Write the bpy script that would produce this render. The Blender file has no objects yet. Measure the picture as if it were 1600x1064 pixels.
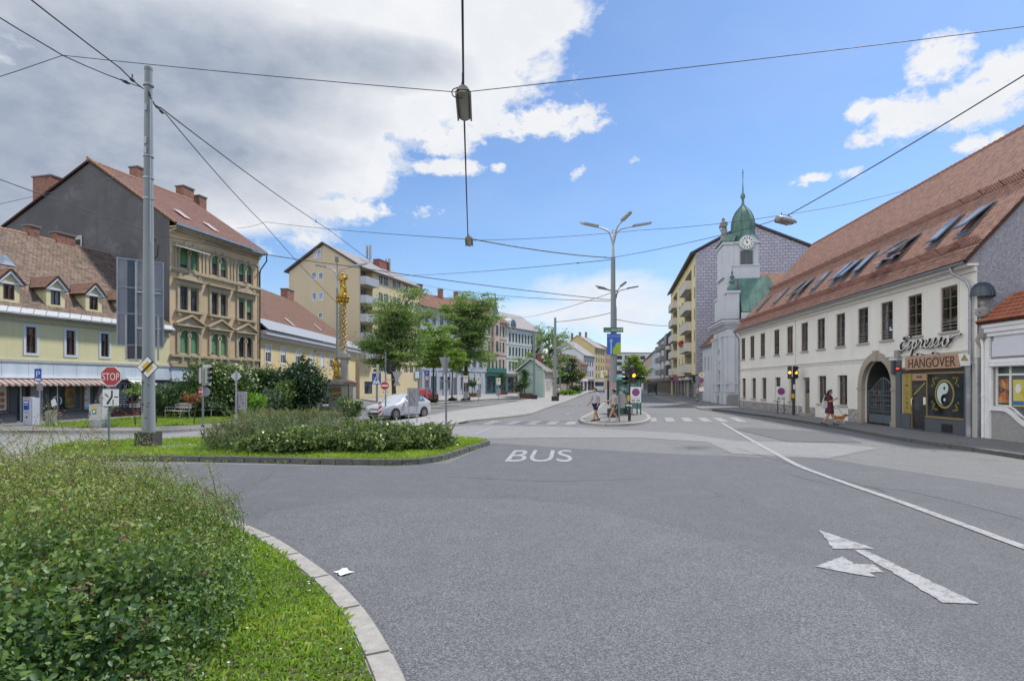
import bpy, bmesh, math, random
import numpy as np
from mathutils import Vector, Matrix
random.seed(7)
RN = np.random.RandomState(11)
PI = math.pi
R = math.radians
sc = bpy.context.scene
C = sc.collection
F, CX, HY, CH = 900.0, 800.0, 600.0, 2.05
def at(px, py, D):
 return Vector(((px - CX) / F * D, D, CH - (py - HY) / F * D))
def gr(px, py, z=0.0):
 D = (CH - z) * F / (py - HY)
 return Vector(((px - CX) / F * D, D, z))

# ---- mesh builder
class MB:
 def __init__(s):
  s.v = []; s.f = []; s.m = []; s.uv = []; s.T = None
 def add(s, vs, fs, mi=0, uvs=None):
  b = len(s.v)
  for p in vs:
   p = Vector(p)
   if s.T is not None: p = s.T @ p
   s.v.append((p.x, p.y, p.z))
  for k, f in enumerate(fs):
   s.f.append(tuple(i + b for i in f)); s.m.append(mi)
   s.uv.append(uvs[k] if uvs else None)
  return s
 def box(s, x0, x1, y0, y1, z0, z1, mi=0):
  return s.add([(x0,y0,z0),(x1,y0,z0),(x1,y1,z0),(x0,y1,z0),(x0,y0,z1),(x1,y0,z1),(x1,y1,z1),(x0,y1,z1)],
   [(0,3,2,1),(4,5,6,7),(0,1,5,4),(1,2,6,5),(2,3,7,6),(3,0,4,7)], mi)
 def quad(s, a, b, c, d, uv=None, mi=0):
  return s.add([a,b,c,d], [(0,1,2,3)], mi, [uv] if uv else None)
 def poly(s, pts, mi=0):
  return s.add(pts, [tuple(range(len(pts)))], mi)
 def ext(s, pts, vec, mi=0):
  n = len(pts); vec = Vector(vec)
  vs = [Vector(p) for p in pts] + [Vector(p) + vec for p in pts]
  fs = [tuple(range(n))[::-1], tuple(range(n, 2*n))] + [(i, (i+1)%n, n+(i+1)%n, n+i) for i in range(n)]
  return s.add(vs, fs, mi)
 def plate(s, pts, y0, y1, mi=0):            # outline in x,z extruded along y
  return s.ext([(p[0], y0, p[1]) for p in pts], (0, y1-y0, 0), mi)
 def slab(s, pts, z0, z1, mi=0):             # outline in x,y extruded along z
  return s.ext([(p[0], p[1], z0) for p in pts], (0, 0, z1-z0), mi)
 def disc(s, x, z, r, y0, y1, n=20, mi=0, rz=None):
  rz = rz or r
  return s.plate([(x + r*math.cos(2*PI*i/n), z + rz*math.sin(2*PI*i/n)) for i in range(n)], y0, y1, mi)
 def ring(s, x, z, r0, r1, y0, y1, n=24, mi=0, a0=0, a1=2*PI, k=1.0):
  full = abs(a1-a0-2*PI) < 1e-6
  N = n if full else n+1
  vs = []
  for i in range(N):
   a = a0 + (a1-a0)*i/n; c, t = math.cos(a), math.sin(a)*k
   for r in (r0, r1):
    for y in (y0, y1): vs.append((x+r*c, y, z+r*t))
  fs = []
  for i in range(n):
   p, q = 4*i, 4*((i+1) % N)
   fs += [(p,p+2,q+2,q),(p+1,q+1,q+3,p+3),(p,q,q+1,p+1),(p+2,p+3,q+3,q+2)]
  if not full: fs += [(0,1,3,2),(4*n,4*n+2,4*n+3,4*n+1)]
  return s.add(vs, fs, mi)
 def tube(s, pts, r, n=8, mi=0, cap=True):
  pts = [Vector(p) for p in pts]; k = len(pts)
  rs = r if isinstance(r, (list, tuple)) else [r]*k
  vs = []; up = None
  for i, p in enumerate(pts):
   d = (pts[min(i+1,k-1)] - pts[max(i-1,0)]).normalized()
   if up is None:
    up = Vector((0,0,1)) if abs(d.z) < .9 else Vector((1,0,0))
   a = d.cross(up).normalized(); b = a.cross(d).normalized(); up = b
   for j in range(n):
    t = 2*PI*j/n
    vs.append(p + (a*math.cos(t) + b*math.sin(t))*rs[i])
  fs = [(i*n+j, i*n+(j+1)%n, (i+1)*n+(j+1)%n, (i+1)*n+j) for i in range(k-1) for j in range(n)]
  if cap: fs += [tuple(range(n))[::-1], tuple((k-1)*n+j for j in range(n))]
  return s.add(vs, fs, mi)
 def cyl(s, x, y, z0, z1, r, r1=None, n=14, mi=0):
  return s.tube([(x,y,z0),(x,y,z1)], [r, r if r1 is None else r1], n, mi)
 def lathe(s, prof, x=0, y=0, n=16, mi=0, a0=0, a1=2*PI, sx=1, sy=1):
  full = abs(a1-a0-2*PI) < 1e-6; N = n if full else n+1; k = len(prof)
  vs = [(x+r*sx*math.cos(a0+(a1-a0)*i/n), y+r*sy*math.sin(a0+(a1-a0)*i/n), z) for r, z in prof for i in range(N)]
  fs = [(j*N+i, j*N+(i+1)%N, (j+1)*N+(i+1)%N, (j+1)*N+i) for j in range(k-1) for i in range(n)]
  return s.add(vs, fs, mi)
 def ell(s, c, r, nu=12, nv=8, mi=0):
  c = Vector(c); r = (r,r,r) if not isinstance(r,(tuple,list)) else r
  vs = [(c.x, c.y, c.z-r[2])]
  for j in range(1, nv):
   t = -PI/2 + PI*j/nv
   for i in range(nu):
    a = 2*PI*i/nu
    vs.append((c.x+r[0]*math.cos(t)*math.cos(a), c.y+r[1]*math.cos(t)*math.sin(a), c.z+r[2]*math.sin(t)))
  vs.append((c.x, c.y, c.z+r[2])); T = len(vs)-1
  fs = [(0, 1+(i+1)%nu, 1+i) for i in range(nu)]
  for j in range(nv-2):
   for i in range(nu):
    a, b = 1+j*nu+i, 1+j*nu+(i+1)%nu
    fs.append((a, b, b+nu, a+nu))
  o = 1+(nv-2)*nu
  fs += [(o+i, o+(i+1)%nu, T) for i in range(nu)]
  return s.add(vs, fs, mi)
 def mesh(s, name, smooth=None, bevel=0, recalc=True):
  me = bpy.data.meshes.new(name)
  me.from_pydata(s.v, [], s.f)
  if any(u for u in s.uv):
   ul = me.uv_layers.new(name='UVMap'); k = 0
   for f, u in zip(s.f, s.uv):
    for i in range(len(f)):
     ul.data[k].uv = u[i] if u else (0, 0); k += 1
  me.polygons.foreach_set('material_index', s.m)
  if recalc or bevel:
   bm = bmesh.new(); bm.from_mesh(me)
   if bevel:
    bmesh.ops.remove_doubles(bm, verts=bm.verts, dist=1e-5)
    es = [e for e in bm.edges if len(e.link_faces) == 2 and e.calc_face_angle(0) > .5]
    bmesh.ops.bevel(bm, geom=es, offset=bevel, segments=2, affect='EDGES', clamp_overlap=True)
   bmesh.ops.recalc_face_normals(bm, faces=bm.faces)
   bm.to_mesh(me); bm.free()
  if smooth is not None:
   me.shade_smooth(); me.set_sharp_from_angle(angle=R(smooth))
  return me
 def build(s, name, mat, parent=None, smooth=None, bevel=0, recalc=True, loc=None):
  return link(name, s.mesh(name, smooth, bevel, recalc), mat, parent, loc)

def link(name, me, mat=None, parent=None, loc=None, rot=None):
 if mat is not None and not me.materials:
  for m in (mat if isinstance(mat, (list, tuple)) else [mat]): me.materials.append(m)
 o = bpy.data.objects.new(name, me); C.objects.link(o)
 if parent is not None: o.parent = parent
 if loc is not None: o.location = loc
 if rot is not None: o.rotation_euler = rot
 return o
def tag(o, label=None, cat=None, group=None, kind=None):
 if label: o['label'] = label
 if cat: o['category'] = cat
 if group: o['group'] = group
 if kind: o['kind'] = kind
 return o
def thing(name, label, cat, loc=(0,0,0), rz=0, group=None):
 o = bpy.data.objects.new(name, None); C.objects.link(o)
 o.location = loc; o.rotation_euler = (0, 0, rz); o.empty_display_size = .2
 return tag(o, label, cat, group)
def copy_tree(o, parent=None, loc=None, rz=None, label=None):
 c = o.copy(); C.objects.link(c)
 if parent is not None: c.parent = parent
 if loc is not None: c.location = loc
 if rz is not None: c.rotation_euler = (0, 0, rz)
 if label: c['label'] = label
 for ch in list(o.children): copy_tree(ch, c)
 return c
def struct(name, mb, mat, **k):
 o = mb.build(name, mat, **k); o['kind'] = 'structure'; return o

# ---- materials
_M = {}
class NT:
 def __init__(s, name):
  s.m = bpy.data.materials.new(name); s.m.use_nodes = True
  s.t = s.m.node_tree; s.n = s.t.nodes; s.n.clear()
  s.out = s.n.new('ShaderNodeOutputMaterial')
 def new(s, ty, **k):
  n = s.n.new(ty)
  for a, b in k.items():
   if hasattr(n, a): setattr(n, a, b)
  return n
 def put(s, sock, v):
  if isinstance(v, bpy.types.NodeSocket): s.t.links.new(v, sock)
  elif isinstance(v, (tuple, list)):
   sock.default_value = (tuple(v) + (1,))[:4] if len(sock.default_value) == 4 else v
  else: sock.default_value = v
 def math(s, op, a, b=0, c=0, clamp=False):
  n = s.new('ShaderNodeMath', operation=op); n.use_clamp = clamp
  s.put(n.inputs[0], a); s.put(n.inputs[1], b); s.put(n.inputs[2], c); return n.outputs[0]
 def mix(s, f, a, b, bt='MIX'):
  n = s.new('ShaderNodeMix', data_type='RGBA', blend_type=bt)
  s.put(n.inputs[0], f); s.put(n.inputs[6], a); s.put(n.inputs[7], b); return n.outputs[2]
 def noise(s, scale, vec=None, detail=4, rough=.55, dist=0):
  n = s.new('ShaderNodeTexNoise'); n.inputs['Scale'].default_value = scale
  n.inputs['Detail'].default_value = detail; n.inputs['Roughness'].default_value = rough
  n.inputs['Distortion'].default_value = dist
  if vec is not None: s.t.links.new(vec, n.inputs['Vector'])
  return n.outputs[0]
 def ramp(s, f, *stops):
  n = s.new('ShaderNodeValToRGB'); e = n.color_ramp.elements
  while len(e) < len(stops): e.new(.5)
  for i, (p, c) in enumerate(stops):
   e[i].position = p; c = c if isinstance(c, (tuple, list)) else (c,c,c); e[i].color = (c[0],c[1],c[2],1)
  s.put(n.inputs[0], f); return n.outputs[0]
 def mapr(s, f, a, b, c, d):
  n = s.new('ShaderNodeMapRange'); n.clamp = True
  s.put(n.inputs[0], f)
  for i, v in enumerate((a,b,c,d)): n.inputs[i+1].default_value = v
  return n.outputs[0]
 def obj(s): return s.new('ShaderNodeTexCoord').outputs['Object']
 def uv(s): return s.new('ShaderNodeTexCoord').outputs['UV']
 def pos(s): return s.new('ShaderNodeNewGeometry').outputs['Position']
 def scl(s, v, sx, sy, sz):
  n = s.new('ShaderNodeMapping'); n.inputs['Scale'].default_value = (sx,sy,sz); s.t.links.new(v, n.inputs['Vector']); return n.outputs[0]
 def bump(s, h, strength=.3, dist=.02):
  n = s.new('ShaderNodeBump'); n.inputs['Strength'].default_value = strength; n.inputs['Distance'].default_value = dist
  s.t.links.new(h, n.inputs['Height']); return n.outputs[0]
 def bsdf(s, col, rough=.7, metal=0, normal=None, spec=.5, coat=0, emit=None, es=0):
  n = s.new('ShaderNodeBsdfPrincipled')
  s.put(n.inputs['Base Color'], col); s.put(n.inputs['Roughness'], rough); s.put(n.inputs['Metallic'], metal)
  n.inputs['Specular IOR Level'].default_value = spec
  if coat: n.inputs['Coat Weight'].default_value = coat; n.inputs['Coat Roughness'].default_value = .05
  if normal is not None: s.t.links.new(normal, n.inputs['Normal'])
  if emit: n.inputs['Emission Color'].default_value = (*emit,1); n.inputs['Emission Strength'].default_value = es
  return n.outputs[0]
 def end(s, sh): s.t.links.new(sh, s.out.inputs['Surface']); return s.m
def sc3(c, k): return tuple(min(1, x*k) for x in c)

def plain(name, col, rough=.6, var=.18, scale=6, metal=0, bump=.0, spec=.5, coat=0):
 if name in _M: return _M[name]
 t = NT(name); p = t.pos()
 n1 = t.noise(scale, p, 5); n2 = t.noise(scale*9, p, 3)
 f = t.mapr(t.math('ADD', t.math('MULTIPLY', n1, .7), t.math('MULTIPLY', n2, .3)), .32, .68, 0, 1)
 c = t.mix(f, sc3(col, 1-var), sc3(col, 1+var*.6))
 nm = t.bump(n2, bump, .01) if bump else None
 _M[name] = t.end(t.bsdf(c, t.mapr(n1, .3, .7, max(0, rough-.08), min(1, rough+.08)), metal, nm, spec, coat)); return _M[name]
def wall(name, col, var=.16, stain=.25, stcol=None, grain=.25, gs=45, patch=None):
 """plaster: cloudy tone, run-off streaks with a shape of their own, fine grain"""
 if name in _M: return _M[name]
 t = NT(name); p = t.pos()
 n1 = t.noise(.45, p, 6, .6); n2 = t.noise(3.1, p, 5); st = t.noise(1, t.scl(p, 1.7, 1.7, .16), 5, .65)
 g = t.noise(gs, p, 3)
 c = t.mix(t.mapr(n1, .3, .7, 0, 1), sc3(col, 1-var), sc3(col, 1+var*.45))
 c = t.mix(t.math('MULTIPLY', t.mapr(st, .52, .72, 0, 1), stain), c, stcol or sc3(col, .62))
 c = t.mix(t.math('MULTIPLY', t.mapr(n2, .56, .66, 0, 1), stain*.5), c, sc3(col, .8))
 if patch: c = t.mix(t.mapr(t.noise(.55, p, 6, .7), .56, .64, 0, .75), c, patch)
 c = t.mix(t.mapr(g, .3, .7, 0, .14), c, sc3(col, .55))
 _M[name] = t.end(t.bsdf(c, .9, 0, t.bump(g, grain, .012), .25)); return _M[name]
def tiles(name, c1, c2, c3, w=.18, h=.15, dirt=.35, dcol=(.05,.045,.035), bump=.9):
 """courses of roof tiles laid on the roof's own uv (metres)"""
 if name in _M: return _M[name]
 t = NT(name); uv = t.uv()
 b = t.new('ShaderNodeTexBrick'); t.t.links.new(uv, b.inputs['Vector'])
 b.offset = .5; b.squash = 1
 for k, v in (('Scale',1),('Brick Width',w),('Row Height',h),('Mortar Size',.014),('Mortar Smooth',.3),('Bias',0)): b.inputs[k].default_value = v
 b.inputs['Color1'].default_value = (*c1,1); b.inputs['Color2'].default_value = (*c2,1); b.inputs['Mortar'].default_value = (*sc3(c1,.25),1)
 sx = t.new('ShaderNodeSeparateXYZ'); t.t.links.new(uv, sx.inputs[0])
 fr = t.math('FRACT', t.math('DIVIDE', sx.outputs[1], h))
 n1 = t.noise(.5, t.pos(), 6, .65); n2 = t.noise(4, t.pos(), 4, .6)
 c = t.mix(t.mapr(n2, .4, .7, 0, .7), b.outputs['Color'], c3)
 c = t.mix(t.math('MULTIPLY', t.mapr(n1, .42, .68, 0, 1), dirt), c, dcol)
 c = t.mix(t.mapr(fr, .02, .3, .8, 0), c, sc3(c1, .2))  # shadow line of the tile overlap, painted along each course
 hgt = t.math('ADD', t.math('MULTIPLY', t.math('SUBTRACT', 1, fr), 1), t.math('MULTIPLY', b.outputs['Fac'], -.7))
 _M[name] = t.end(t.bsdf(c, .85, 0, t.bump(hgt, bump, .03), .25)); return _M[name]
def asphalt(name, col, lo=.55, hi=1.5, s1=95, s2=36, big=.25, crack=.0):
 if name in _M: return _M[name]
 t = NT(name); p = t.pos()
 v = t.new('ShaderNodeTexVoronoi'); v.inputs['Scale'].default_value = s1; t.t.links.new(p, v.inputs['Vector'])
 sv = t.new('ShaderNodeSeparateColor'); t.t.links.new(v.outputs['Color'], sv.inputs[0])
 n2 = t.noise(s2, p, 3); n3 = t.noise(.35, t.scl(p, 1.6, .5, 1), 6, .6); n4 = t.noise(1.7, p, 5)
 c = t.mix(t.math('POWER', sv.outputs[0], 1.6), sc3(col, lo), sc3(col, hi))
 c = t.mix(t.mapr(n2, .35, .65, 0, .35), c, sc3(col, .75))
 c = t.mix(t.mapr(n3, .38, .66, 0, big), c, sc3(col, .7))
 c = t.mix(t.mapr(n4, .5, .72, 0, big*.8), c, sc3(col, 1.3))
 if crack:
  e = t.new('ShaderNodeTexVoronoi'); e.feature = 'DISTANCE_TO_EDGE'; e.inputs['Scale'].default_value = .16
  w = t.new('ShaderNodeVectorMath', operation='ADD'); t.t.links.new(p, w.inputs[0])
  nn = t.new('ShaderNodeTexNoise'); nn.inputs['Scale'].default_value = .8; nn.inputs['Detail'].default_value = 6; t.t.links.new(p, nn.inputs['Vector'])
  ws = t.new('ShaderNodeVectorMath', operation='SCALE'); ws.inputs[3].default_value = 1.6; t.t.links.new(nn.outputs[1], ws.inputs[0])
  t.t.links.new(ws.outputs[0], w.inputs[1]); t.t.links.new(w.outputs[0], e.inputs['Vector'])
  k = t.math('MULTIPLY', t.mapr(e.outputs['Distance'], 0, .006, 1, 0), t.mapr(t.noise(.3, p, 2), .45, .6, 0, crack))
  c = t.mix(k, c, sc3(col, .3))
 _M[name] = t.end(t.bsdf(c, .82, 0, t.bump(v.outputs['Distance'], .5, .008), .35)); return _M[name]
def paint(name, col=(.62,.62,.6), wear=.5):
 if name in _M: return _M[name]
 t = NT(name); p = t.pos()
 w = t.mapr(t.math('ADD', t.math('MULTIPLY', t.noise(7, p, 6, .7), .6), t.math('MULTIPLY', t.noise(55, p, 3), .4)), .60-.15*wear, .66-.1*wear, 0, 1)
 c = t.mix(t.mapr(t.noise(120, p, 2), .35, .65, 0, .4), col, sc3(col, .6))
 c = t.mix(t.math('MULTIPLY', w, .85), c, (.13,.13,.135))
 _M[name] = t.end(t.bsdf(c, .7, 0, None, .3)); return _M[name]
def leafmat(name, *stops, trans=.35, rough=.45, spec=.4):
 if name in _M: return _M[name]
 t = NT(name); a = t.new('ShaderNodeAttribute'); a.attribute_name = 'rnd'
 c = t.ramp(a.outputs['Fac'], *[(p_, sc3(c_, 1.6)) for p_, c_ in stops])
 d = t.bsdf(c, rough, 0, None, spec)
 tr = t.new('ShaderNodeBsdfTranslucent'); t.put(tr.inputs[0], t.mix(1, c, (1.25,1.35,.55), 'MULTIPLY'))
 mx = t.new('ShaderNodeMixShader'); mx.inputs[0].default_value = trans
 t.t.links.new(d, mx.inputs[1]); t.t.links.new(tr.outputs[0], mx.inputs[2])
 _M[name] = t.end(mx.outputs[0]); return _M[name]
def glass(name='window_glass', tint=(.62,.66,.66), refl=.07):
 if name in _M: return _M[name]
 t = NT(name)
 tr = t.new('ShaderNodeBsdfTransparent'); t.put(tr.inputs[0], tint)
 g = t.new('ShaderNodeBsdfGlossy'); g.inputs['Roughness'].default_value = .03; t.put(g.inputs[0], (.9,.93,.95))
 t.t.links.new(t.bump(t.noise(1.3, t.pos(), 2), .06, .05), g.inputs['Normal'])
 lw = t.new('ShaderNodeLayerWeight'); lw.inputs[0].default_value = .25
 f = t.math('ADD', t.math('MULTIPLY', lw.outputs['Fresnel'], .8), refl, clamp=True)
 mx = t.new('ShaderNodeMixShader'); t.t.links.new(f, mx.inputs[0]); t.t.links.new(tr.outputs[0], mx.inputs[1]); t.t.links.new(g.outputs[0], mx.inputs[2])
 _M[name] = t.end(mx.outputs[0]); return _M[name]
def darkglass(name='dark_glass', col=(.02,.023,.027), sp=.28):
 if name in _M: return _M[name]
 t = NT(name); p = t.pos()
 c = t.mix(t.mapr(t.noise(1.1, p, 3), .4, .6, 0, 1), col, sc3(col, 2.6))
 _M[name] = t.end(t.bsdf(c, .06, 0, t.bump(t.noise(1.5, p, 2), .05, .05), sp)); return _M[name]
def emis(name, col, s):
 if name in _M: return _M[name]
 t = NT(name); _M[name] = t.end(t.bsdf(sc3(col, .8), .3, 0, None, .5, 0, col, s)); return _M[name]

# ---- numpy leaf fields
def leaf_mesh(name, P, size, aspect=.5, up=None, spread=1.0, rnd=None, hexa=False, droop=0.0):
 """many small separate leaves; UP: preferred normal"""
 n = len(P); P = np.asarray(P, float)
 N = RN.normal(size=(n,3))*spread
 N += np.array(up if up is not None else (0,0,.9)) if not isinstance(up, np.ndarray) else up
 N /= np.linalg.norm(N, axis=1)[:,None] + 1e-9
 A = RN.normal(size=(n,3)); A[:,2] -= droop
 A -= N*(A*N).sum(1)[:,None]; A /= np.linalg.norm(A, axis=1)[:,None] + 1e-9
 B = np.cross(N, A)
 L = (np.asarray(size)*np.ones(n))[:,None]; W = L*aspect
 if hexa:
  V = np.stack([P, P+A*L*.3+B*W*.48+N*L*.07, P+A*L*.68+B*W*.42+N*L*.06, P+A*L*1.0, P+A*L*.68-B*W*.42+N*L*.06, P+A*L*.3-B*W*.48+N*L*.07], 1).reshape(-1,3)
  b = (np.arange(n)*6)[:,None]
  Fa = np.concatenate([b+np.array([[0,1,2,3]]), b+np.array([[0,3,4,5]])], 1).reshape(-1,4); rep = 2
 else:
  V = np.stack([P-A*L*.5, P+B*W*.5+N*L*.08, P+A*L*.5, P-B*W*.5+N*L*.08], 1).reshape(-1,3)
  Fa = (np.arange(n)*4)[:,None] + np.array([[0,1,2,3]]); rep = 1
 r = RN.rand(n) if rnd is None else np.clip(rnd, 0, 1)
 return npmesh(name, V, Fa, np.repeat(r, rep))
def npmesh(name, V, Fa, r=None):
 me = bpy.data.meshes.new(name); k = Fa.shape[1]; nf = len(Fa)
 me.vertices.add(len(V)); me.vertices.foreach_set('co', V.astype(np.float32).ravel())
 me.loops.add(nf*k); me.loops.foreach_set('vertex_index', Fa.astype(np.int32).ravel())
 me.polygons.add(nf); me.polygons.foreach_set('loop_start', np.arange(0, nf*k, k, dtype=np.int32))
 me.update(calc_edges=True)
 if r is not None:
  a = me.attributes.new('rnd', 'FLOAT', 'FACE'); a.data.foreach_set('value', r.astype(np.float32))
 return me
def blades(name, P, h, w=.006, lean=.5, rnd=None):
 n = len(P); P = np.asarray(P, float); a = RN.rand(n)*2*PI
 D = np.stack([np.cos(a), np.sin(a), np.zeros(n)], 1); S = np.stack([-np.sin(a), np.cos(a), np.zeros(n)], 1)
 H = (np.asarray(h)*(.5+RN.rand(n)))[:,None]; ln = (RN.rand(n)*lean)[:,None]
 Z = np.array([[0,0,1.]])
 V = np.stack([P-S*w, P+S*w, P+D*H*ln*.35+Z*H*.6+S*w*.8, P+D*H*ln+Z*H*(1-.25*ln)], 1).reshape(-1,3)
 Fa = (np.arange(n)*4)[:,None] + np.array([[0,1,2,3]])
 return npmesh(name, V, Fa, RN.rand(n) if rnd is None else rnd)
def inside(P, poly):
 x, y = P[:,0], P[:,1]; r = np.zeros(len(P), bool); n = len(poly)
 for i in range(n):
  x0, y0 = poly[i][0], poly[i][1]; x1, y1 = poly[(i+1)%n][0], poly[(i+1)%n][1]
  c = ((y0 > y) != (y1 > y)) & (x < (x1-x0)*(y-y0)/(y1-y0+1e-12)+x0); r ^= c
 return r
def scatter(poly, n):
 xs = [p[0] for p in poly]; ys = [p[1] for p in poly]
 P = np.stack([RN.uniform(min(xs), max(xs), n*4), RN.uniform(min(ys), max(ys), n*4)], 1)
 return P[inside(P, poly)][:n]

# ---- lettering
def letters(body, h, mat, parent, loc, rz=0, sx=1.0, ext=.004, align='CENTER', name='lettering', flat=False, shear=0, off=0):
 cu = bpy.data.curves.new(name, 'FONT'); cu.body = body; cu.size = h*1.38; cu.extrude = ext
 cu.align_x = align; cu.shear = shear; cu.offset = off; cu.resolution_u = 4
 tmp = bpy.data.objects.new('tmp', cu); C.objects.link(tmp)
 dg = bpy.context.evaluated_depsgraph_get(); me = bpy.data.meshes.new_from_object(tmp.evaluated_get(dg))
 bpy.data.objects.remove(tmp); me.name = name; me.materials.clear()
 o = link(name, me, mat, parent, loc, (0 if flat else PI/2, 0, rz)); o.scale = (sx, 1, 1)
 return o

# ---- building frame: x along the facade, y into the building
class Fr:
 def __init__(s, p0, p1):
  s.p0 = Vector((p0[0], p0[1])); s.p1 = Vector((p1[0], p1[1])); d = s.p1-s.p0
  s.L = d.length; s.u = d/s.L; s.y = Vector((-s.u.y, s.u.x)); s.rz = math.atan2(s.u.y, s.u.x)
 def root(s, name, label, cat='building'):
  return thing(name, label, cat, (s.p0.x, s.p0.y, 0), s.rz)
 def hit(s, px, py=600, y=0.0):
  dx = (px-CX)/F; o = s.p0 + s.y*y
  det = s.u.x*(-1) - (-dx)*s.u.y
  a = (-o.x*(-1) - (-dx)*(-o.y))/det; k = o.y + s.u.y*a
  return a, CH - (py-HY)/F*k
 def roofhit(s, px, py, y0, z0, sl):
  d = Vector(((px-CX)/F, 1, -(py-HY)/F)); r = d.x*s.y.x + d.y*s.y.y; b = -(s.p0.x*s.y.x + s.p0.y*s.y.y)
  k = (z0 + sl*(b-y0) - CH)/(d.z - sl*r)
  P = Vector((d.x*k, d.y*k)) - s.p0
  return P.dot(s.u), P.dot(s.y), CH + d.z*k
 def w(s, x, y, z=0): p = s.p0 + s.u*x + s.y*y; return Vector((p.x, p.y, z))
def facade(mb, x0, x1, z0, z1, holes, y=0.0, dep=.16, mi=0):
 """wall sheet with real openings and their reveals"""
 xs = sorted({x0, x1, *[v for h in holes for v in h[:2]]}); zs = sorted({z0, z1, *[v for h in holes for v in h[2:4]]})
 xs = [v for v in xs if x0-1e-6 <= v <= x1+1e-6]; zs = [v for v in zs if z0-1e-6 <= v <= z1+1e-6]
 for i in range(len(xs)-1):
  for j in range(len(zs)-1):
   cx, cz = (xs[i]+xs[i+1])/2, (zs[j]+zs[j+1])/2
   if any(h[0] < cx < h[1] and h[2] < cz < h[3] for h in holes): continue
   mb.add([(xs[i],y,zs[j]),(xs[i+1],y,zs[j]),(xs[i+1],y,zs[j+1]),(xs[i],y,zs[j+1])], [(0,1,2,3)], mi)
 for a, b, c, d in [h[:4] for h in holes]:
  for p, q in (((a,c),(a,d)),((a,d),(b,d)),((b,d),(b,c)),((b,c),(a,c))):
   mb.add([(p[0],y,p[1]),(q[0],y,q[1]),(q[0],y+dep,q[1]),(p[0],y+dep,p[1])], [(0,1,2,3)], mi)
def shell(mb, L, D, z0, z1, front=False, x0=0.0, mi=0):
 """end and back walls (front only when asked)"""
 q = [((x0,0),(x0,D)), ((x0,D),(L,D)), ((L,D),(L,0))] + ([((L,0),(x0,0))] if front else [])
 for a, b in q: mb.add([(a[0],a[1],z0),(b[0],b[1],z0),(b[0],b[1],z1),(a[0],a[1],z1)], [(0,1,2,3)], mi)
def slope(mb, x0, x1, y0, z0, y1, z1, th=.12, mi=0, hx0=0.0, hx1=0.0):
 """one roof slope with uv in metres and thickness; hx0/hx1 pull the upper corners in (hips)"""
 ln = math.hypot(y1-y0, z1-z0); n = Vector((0, -(z1-z0), (y1-y0)))
 if n.z < 0: n = -n
 n = n.normalized()*th
 a, b, c, d = Vector((x0,y0,z0)), Vector((x1,y0,z0)), Vector((x1-hx1,y1,z1)), Vector((x0+hx0,y1,z1))
 uv = [(x0,0),(x1,0),(x1-hx1,ln),(x0+hx0,ln)]
 mb.quad(a+n, b+n, c+n, d+n, uv, mi)
 for p, q in ((a,b),(b,c),(c,d),(d,a)): mb.quad(p, q, q+n, p+n, None, mi)
 mb.quad(a, b, c, d, None, mi)
_W = {}
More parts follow.
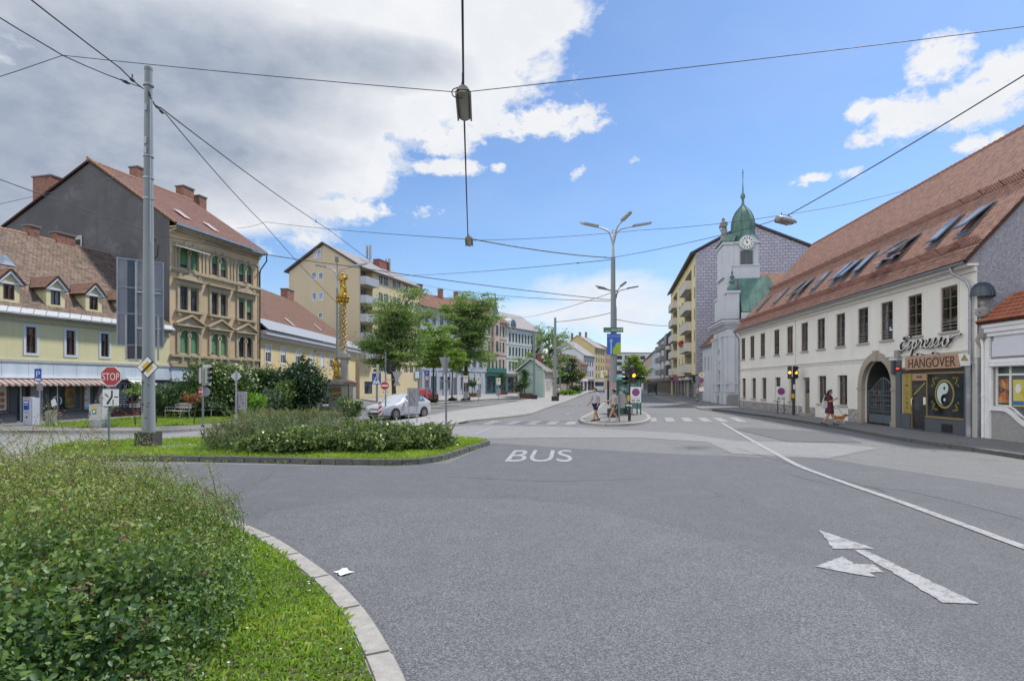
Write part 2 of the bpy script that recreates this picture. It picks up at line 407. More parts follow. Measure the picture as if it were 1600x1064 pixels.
def window(root, xc, z, w, h, fm, kind='cross', pane=None, rec=.1, blind=0, bm=None, curtain=None, sill=None, fw=.055, name='window', y=0.0):
 """frame > pane, blind, curtain, sill; copies of one size share their mesh data"""
 pane = pane or glass(); w = round(w, 2); h = round(h, 2)
 key = (round(w,2), round(h,2), kind, fm.name, pane.name, round(blind,2), curtain.name if curtain else '', sill.name if sill else '', rec, bm.name if bm else '')
 if key not in _W:
  x0, x1 = -w/2, w/2; d0, d1 = rec, rec+.06; mb = MB()
  mb.box(x0, x0+fw, d0, d1, 0, h); mb.box(x1-fw, x1, d0, d1, 0, h); mb.box(x0+fw, x1-fw, d0, d1, 0, fw); mb.box(x0+fw, x1-fw, d0, d1, h-fw, h)
  a, b = d0+.008, d1-.008; t = fw*.42
  X0, X1 = x0+fw, x1-fw
  if kind in ('cross', 'double', 'grid', 'tee'):
   mb.box(-t, t, d0-.006, d1, fw, (h*.68 if kind == 'tee' else h-fw))
  if kind in ('cross', 'tee'):
   zt = h*.68; mb.box(X0, X1, d0-.012, b, zt-t, zt+t)
  if kind == 'grid':
   for k in (.28, .52, .76):
    for p, q in ((X0,-t),(t,X1)): mb.box(p, q, a, b, h*k-t*.6, h*k+t*.6)
  if kind == 'tri':
   for k in (1/3, 2/3): mb.box(X0+(X1-X0)*k-t, X0+(X1-X0)*k+t, d0-.006, d1, fw, h-fw)
  f = mb.mesh('window'); f.materials.append(fm)
  g = MB().quad((X0,d0+.03,fw),(X1,d0+.03,fw),(X1,d0+.03,h-fw),(X0,d0+.03,h-fw)).mesh('pane'); g.materials.append(pane)
  ch = [('pane', g)]
  if blind:
   m = MB(); zb = h*(1-blind); k = max(2, int((h-zb)/.07)); e = max(d0-.03, .01)
   for i in range(k):
    za, zc = zb+(h-zb)*i/k, zb+(h-zb)*(i+1)/k
    m.quad((X0-.02,e,za),(X1+.02,e,za),(X1+.02,e+.012,zc),(X0-.02,e+.012,zc))
   m = m.mesh('blind'); m.materials.append(bm); ch.append(('blind', m))
  if curtain:
   m = MB(); nf = 14
   for s_ in (-1, 1):
    xa, xb = (X0, X0+(X1-X0)*.36) if s_ < 0 else (X1-(X1-X0)*.36, X1)
    for i in range(nf):
     p, q = xa+(xb-xa)*i/nf, xa+(xb-xa)*(i+1)/nf
     yo = lambda k: d1+.08+.02*math.sin(k*2.6)
     m.quad((p,yo(i),fw),(q,yo(i+1),fw),(q,yo(i+1),h-fw),(p,yo(i),h-fw))
   m = m.mesh('curtain'); m.materials.append(curtain); ch.append(('curtain', m))
  if sill:
   m = MB().box(x0-.09, x1+.09, -.09, rec-.005, -.075, -.003).mesh('sill', bevel=.008); m.materials.append(sill); ch.append(('sill', m))
  _W[key] = (f, ch)
 f, ch = _W[key]
 o = link(name, f, None, root, (xc, y, z))
 for nm, me in ch: link(nm, me, None, o)
 return o
def surround(mb, xc, z, w, h, t=.12, d=.035, bot=True, y=0.0):
 x0, x1 = xc-w/2, xc+w/2
 mb.box(x0-t, x0-.002, y-d, y+.01, z-(t if bot else 0), z+h+t); mb.box(x1+.002, x1+t, y-d, y+.01, z-(t if bot else 0), z+h+t)
 mb.box(x0-.002, x1+.002, y-d, y+.01, z+h+.002, z+h+t)
 if bot: mb.box(x0-.002, x1+.002, y-d, y+.01, z-t, z-.002)
def gable(mb, x, D, ze, yr, zr, ze2=None, mi=0):
 mb.add([(x,0,ze),(x,D,ze2 if ze2 is not None else ze),(x,yr,zr)], [(0,1,2)], mi)
def chimney(root, x, y, z0, z1, w, d, mat, cap, name='chimney', sub=None):
 o = MB().box(x-w/2, x+w/2, y-d/2, y+d/2, z0, z1).build(name, mat, sub or root)
 MB().box(x-w/2-.07, x+w/2+.07, y-d/2-.07, y+d/2+.07, z1+.002, z1+.1).build('cap', cap, o)
 return o
def brickmat(name, c1=(.28,.10,.065), c2=(.2,.075,.05), mort=(.3,.26,.22)):
 if name in _M: return _M[name]
 t = NT(name); p = t.obj()
 q = t.new('ShaderNodeSeparateXYZ'); t.t.links.new(p, q.inputs[0])
 cb = t.new('ShaderNodeCombineXYZ'); t.put(cb.inputs[0], t.math('ADD', q.outputs[0], q.outputs[1])); t.put(cb.inputs[1], q.outputs[2])
 b = t.new('ShaderNodeTexBrick'); t.t.links.new(cb.outputs[0], b.inputs['Vector'])
 for k, v in (('Scale',1),('Brick Width',.25),('Row Height',.08),('Mortar Size',.01)): b.inputs[k].default_value = v
 b.inputs['Color1'].default_value = (*c1,1); b.inputs['Color2'].default_value = (*c2,1); b.inputs['Mortar'].default_value = (*mort,1)
 c = t.mix(t.mapr(t.noise(2.5, p, 5), .45, .7, 0, .6), b.outputs[0], sc3(c2, .5))
 _M[name] = t.end(t.bsdf(c, .9, 0, t.bump(b.outputs['Fac'], -.4, .01), .2)); return _M[name]
# ---- camera, sun, sky
cam = bpy.data.cameras.new('camera'); cam.sensor_width = 36; cam.lens = 36*F/1600; cam.shift_y = (HY-532)/1600
cam.clip_end = 4000; cam.clip_start = .05
co = bpy.data.objects.new('camera', cam); C.objects.link(co); co.location = (0,0,CH); co.rotation_euler = (PI/2,0,0); sc.camera = co
SUN_EL, SUN_AZ = R(58), R(57)
sv = Vector((math.cos(SUN_EL)*math.sin(SUN_AZ), math.cos(SUN_EL)*math.cos(SUN_AZ), math.sin(SUN_EL)))
sl = bpy.data.lights.new('sun', 'SUN'); sl.energy = 3.6; sl.angle = R(5); sl.color = (1,.95,.87)
so = bpy.data.objects.new('sun', sl); C.objects.link(so); so.rotation_euler = sv.to_track_quat('Z','Y').to_euler(); so.location = sv*200
sc.view_settings.view_transform = 'Standard'; sc.view_settings.look = 'None'; sc.view_settings.gamma = 1; sc.view_settings.use_curve_mapping = False
sc.view_settings.exposure = .38
sc.cycles.max_bounces = 6; sc.cycles.transparent_max_bounces = 10; sc.cycles.diffuse_bounces = 3; sc.cycles.glossy_bounces = 3
try: sc.cycles.use_denoising = True
except Exception: pass
def make_world():
 w = bpy.data.worlds.new('World'); sc.world = w; w.use_nodes = True
 t = NT.__new__(NT); t.t = w.node_tree; t.n = t.t.nodes; t.n.clear()
 out = t.n.new('ShaderNodeOutputWorld'); bg = t.n.new('ShaderNodeBackground'); bg.inputs[1].default_value = .1
 t.t.links.new(bg.outputs[0], out.inputs[0])
 sky = t.n.new('ShaderNodeTexSky'); sky.sky_type = 'NISHITA'; sky.sun_disc = False
 sky.sun_elevation = SUN_EL; sky.sun_rotation = SUN_AZ; sky.air_density = 1.0; sky.dust_density = .6; sky.ozone_density = 1.3
 d = t.new('ShaderNodeTexCoord').outputs['Generated']
 q = t.new('ShaderNodeSeparateXYZ'); t.t.links.new(d, q.inputs[0])
 az = t.math('ARCTAN2', q.outputs[0], q.outputs[1]); el = t.math('ARCSINE', q.outputs[2])
 def blob(px, py, rx, ry, rot=0.0, off=0.0):
  a0 = math.atan((px-CX)/F); e0 = math.atan((HY-py)/F*math.cos(a0)); k = math.cos(a0)**2
  u = t.math('MULTIPLY', t.math('SUBTRACT', az, a0), F/(rx*k)); v = t.math('MULTIPLY', t.math('SUBTRACT', el, e0), F/(ry*math.cos(a0)*math.cos(e0)**2))
  if rot:
   c, s_ = math.cos(rot), math.sin(rot); g = ry/rx
   u, v = t.math('ADD', t.math('MULTIPLY', u, c), t.math('MULTIPLY', v, s_*g)), t.math('ADD', t.math('MULTIPLY', u, -s_/g), t.math('MULTIPLY', v, c))
  return t.math('SUBTRACT', 1+off, t.math('ADD', t.math('MULTIPLY', u, u), t.math('MULTIPLY', v, v)))
 def union(bl):
  r = None
  for b in bl:
   x = t.math('MAXIMUM', blob(*b), -2.5)
   r = x if r is None else t.math('SMOOTH_MAX', r, x, .35)
  return r
 n1 = t.noise(5.5, t.scl(d, 1, 1, 1.6), 12, .62, .3); n2 = t.noise(2.6, t.scl(d, 1, 1, 2.2), 8, .6); n3 = t.noise(16, t.scl(d, 1, 1, 1.5), 9, .62, .2)
 big = union([(-250,120,620,420), (180,90,480,340), (400,120,260,190), (520,20,420,170), (430,210,230,150), (640,120,220,110), (300,300,320,85), (720,40,190,80), (560,270,70,60)])
 puffs = union([(850,192,95,30), (690,212,70,34), (700,262,60,14), (1540,140,110,52,.3), (1400,188,76,46), (1465,95,58,40), (1350,175,36,22), (1525,226,46,16),
       (1265,282,40,12,0,-.35), (1335,270,38,10,0,-.45), (905,269,22,12,.7,-.8), (990,248,24,12,.3,-1.0), (778,262,22,12,0,-.7), (545,325,70,22,0,-.3), (670,330,44,14,0,-.7)])
 low = union([(960,455,170,42), (850,490,180,30), (1010,490,140,52), (920,560,330,30), (500,560,600,25), (1300,560,500,22)])
 amp = lambda base, k, off, e: t.mapr(t.math('ADD', t.math('ADD', base, t.math('MULTIPLY', t.math('SUBTRACT', n1, .5), k)), t.math('ADD', t.math('MULTIPLY', t.math('SUBTRACT', n3, .5), k*.55), off)), 0, e, 0, 1)
 n4 = t.noise(42, t.scl(d, 1, 1, 1.3), 8, .65, .3)
 rag = t.math('ADD', t.math('MULTIPLY', t.math('SUBTRACT', n3, .5), 3.4), t.math('MULTIPLY', t.math('SUBTRACT', n4, .5), 2.6))
 m1 = t.math('MAXIMUM', amp(big, 3.6, .0, .5), t.mapr(big, .3, .62, 0, 1)); m2 = t.mapr(t.math('ADD', puffs, rag), -.2, .5, 0, 1); m3 = t.math('MULTIPLY', amp(low, 2.6, -.05, .9), .92)
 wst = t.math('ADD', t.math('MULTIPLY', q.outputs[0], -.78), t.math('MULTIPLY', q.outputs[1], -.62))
 fill_bank = t.math('MULTIPLY', t.mapr(t.math('ADD', t.math('MULTIPLY', wst, 1.5), t.math('MULTIPLY', t.math('SUBTRACT', n2, .5), 1.6)), .28, .6, 0, 1), t.mapr(el, -.02, .06, 0, 1))  # added cloud mass out of view, there to brighten the shaded walls
 veil = t.math('MULTIPLY', t.mapr(n2, .45, .75, 0, .16), t.mapr(el, 0, .5, 1, .5))
 hz = t.mapr(el, -.02, .2, .3, 0)
 mask = t.math('MAXIMUM', t.math('MAXIMUM', m1, m2), t.math('MAXIMUM', m3, t.math('MAXIMUM', veil, hz)))
 dark = union([(-60,300,520,150), (250,270,300,90), (-100,190,520,260), (300,100,330,120), (560,95,170,50), (330,225,230,60)])
 dk = t.mapr(t.math('ADD', dark, t.math('ADD', t.math('MULTIPLY', t.math('SUBTRACT', n2, .5), 3.0), t.math('MULTIPLY', t.math('SUBTRACT', n1, .5), 1.1))), -.4, 1.05, 0, 1)
 lowg = t.math('MULTIPLY', t.mapr(n3, .48, .62, 0, .4), m3)
 cl = t.mix(dk, (7.0,7.1,7.3), (2.6,3.05,3.9))
 cl = t.mix(t.mapr(t.math('ADD', n3, t.math('MULTIPLY', n1, .6)), .62, .95, 0, .3), cl, (5.2,5.6,6.3))
 cl = t.mix(lowg, cl, (5.6,6.3,7.4))
 cl = t.mix(fill_bank, cl, (12.6,12.8,13.0)); mask = t.math('MAXIMUM', mask, fill_bank)
 tint = t.mix(1, sky.outputs[0], (.88,1.06,1.27), 'MULTIPLY')
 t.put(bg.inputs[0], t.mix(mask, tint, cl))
 w.cycles.sampling_method = 'MANUAL'; w.cycles.sample_map_resolution = 512
make_world()

# ---- ground, roads, pavements
A_mid = asphalt('asphalt_mid', (.17,.172,.176), big=.28, crack=.6)
A_dark = asphalt('asphalt_dark', (.117,.121,.131), .5, 1.6, big=.32, crack=.35)
A_coarse = asphalt('asphalt_coarse', (.130,.133,.142), .45, 1.7, 90, 26, .3, crack=.25)
A_light = asphalt('asphalt_light', (.235,.237,.24), big=.3, crack=.7)
A_pave = asphalt('asphalt_pavement', (.20,.197,.193), .7, 1.3, 120, 30, .3, crack=.6)
A_plaza = asphalt('concrete_paving', (.30,.295,.285), .75, 1.25, 90, 12, .3, crack=.5)
K_stone = plain('kerb_granite', (.31,.295,.27), .85, .25, 9, bump=.3)
K_dark = plain('kerb_old_granite', (.115,.113,.108), .9, .35, 7, bump=.4)
P_white = paint('road_paint', (.35,.35,.355), .75)
P_worn = paint('road_paint_worn', (.36,.36,.36), 1.0)
g = MB(); g.poly([(-900,-60,0),(900,-60,0),(900,1400,0),(-900,1400,0)])
struct('ground', g, A_mid)
def sheet(name, pts, z, mat):
 m = MB(); m.poly([(p[0], p[1], z) for p in pts]); return struct(name, m, mat)
px_ = lambda L, z=0.0: [gr(a, b, z) for a, b in L]
near = px_([(300,724),(560,729),(700,724),(772,692),(912,701.5),(1067,710),(1294,717),(1600,764)]) + [Vector((30,8,0)), Vector((30,-8,0)), Vector((-14,-8,0)), Vector((-14,9,0))]
sheet('road', near, .004, A_dark)
sheet('road', px_([(420,800),(560,781),(700,779),(800,781),(887,787),(981,806),(1112,843),(1262,885),(1330,915),(1420,990)]) + [Vector((3.2,-2,0)), Vector((-3.5,-2,0)), Vector((-3.2,6,0))], .008, A_coarse)
sheet('road', px_([(690,668),(760,664),(905,668),(1067,677),(1150,689),(1300,693),(1373,700),(1294,716.5),(1145,709),(1106,691),(1000,684),(880,684),(690,686)]), .008, A_light)
sheet('road', px_([(1145,670),(1172,668),(1300,676),(1348,692),(1230,690)]), .012, A_dark)
sheet('road', px_([(-800,682),(0,681),(240,680),(330,672),(520,662),(690,668),(690,686),(250,687),(0,722),(-800,740)]), .004, A_light)
sheet('road', px_([(650,650),(700,641),(800,629),(850,622),(830,620),(760,622),(690,628),(640,634),(560,650)]), .004, A_mid)
def mark(pts, z=.0125, mat=None):
 out = []; pts = [Vector(p) for p in pts]
 for i, a in enumerate(pts):
  b = pts[(i+1)%len(pts)]; n = max(1, int((b-a).length/.05))
  out += [a.lerp(b, k/n)+Vector((RN.normal()*.007, RN.normal()*.007, 0)) for k in range(n)]
 return sheet('road_marking', out, z, mat or P_white)
def zebra(xs, y0, y1, sh, w=.5):
 for x in xs: mark([(x-w/2,y0,0),(x+w/2,y0,0),(x+w/2+sh,y1,0),(x-w/2+sh,y1,0)], .012, P_worn)
zebra([-1.35,-.15,.9,1.9,2.9], 29.0, 31.8, .5)
zebra([7.6,8.6,9.6,10.6,11.5,12.5], 31.2, 35.0, .9)
def strip(pts, w, z=.016, mat=None):
 pts = [Vector(p) for p in pts]; L = []; Rr = []
 for i, p in enumerate(pts):
  d = (pts[min(i+1,len(pts)-1)]-pts[max(i-1,0)]); d.z = 0; d.normalize(); n = Vector((-d.y,d.x,0))*w/2
  L.append(p+n); Rr.append(p-n)
 m = MB()
 for i in range(len(pts)-1):
  m.quad(*[(q.x,q.y,z) for q in (Rr[i],Rr[i+1],L[i+1],L[i])])
 return struct('road_marking', m, mat or P_white)
def smooth(pts, n=6):
 pts = [Vector(p) for p in pts]; out = []
 for i in range(len(pts)-1):
  p0, p1, p2, p3 = pts[max(i-1,0)], pts[i], pts[i+1], pts[min(i+2,len(pts)-1)]
  for k in range(n):
   t = k/n
   out.append(.5*((2*p1)+(p2-p0)*t+(2*p0-5*p1+4*p2-p3)*t*t+(3*p1-p0-3*p2+p3)*t**3))
 return out+[pts[-1]]
strip(smooth(px_([(1128,661),(1160,680),(1210,708),(1250,729),(1320,755),(1400,782.5),(1500,819),(1600,856),(1800,926)])), .16)
strip(px_([(1126,659.5),(1290,659.5)]), .14)
for a, b in (((742,679),(767,669)), ((884,648),(890,645.5)), ((899,636),(902,634.3)), ((907,629.5),(910,628.3)), ((252,745.5),(292,744.5))): strip(px_([a,b]), .14, .016, P_worn)
mark(px_([(1280,829),(1367,858.5),(1302,858.5)]), .0125, P_white)
mark(px_([(1273,886),(1317,870),(1334,882),(1366,883.5),(1381,895),(1360,896),(1370,903),(1340,899)]), .0125, P_white)
mark(px_([(1334,860),(1350,859.5),(1531,945),(1474,943)]), .0125, P_white)
def bus_word():
 p = gr(788, 722); q = gr(897, 723)
 o = letters('BUS', 2.45, P_white, None, (0,0,.016), 0, .42, 0, 'LEFT', 'road_marking', True, off=.014)
 me = o.data; xs = [v.co.x for v in me.vertices]; ys = [v.co.y for v in me.vertices]
 for v in me.vertices:
  v.co.z = 0
 o.scale = ((q.x-p.x)/(max(xs)-min(xs))*.985, (gr(800,703.5).y-p.y)/(max(ys)-min(ys)), 1)
 o.location = (p.x-min(xs)*o.scale[0], p.y-min(ys)*o.scale[1], .012);
 for v in me.vertices: v.co.x += .10*(v.co.y-min(ys))*o.scale[1]/o.scale[0]
 o['kind'] = 'structure'
bus_word()
SEAM = plain('tar_seam', (.05,.05,.052), .6)
for L in ([(1235,742),(1300,757),(1420,768),(1600,812)], [(1150,700),(1300,745),(1390,770)], [(700,745),(860,752),(1010,748)]):
 pts = smooth(px_(L), 8); pts = [p+Vector((RN.normal()*.015, RN.normal()*.015, 0)) for p in pts]
 strip(pts, .018, .0125, SEAM)

def kerb(pts, w, z0, z1, ln, mat, side=1, jit=.004, bev=.012, chips=.0):
 """single stones along the outer line; the width lies to one side"""
 pts = smooth(pts, 10); acc = [0]
 for i in range(len(pts)-1): acc.append(acc[-1]+(pts[i+1]-pts[i]).length)
 def at_(s):
  for i in range(len(acc)-1):
   if s <= acc[i+1]+1e-9: return pts[i].lerp(pts[i+1], (s-acc[i])/max(acc[i+1]-acc[i],1e-9))
  return pts[-1]
 n = max(1, round(acc[-1]/ln)); ln = acc[-1]/n; m = MB()
 for k in range(n):
  s0, s1 = k*ln+.004, (k+1)*ln-.004; sub = 3 if ln > .5 else 1; dz = random.uniform(-jit, jit); dn = random.uniform(-jit, jit)
  o, i_ = [], []
  for j in range(sub+1):
   s = s0+(s1-s0)*j/sub; p = at_(s); d = at_(min(s+.05,acc[-1]))-at_(max(s-.05,0)); d.z = 0; d.normalize()
   nn = Vector((-d.y,d.x,0))*side
   o.append(p+nn*dn); i_.append(p+nn*(w+dn))
  m.ext([(q.x,q.y,z0) for q in o+i_[::-1]], (0,0,z1-z0+dz))
 return struct('kerb', m, mat, bevel=bev)
BED = px_([(655,1130),(640,1073),(625,1041),(600,995),(566,945),(525,903),(475,866),(430,838),(385,818),(300,782),(200,757),(90,741),(10,732),(-120,722)], .12)
kerb(BED, .2, -.02, .12, .98, K_stone, 1, .003, .015)
bin_ = smooth(BED, 4); bed_poly = []
for i, p in enumerate(bin_):
 d = bin_[min(i+1,len(bin_)-1)]-bin_[max(i-1,0)]; d.z = 0; d.normalize(); bed_poly.append(p+Vector((-d.y,d.x,0))*.2)
bed_poly += [Vector((-16,13,0)), Vector((-16,2.0,0))]
SOIL = plain('soil', (.085,.085,.035), .95, .35, 14, bump=.5)
sheet('bed_ground', bed_poly, .10, SOIL)
ISL = px_([(90,712),(180,711.5),(300,712.5),(420,714.5),(520,717),(600,717.5),(645,717),(690,711.5),(728,700),(766,688)], .15)
kerb(ISL, .16, -.02, .15, .42, K_dark, 1, .008, .02)
ISLB = px_([(766,688),(740,684),(640,682),(330,684),(250,686),(120,690),(70,700),(90,712)], .15)
kerb(ISLB, .16, -.02, .15, .42, K_dark, 1, .008, .02)
isl_poly = smooth(ISL, 3)+smooth(ISLB, 3)
cen = sum((p for p in isl_poly), Vector())/len(isl_poly)
isl_in = [cen+(p-cen)*(1-.13/max((p-cen).length,.1)) for p in isl_poly]
sheet('bed_ground', isl_in, .135, SOIL)
sheet('path', px_([(235,697),(248,691),(300,693),(322,697),(300,699.5),(240,701)], .15), .155, A_plaza)
LFT = px_([(-420,677),(0,672.5),(120,672.3),(243,671.8),(319,667.6),(347,662.8),(420,655),(520,648)], .12)
kerb(LFT, .15, -.02, .12, .9, K_stone, 1)
sheet('pavement', [p for p in LFT]+px_([(560,640),(545,630)], .12)+[Vector((-20.3,75,0)), Vector((-20.3,47,0)), Vector((-22.6,38,0)), Vector((-26.4,23.4,0))], .115, A_pave)
LAWN = px_([(56,666.5),(120,667.5),(222,667.3),(300,664.2),(345,660),(420,654.5),(500,648),(545,643),(500,636),(400,638),(300,643),(222,651.5),(150,657),(88,661)], .12)
sheet('lawn_ground', LAWN, .122, SOIL)
PLZ = px_([(600,668),(655,664),(705,662),(735,656.5),(823,646.5),(850,638),(874,630),(890,624.5),(921,612.5),(940,606.5)], .12)
kerb(PLZ, .2, -.02, .12, 1.0, K_stone, 1)
sheet('pavement', PLZ+px_([(915,606.5),(880,613),(800,628.5),(700,643),(655,652),(600,660)], .12), .117, A_plaza)
PK = px_([(640,635),(690,629.5),(760,623.5),(830,621.5),(852,622),(905,609)], .1)
kerb(PK, .15, -.02, .1, 1.0, K_stone, 1)
sheet('pavement', PK+[Vector((17,195,0)), Vector((-.5,120,0)), Vector((-15,95,0)), Vector((-20.4,77,0))], .098, A_plaza)
def slip(L):
 p = px_(L, .1); kerb(p, .35, -.02, .1, 1.2, K_stone, 1)
slip([(660,636.5),(700,636),(752,632.5)]); slip([(690,633),(740,633),(775,630)]); slip([(790,626),(820,626.5)])
MI = px_([(905,655),(912,659),(930,661.5),(958,662.3),(985,661.5),(1005,659),(1017,653.5),(1013,647),(1000,640.5),(990,632),(982,622),(976,613)], .12)
kerb(MI, .22, -.02, .12, 1.0, K_stone, 1)
MI2 = px_([(966,613),(957,618),(948,625),(938,633),(925,643),(908,651.5),(905,655)], .12)
kerb(MI2, .22, -.02, .12, 1.0, K_stone, 1)
sheet('traffic_island', smooth(MI,3)+smooth(MI2,3), .112, A_pave)
RGT = [Vector((13.6,4,.12))]+px_([(1700,727.5),(1600,711),(1540,702),(1430,687),(1345,672.5),(1300,664.5),(1220,652),(1160,644.2),(1124,640),(1112,639.2)], .12)
kerb(RGT, .14, -.02, .12, .9, K_dark, -1, .006)
RG2 = px_([(1112,639.2),(1096,637.8),(1075,632),(1047,624.8),(1028,620),(1008,613.5),(1000,609)], .12)
kerb(RG2, .14, -.02, .12, .9, K_stone, -1, .006)
sheet('pavement', RGT+RG2[1:]+[Vector((60,190,0)), Vector((30,104,0)), Vector((22.6,70,0)), Vector((19.6,48.7,0)), Vector((17.2,20.8,0)), Vector((17,4,0))], .116, A_pave)

# ---- grass
GRASS = leafmat('grass_blades', (0,(.055,.085,.014)), (.4,(.12,.205,.026)), (.75,(.185,.255,.042)), (1,(.29,.27,.10)), trans=.4, rough=.6, spec=.2)
CLOV = leafmat('clover_leaves', (0,(.06,.10,.03)), (.7,(.10,.17,.04)), (1,(.15,.21,.07)), trans=.3)
def lawn(name, label_poly, n, z, h, w, holes=()):
 P = scatter(label_poly, n)
 for hp in holes: P = P[~inside(P, hp)]
 k = np.sin(P[:,0]*1.7+np.sin(P[:,1]*2.3)*1.3)*np.sin(P[:,1]*1.9+P[:,0])*.5+.5
 r = np.clip(.55*RN.rand(len(P))+.45*k, 0, 1)
 o = link(name, blades('grass', np.c_[P, np.full(len(P), z)], h*(.7+.6*k), w, .9, r), GRASS); o['kind'] = 'stuff'; return o
vis = [Vector((-.2,2.4,0)), Vector((-3.2,2.4,0)), Vector((-7,6.5,0)), Vector((-12,12.5,0)), Vector((-5,12.5,0))]
bedvis = [p for p in bed_poly]
P0 = scatter(bedvis, 230000); P0 = P0[(P0[:,1] < 12) & (P0[:,0] > -.95*P0[:,1]-.3) & (P0[:,1] > 2.6)]
lawn_near = np.c_[P0, np.full(len(P0), .10)]
kk = np.sin(P0[:,0]*2.1+P0[:,1])*np.sin(P0[:,1]*2.7-P0[:,0])*.5+.5
d0 = np.linalg.norm(P0, axis=1)
o = link('grass', blades('grass', lawn_near, (.032+.026*kk)*(.8+.05*d0), .0034+.0006*d0.mean(), 1.3, np.clip(.6*RN.rand(len(P0))+.4*kk,0,1)), GRASS); o['kind'] = 'stuff'
P1 = P0[::4]; P1 = P1[RN.rand(len(P1)) < (np.sin(P1[:,0]*1.3+2)*np.sin(P1[:,1]*1.6)*.5+.5)]
P1 = np.repeat(P1, 3, 0)+RN.normal(size=(len(P1)*3,2))*.012
o = link('clover', leaf_mesh('clover', np.c_[P1, .12+RN.rand(len(P1))*.035], .02, .8, (0,0,2.2)), CLOV); o['kind'] = 'stuff'
lawn('grass', isl_in, 42000, .135, .075, .006)
lawn('grass', LAWN, 30000, .122, .09, .012)
# ---- long white house, pub and its small neighbour
W_white = wall('lime_white_plaster', (.74,.715,.665), .09, .3, (.5,.48,.45), .12)
W_trim = plain('plaster_trim', (.68,.65,.60), .85, .1, 4)
W_grey = NT('grey_render')
def _gr():
 t = W_grey; p = t.pos(); v = t.noise(13, p, 5, .75); n = t.noise(.5, p, 6, .7); s_ = t.noise(1, t.scl(p,1.5,1.5,.2), 5)
 c = t.mix(t.mapr(v, .36, .64, 0, 1), (.19,.195,.23), (.37,.375,.42)); c = t.mix(t.mapr(n, .46, .6, 0, .55), c, (.43,.43,.46)); c = t.mix(t.mapr(s_, .5, .7, 0, .35), c, (.2,.2,.23))
 return t.end(t.bsdf(c, .95, 0, t.bump(v, .7, .03), .2))
W_grey = _gr()
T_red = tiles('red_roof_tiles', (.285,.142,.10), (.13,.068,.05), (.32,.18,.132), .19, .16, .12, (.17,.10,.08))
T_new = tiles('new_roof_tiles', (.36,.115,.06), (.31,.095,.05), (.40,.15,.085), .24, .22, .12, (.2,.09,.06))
F_brown = plain('brown_window_frame', (.15,.108,.095), .55, .2)
F_dkbrown = plain('dark_brown_frame', (.055,.035,.03), .5, .2)
F_white = plain('white_window_frame', (.72,.72,.70), .45, .06)
ZINC = plain('zinc_sheet', (.30,.32,.35), .42, .25, 3, metal=.55)
ZINC_D = plain('zinc_dark', (.06,.075,.09), .45, .2, 4, metal=.4)
CURT = plain('net_curtain', (.62,.62,.58), .9, .12, 2)
STONE = wall('portal_stone', (.36,.32,.265), .2, .35, (.2,.17,.13), .4, 60)
MARB = NT('marble_plinth')
def _marble():
 t = MARB; p = t.pos(); n = t.noise(3.2, p, 10, .7, 1.6); n2 = t.noise(1.1, p, 5)
 c = t.mix(t.mapr(n, .42, .58, 0, 1), (.16,.155,.16), (.42,.40,.395)); c = t.mix(t.mapr(n2, .45, .65, 0, .5), c, (.30,.27,.24))
 return t.end(t.bsdf(c, .6, 0, None, .4))
MARB = _marble()
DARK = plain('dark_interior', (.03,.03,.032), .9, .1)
BLACK = plain('black_metal', (.022,.023,.026), .5, .15, 8)
IRON = plain('wrought_iron', (.13,.155,.185), .5, .2, 8, metal=.3)
def gutter(root, x0, x1, y, z, mat=None, r=.075, name='gutter'):
 m = MB(); n = 8
 prof = [(math.cos(PI+PI*i/n)*r, math.sin(PI+PI*i/n)*r) for i in range(n+1)]
 m.add([(x,y+a,z+b) for x in (x0,x1) for a,b in prof], [(i,i+1,n+2+i,n+1+i) for i in range(n)])
 m.tube([(x0,y-r,z),(x1,y-r,z)], .012, 5)
 return m.build(name, mat or ZINC, root, 40)
def downpipe(root, pts, r=.05, mat=None, name='downpipe'):
 m = MB(); m.tube(pts, r, 10)
 z = [p[2] for p in pts]
 k = int((max(z)-min(z))/1.6)
 x, y = pts[-1][0], pts[-1][1]
 for i in range(1, k+1):
  zz = min(z)+.2+i*1.3
  if zz < max(z)-1: m.cyl(x, y, zz, zz+.05, r+.014)
 return m.build(name, mat or ZINC, root, 50)

fk = Fr((19.25,48.7), (16.8,20.8)); K = fk.root('long_house', 'long white two storey house with steep red tiled roof and skylights', 'house')
KL, KE, KD = fk.L, 6.42, 12.0
up_px = [1161.6,1175.7,1192,1213.9,1234.6,1257.5,1283.3,1313.9,1349,1386.3,1430,1483.6]
up = [fk.hit(p)[0] for p in up_px]
zt, zb_ = fk.hit(1483.6, 447)[1], fk.hit(1483.6, 517)[1]
zs = 4.08; wh = 1.75; ww = .98
lo_px = [1162,1177.5,1193.5,1215,1238]; lo = [(fk.hit(p)[0], .92, 1.6, 1.02) for p in lo_px] + [(fk.hit(p)[0], .92, 1.6, 1.08) for p in (1284,1316)]
dxk = fk.hit(1259.5)[0]; ax = fk.hit(1370)[0]; AW, AZ = (fk.hit(1394)[0]-fk.hit(1346.5)[0])/2, 1.88     # door, arch centre, arch half width, springing
px0, px1 = fk.hit(1402)[0], fk.hit(1519)[0]                             # pub front
holes = [(x-ww/2, x+ww/2, zs, zs+wh) for x in up] + [(x-w/2, x+w/2, z, z+h) for x, z, h, w in lo]
holes += [(dxk-.5, dxk+.5, .116, 2.45), (ax-AW, ax+AW, .116, AZ+AW), (px0+.36, px1-.33, .116, 2.68)]
m = MB(); facade(m, 0, KL, 0, KE, holes, dep=.22)
m.add([(0,0,0),(0,KD,0),(0,KD,KE),(0,0,KE)], [(0,1,2,3)]); m.add([(0,KD,0),(KL,KD,0),(KL,KD,KE),(0,KD,KE)], [(0,1,2,3)])
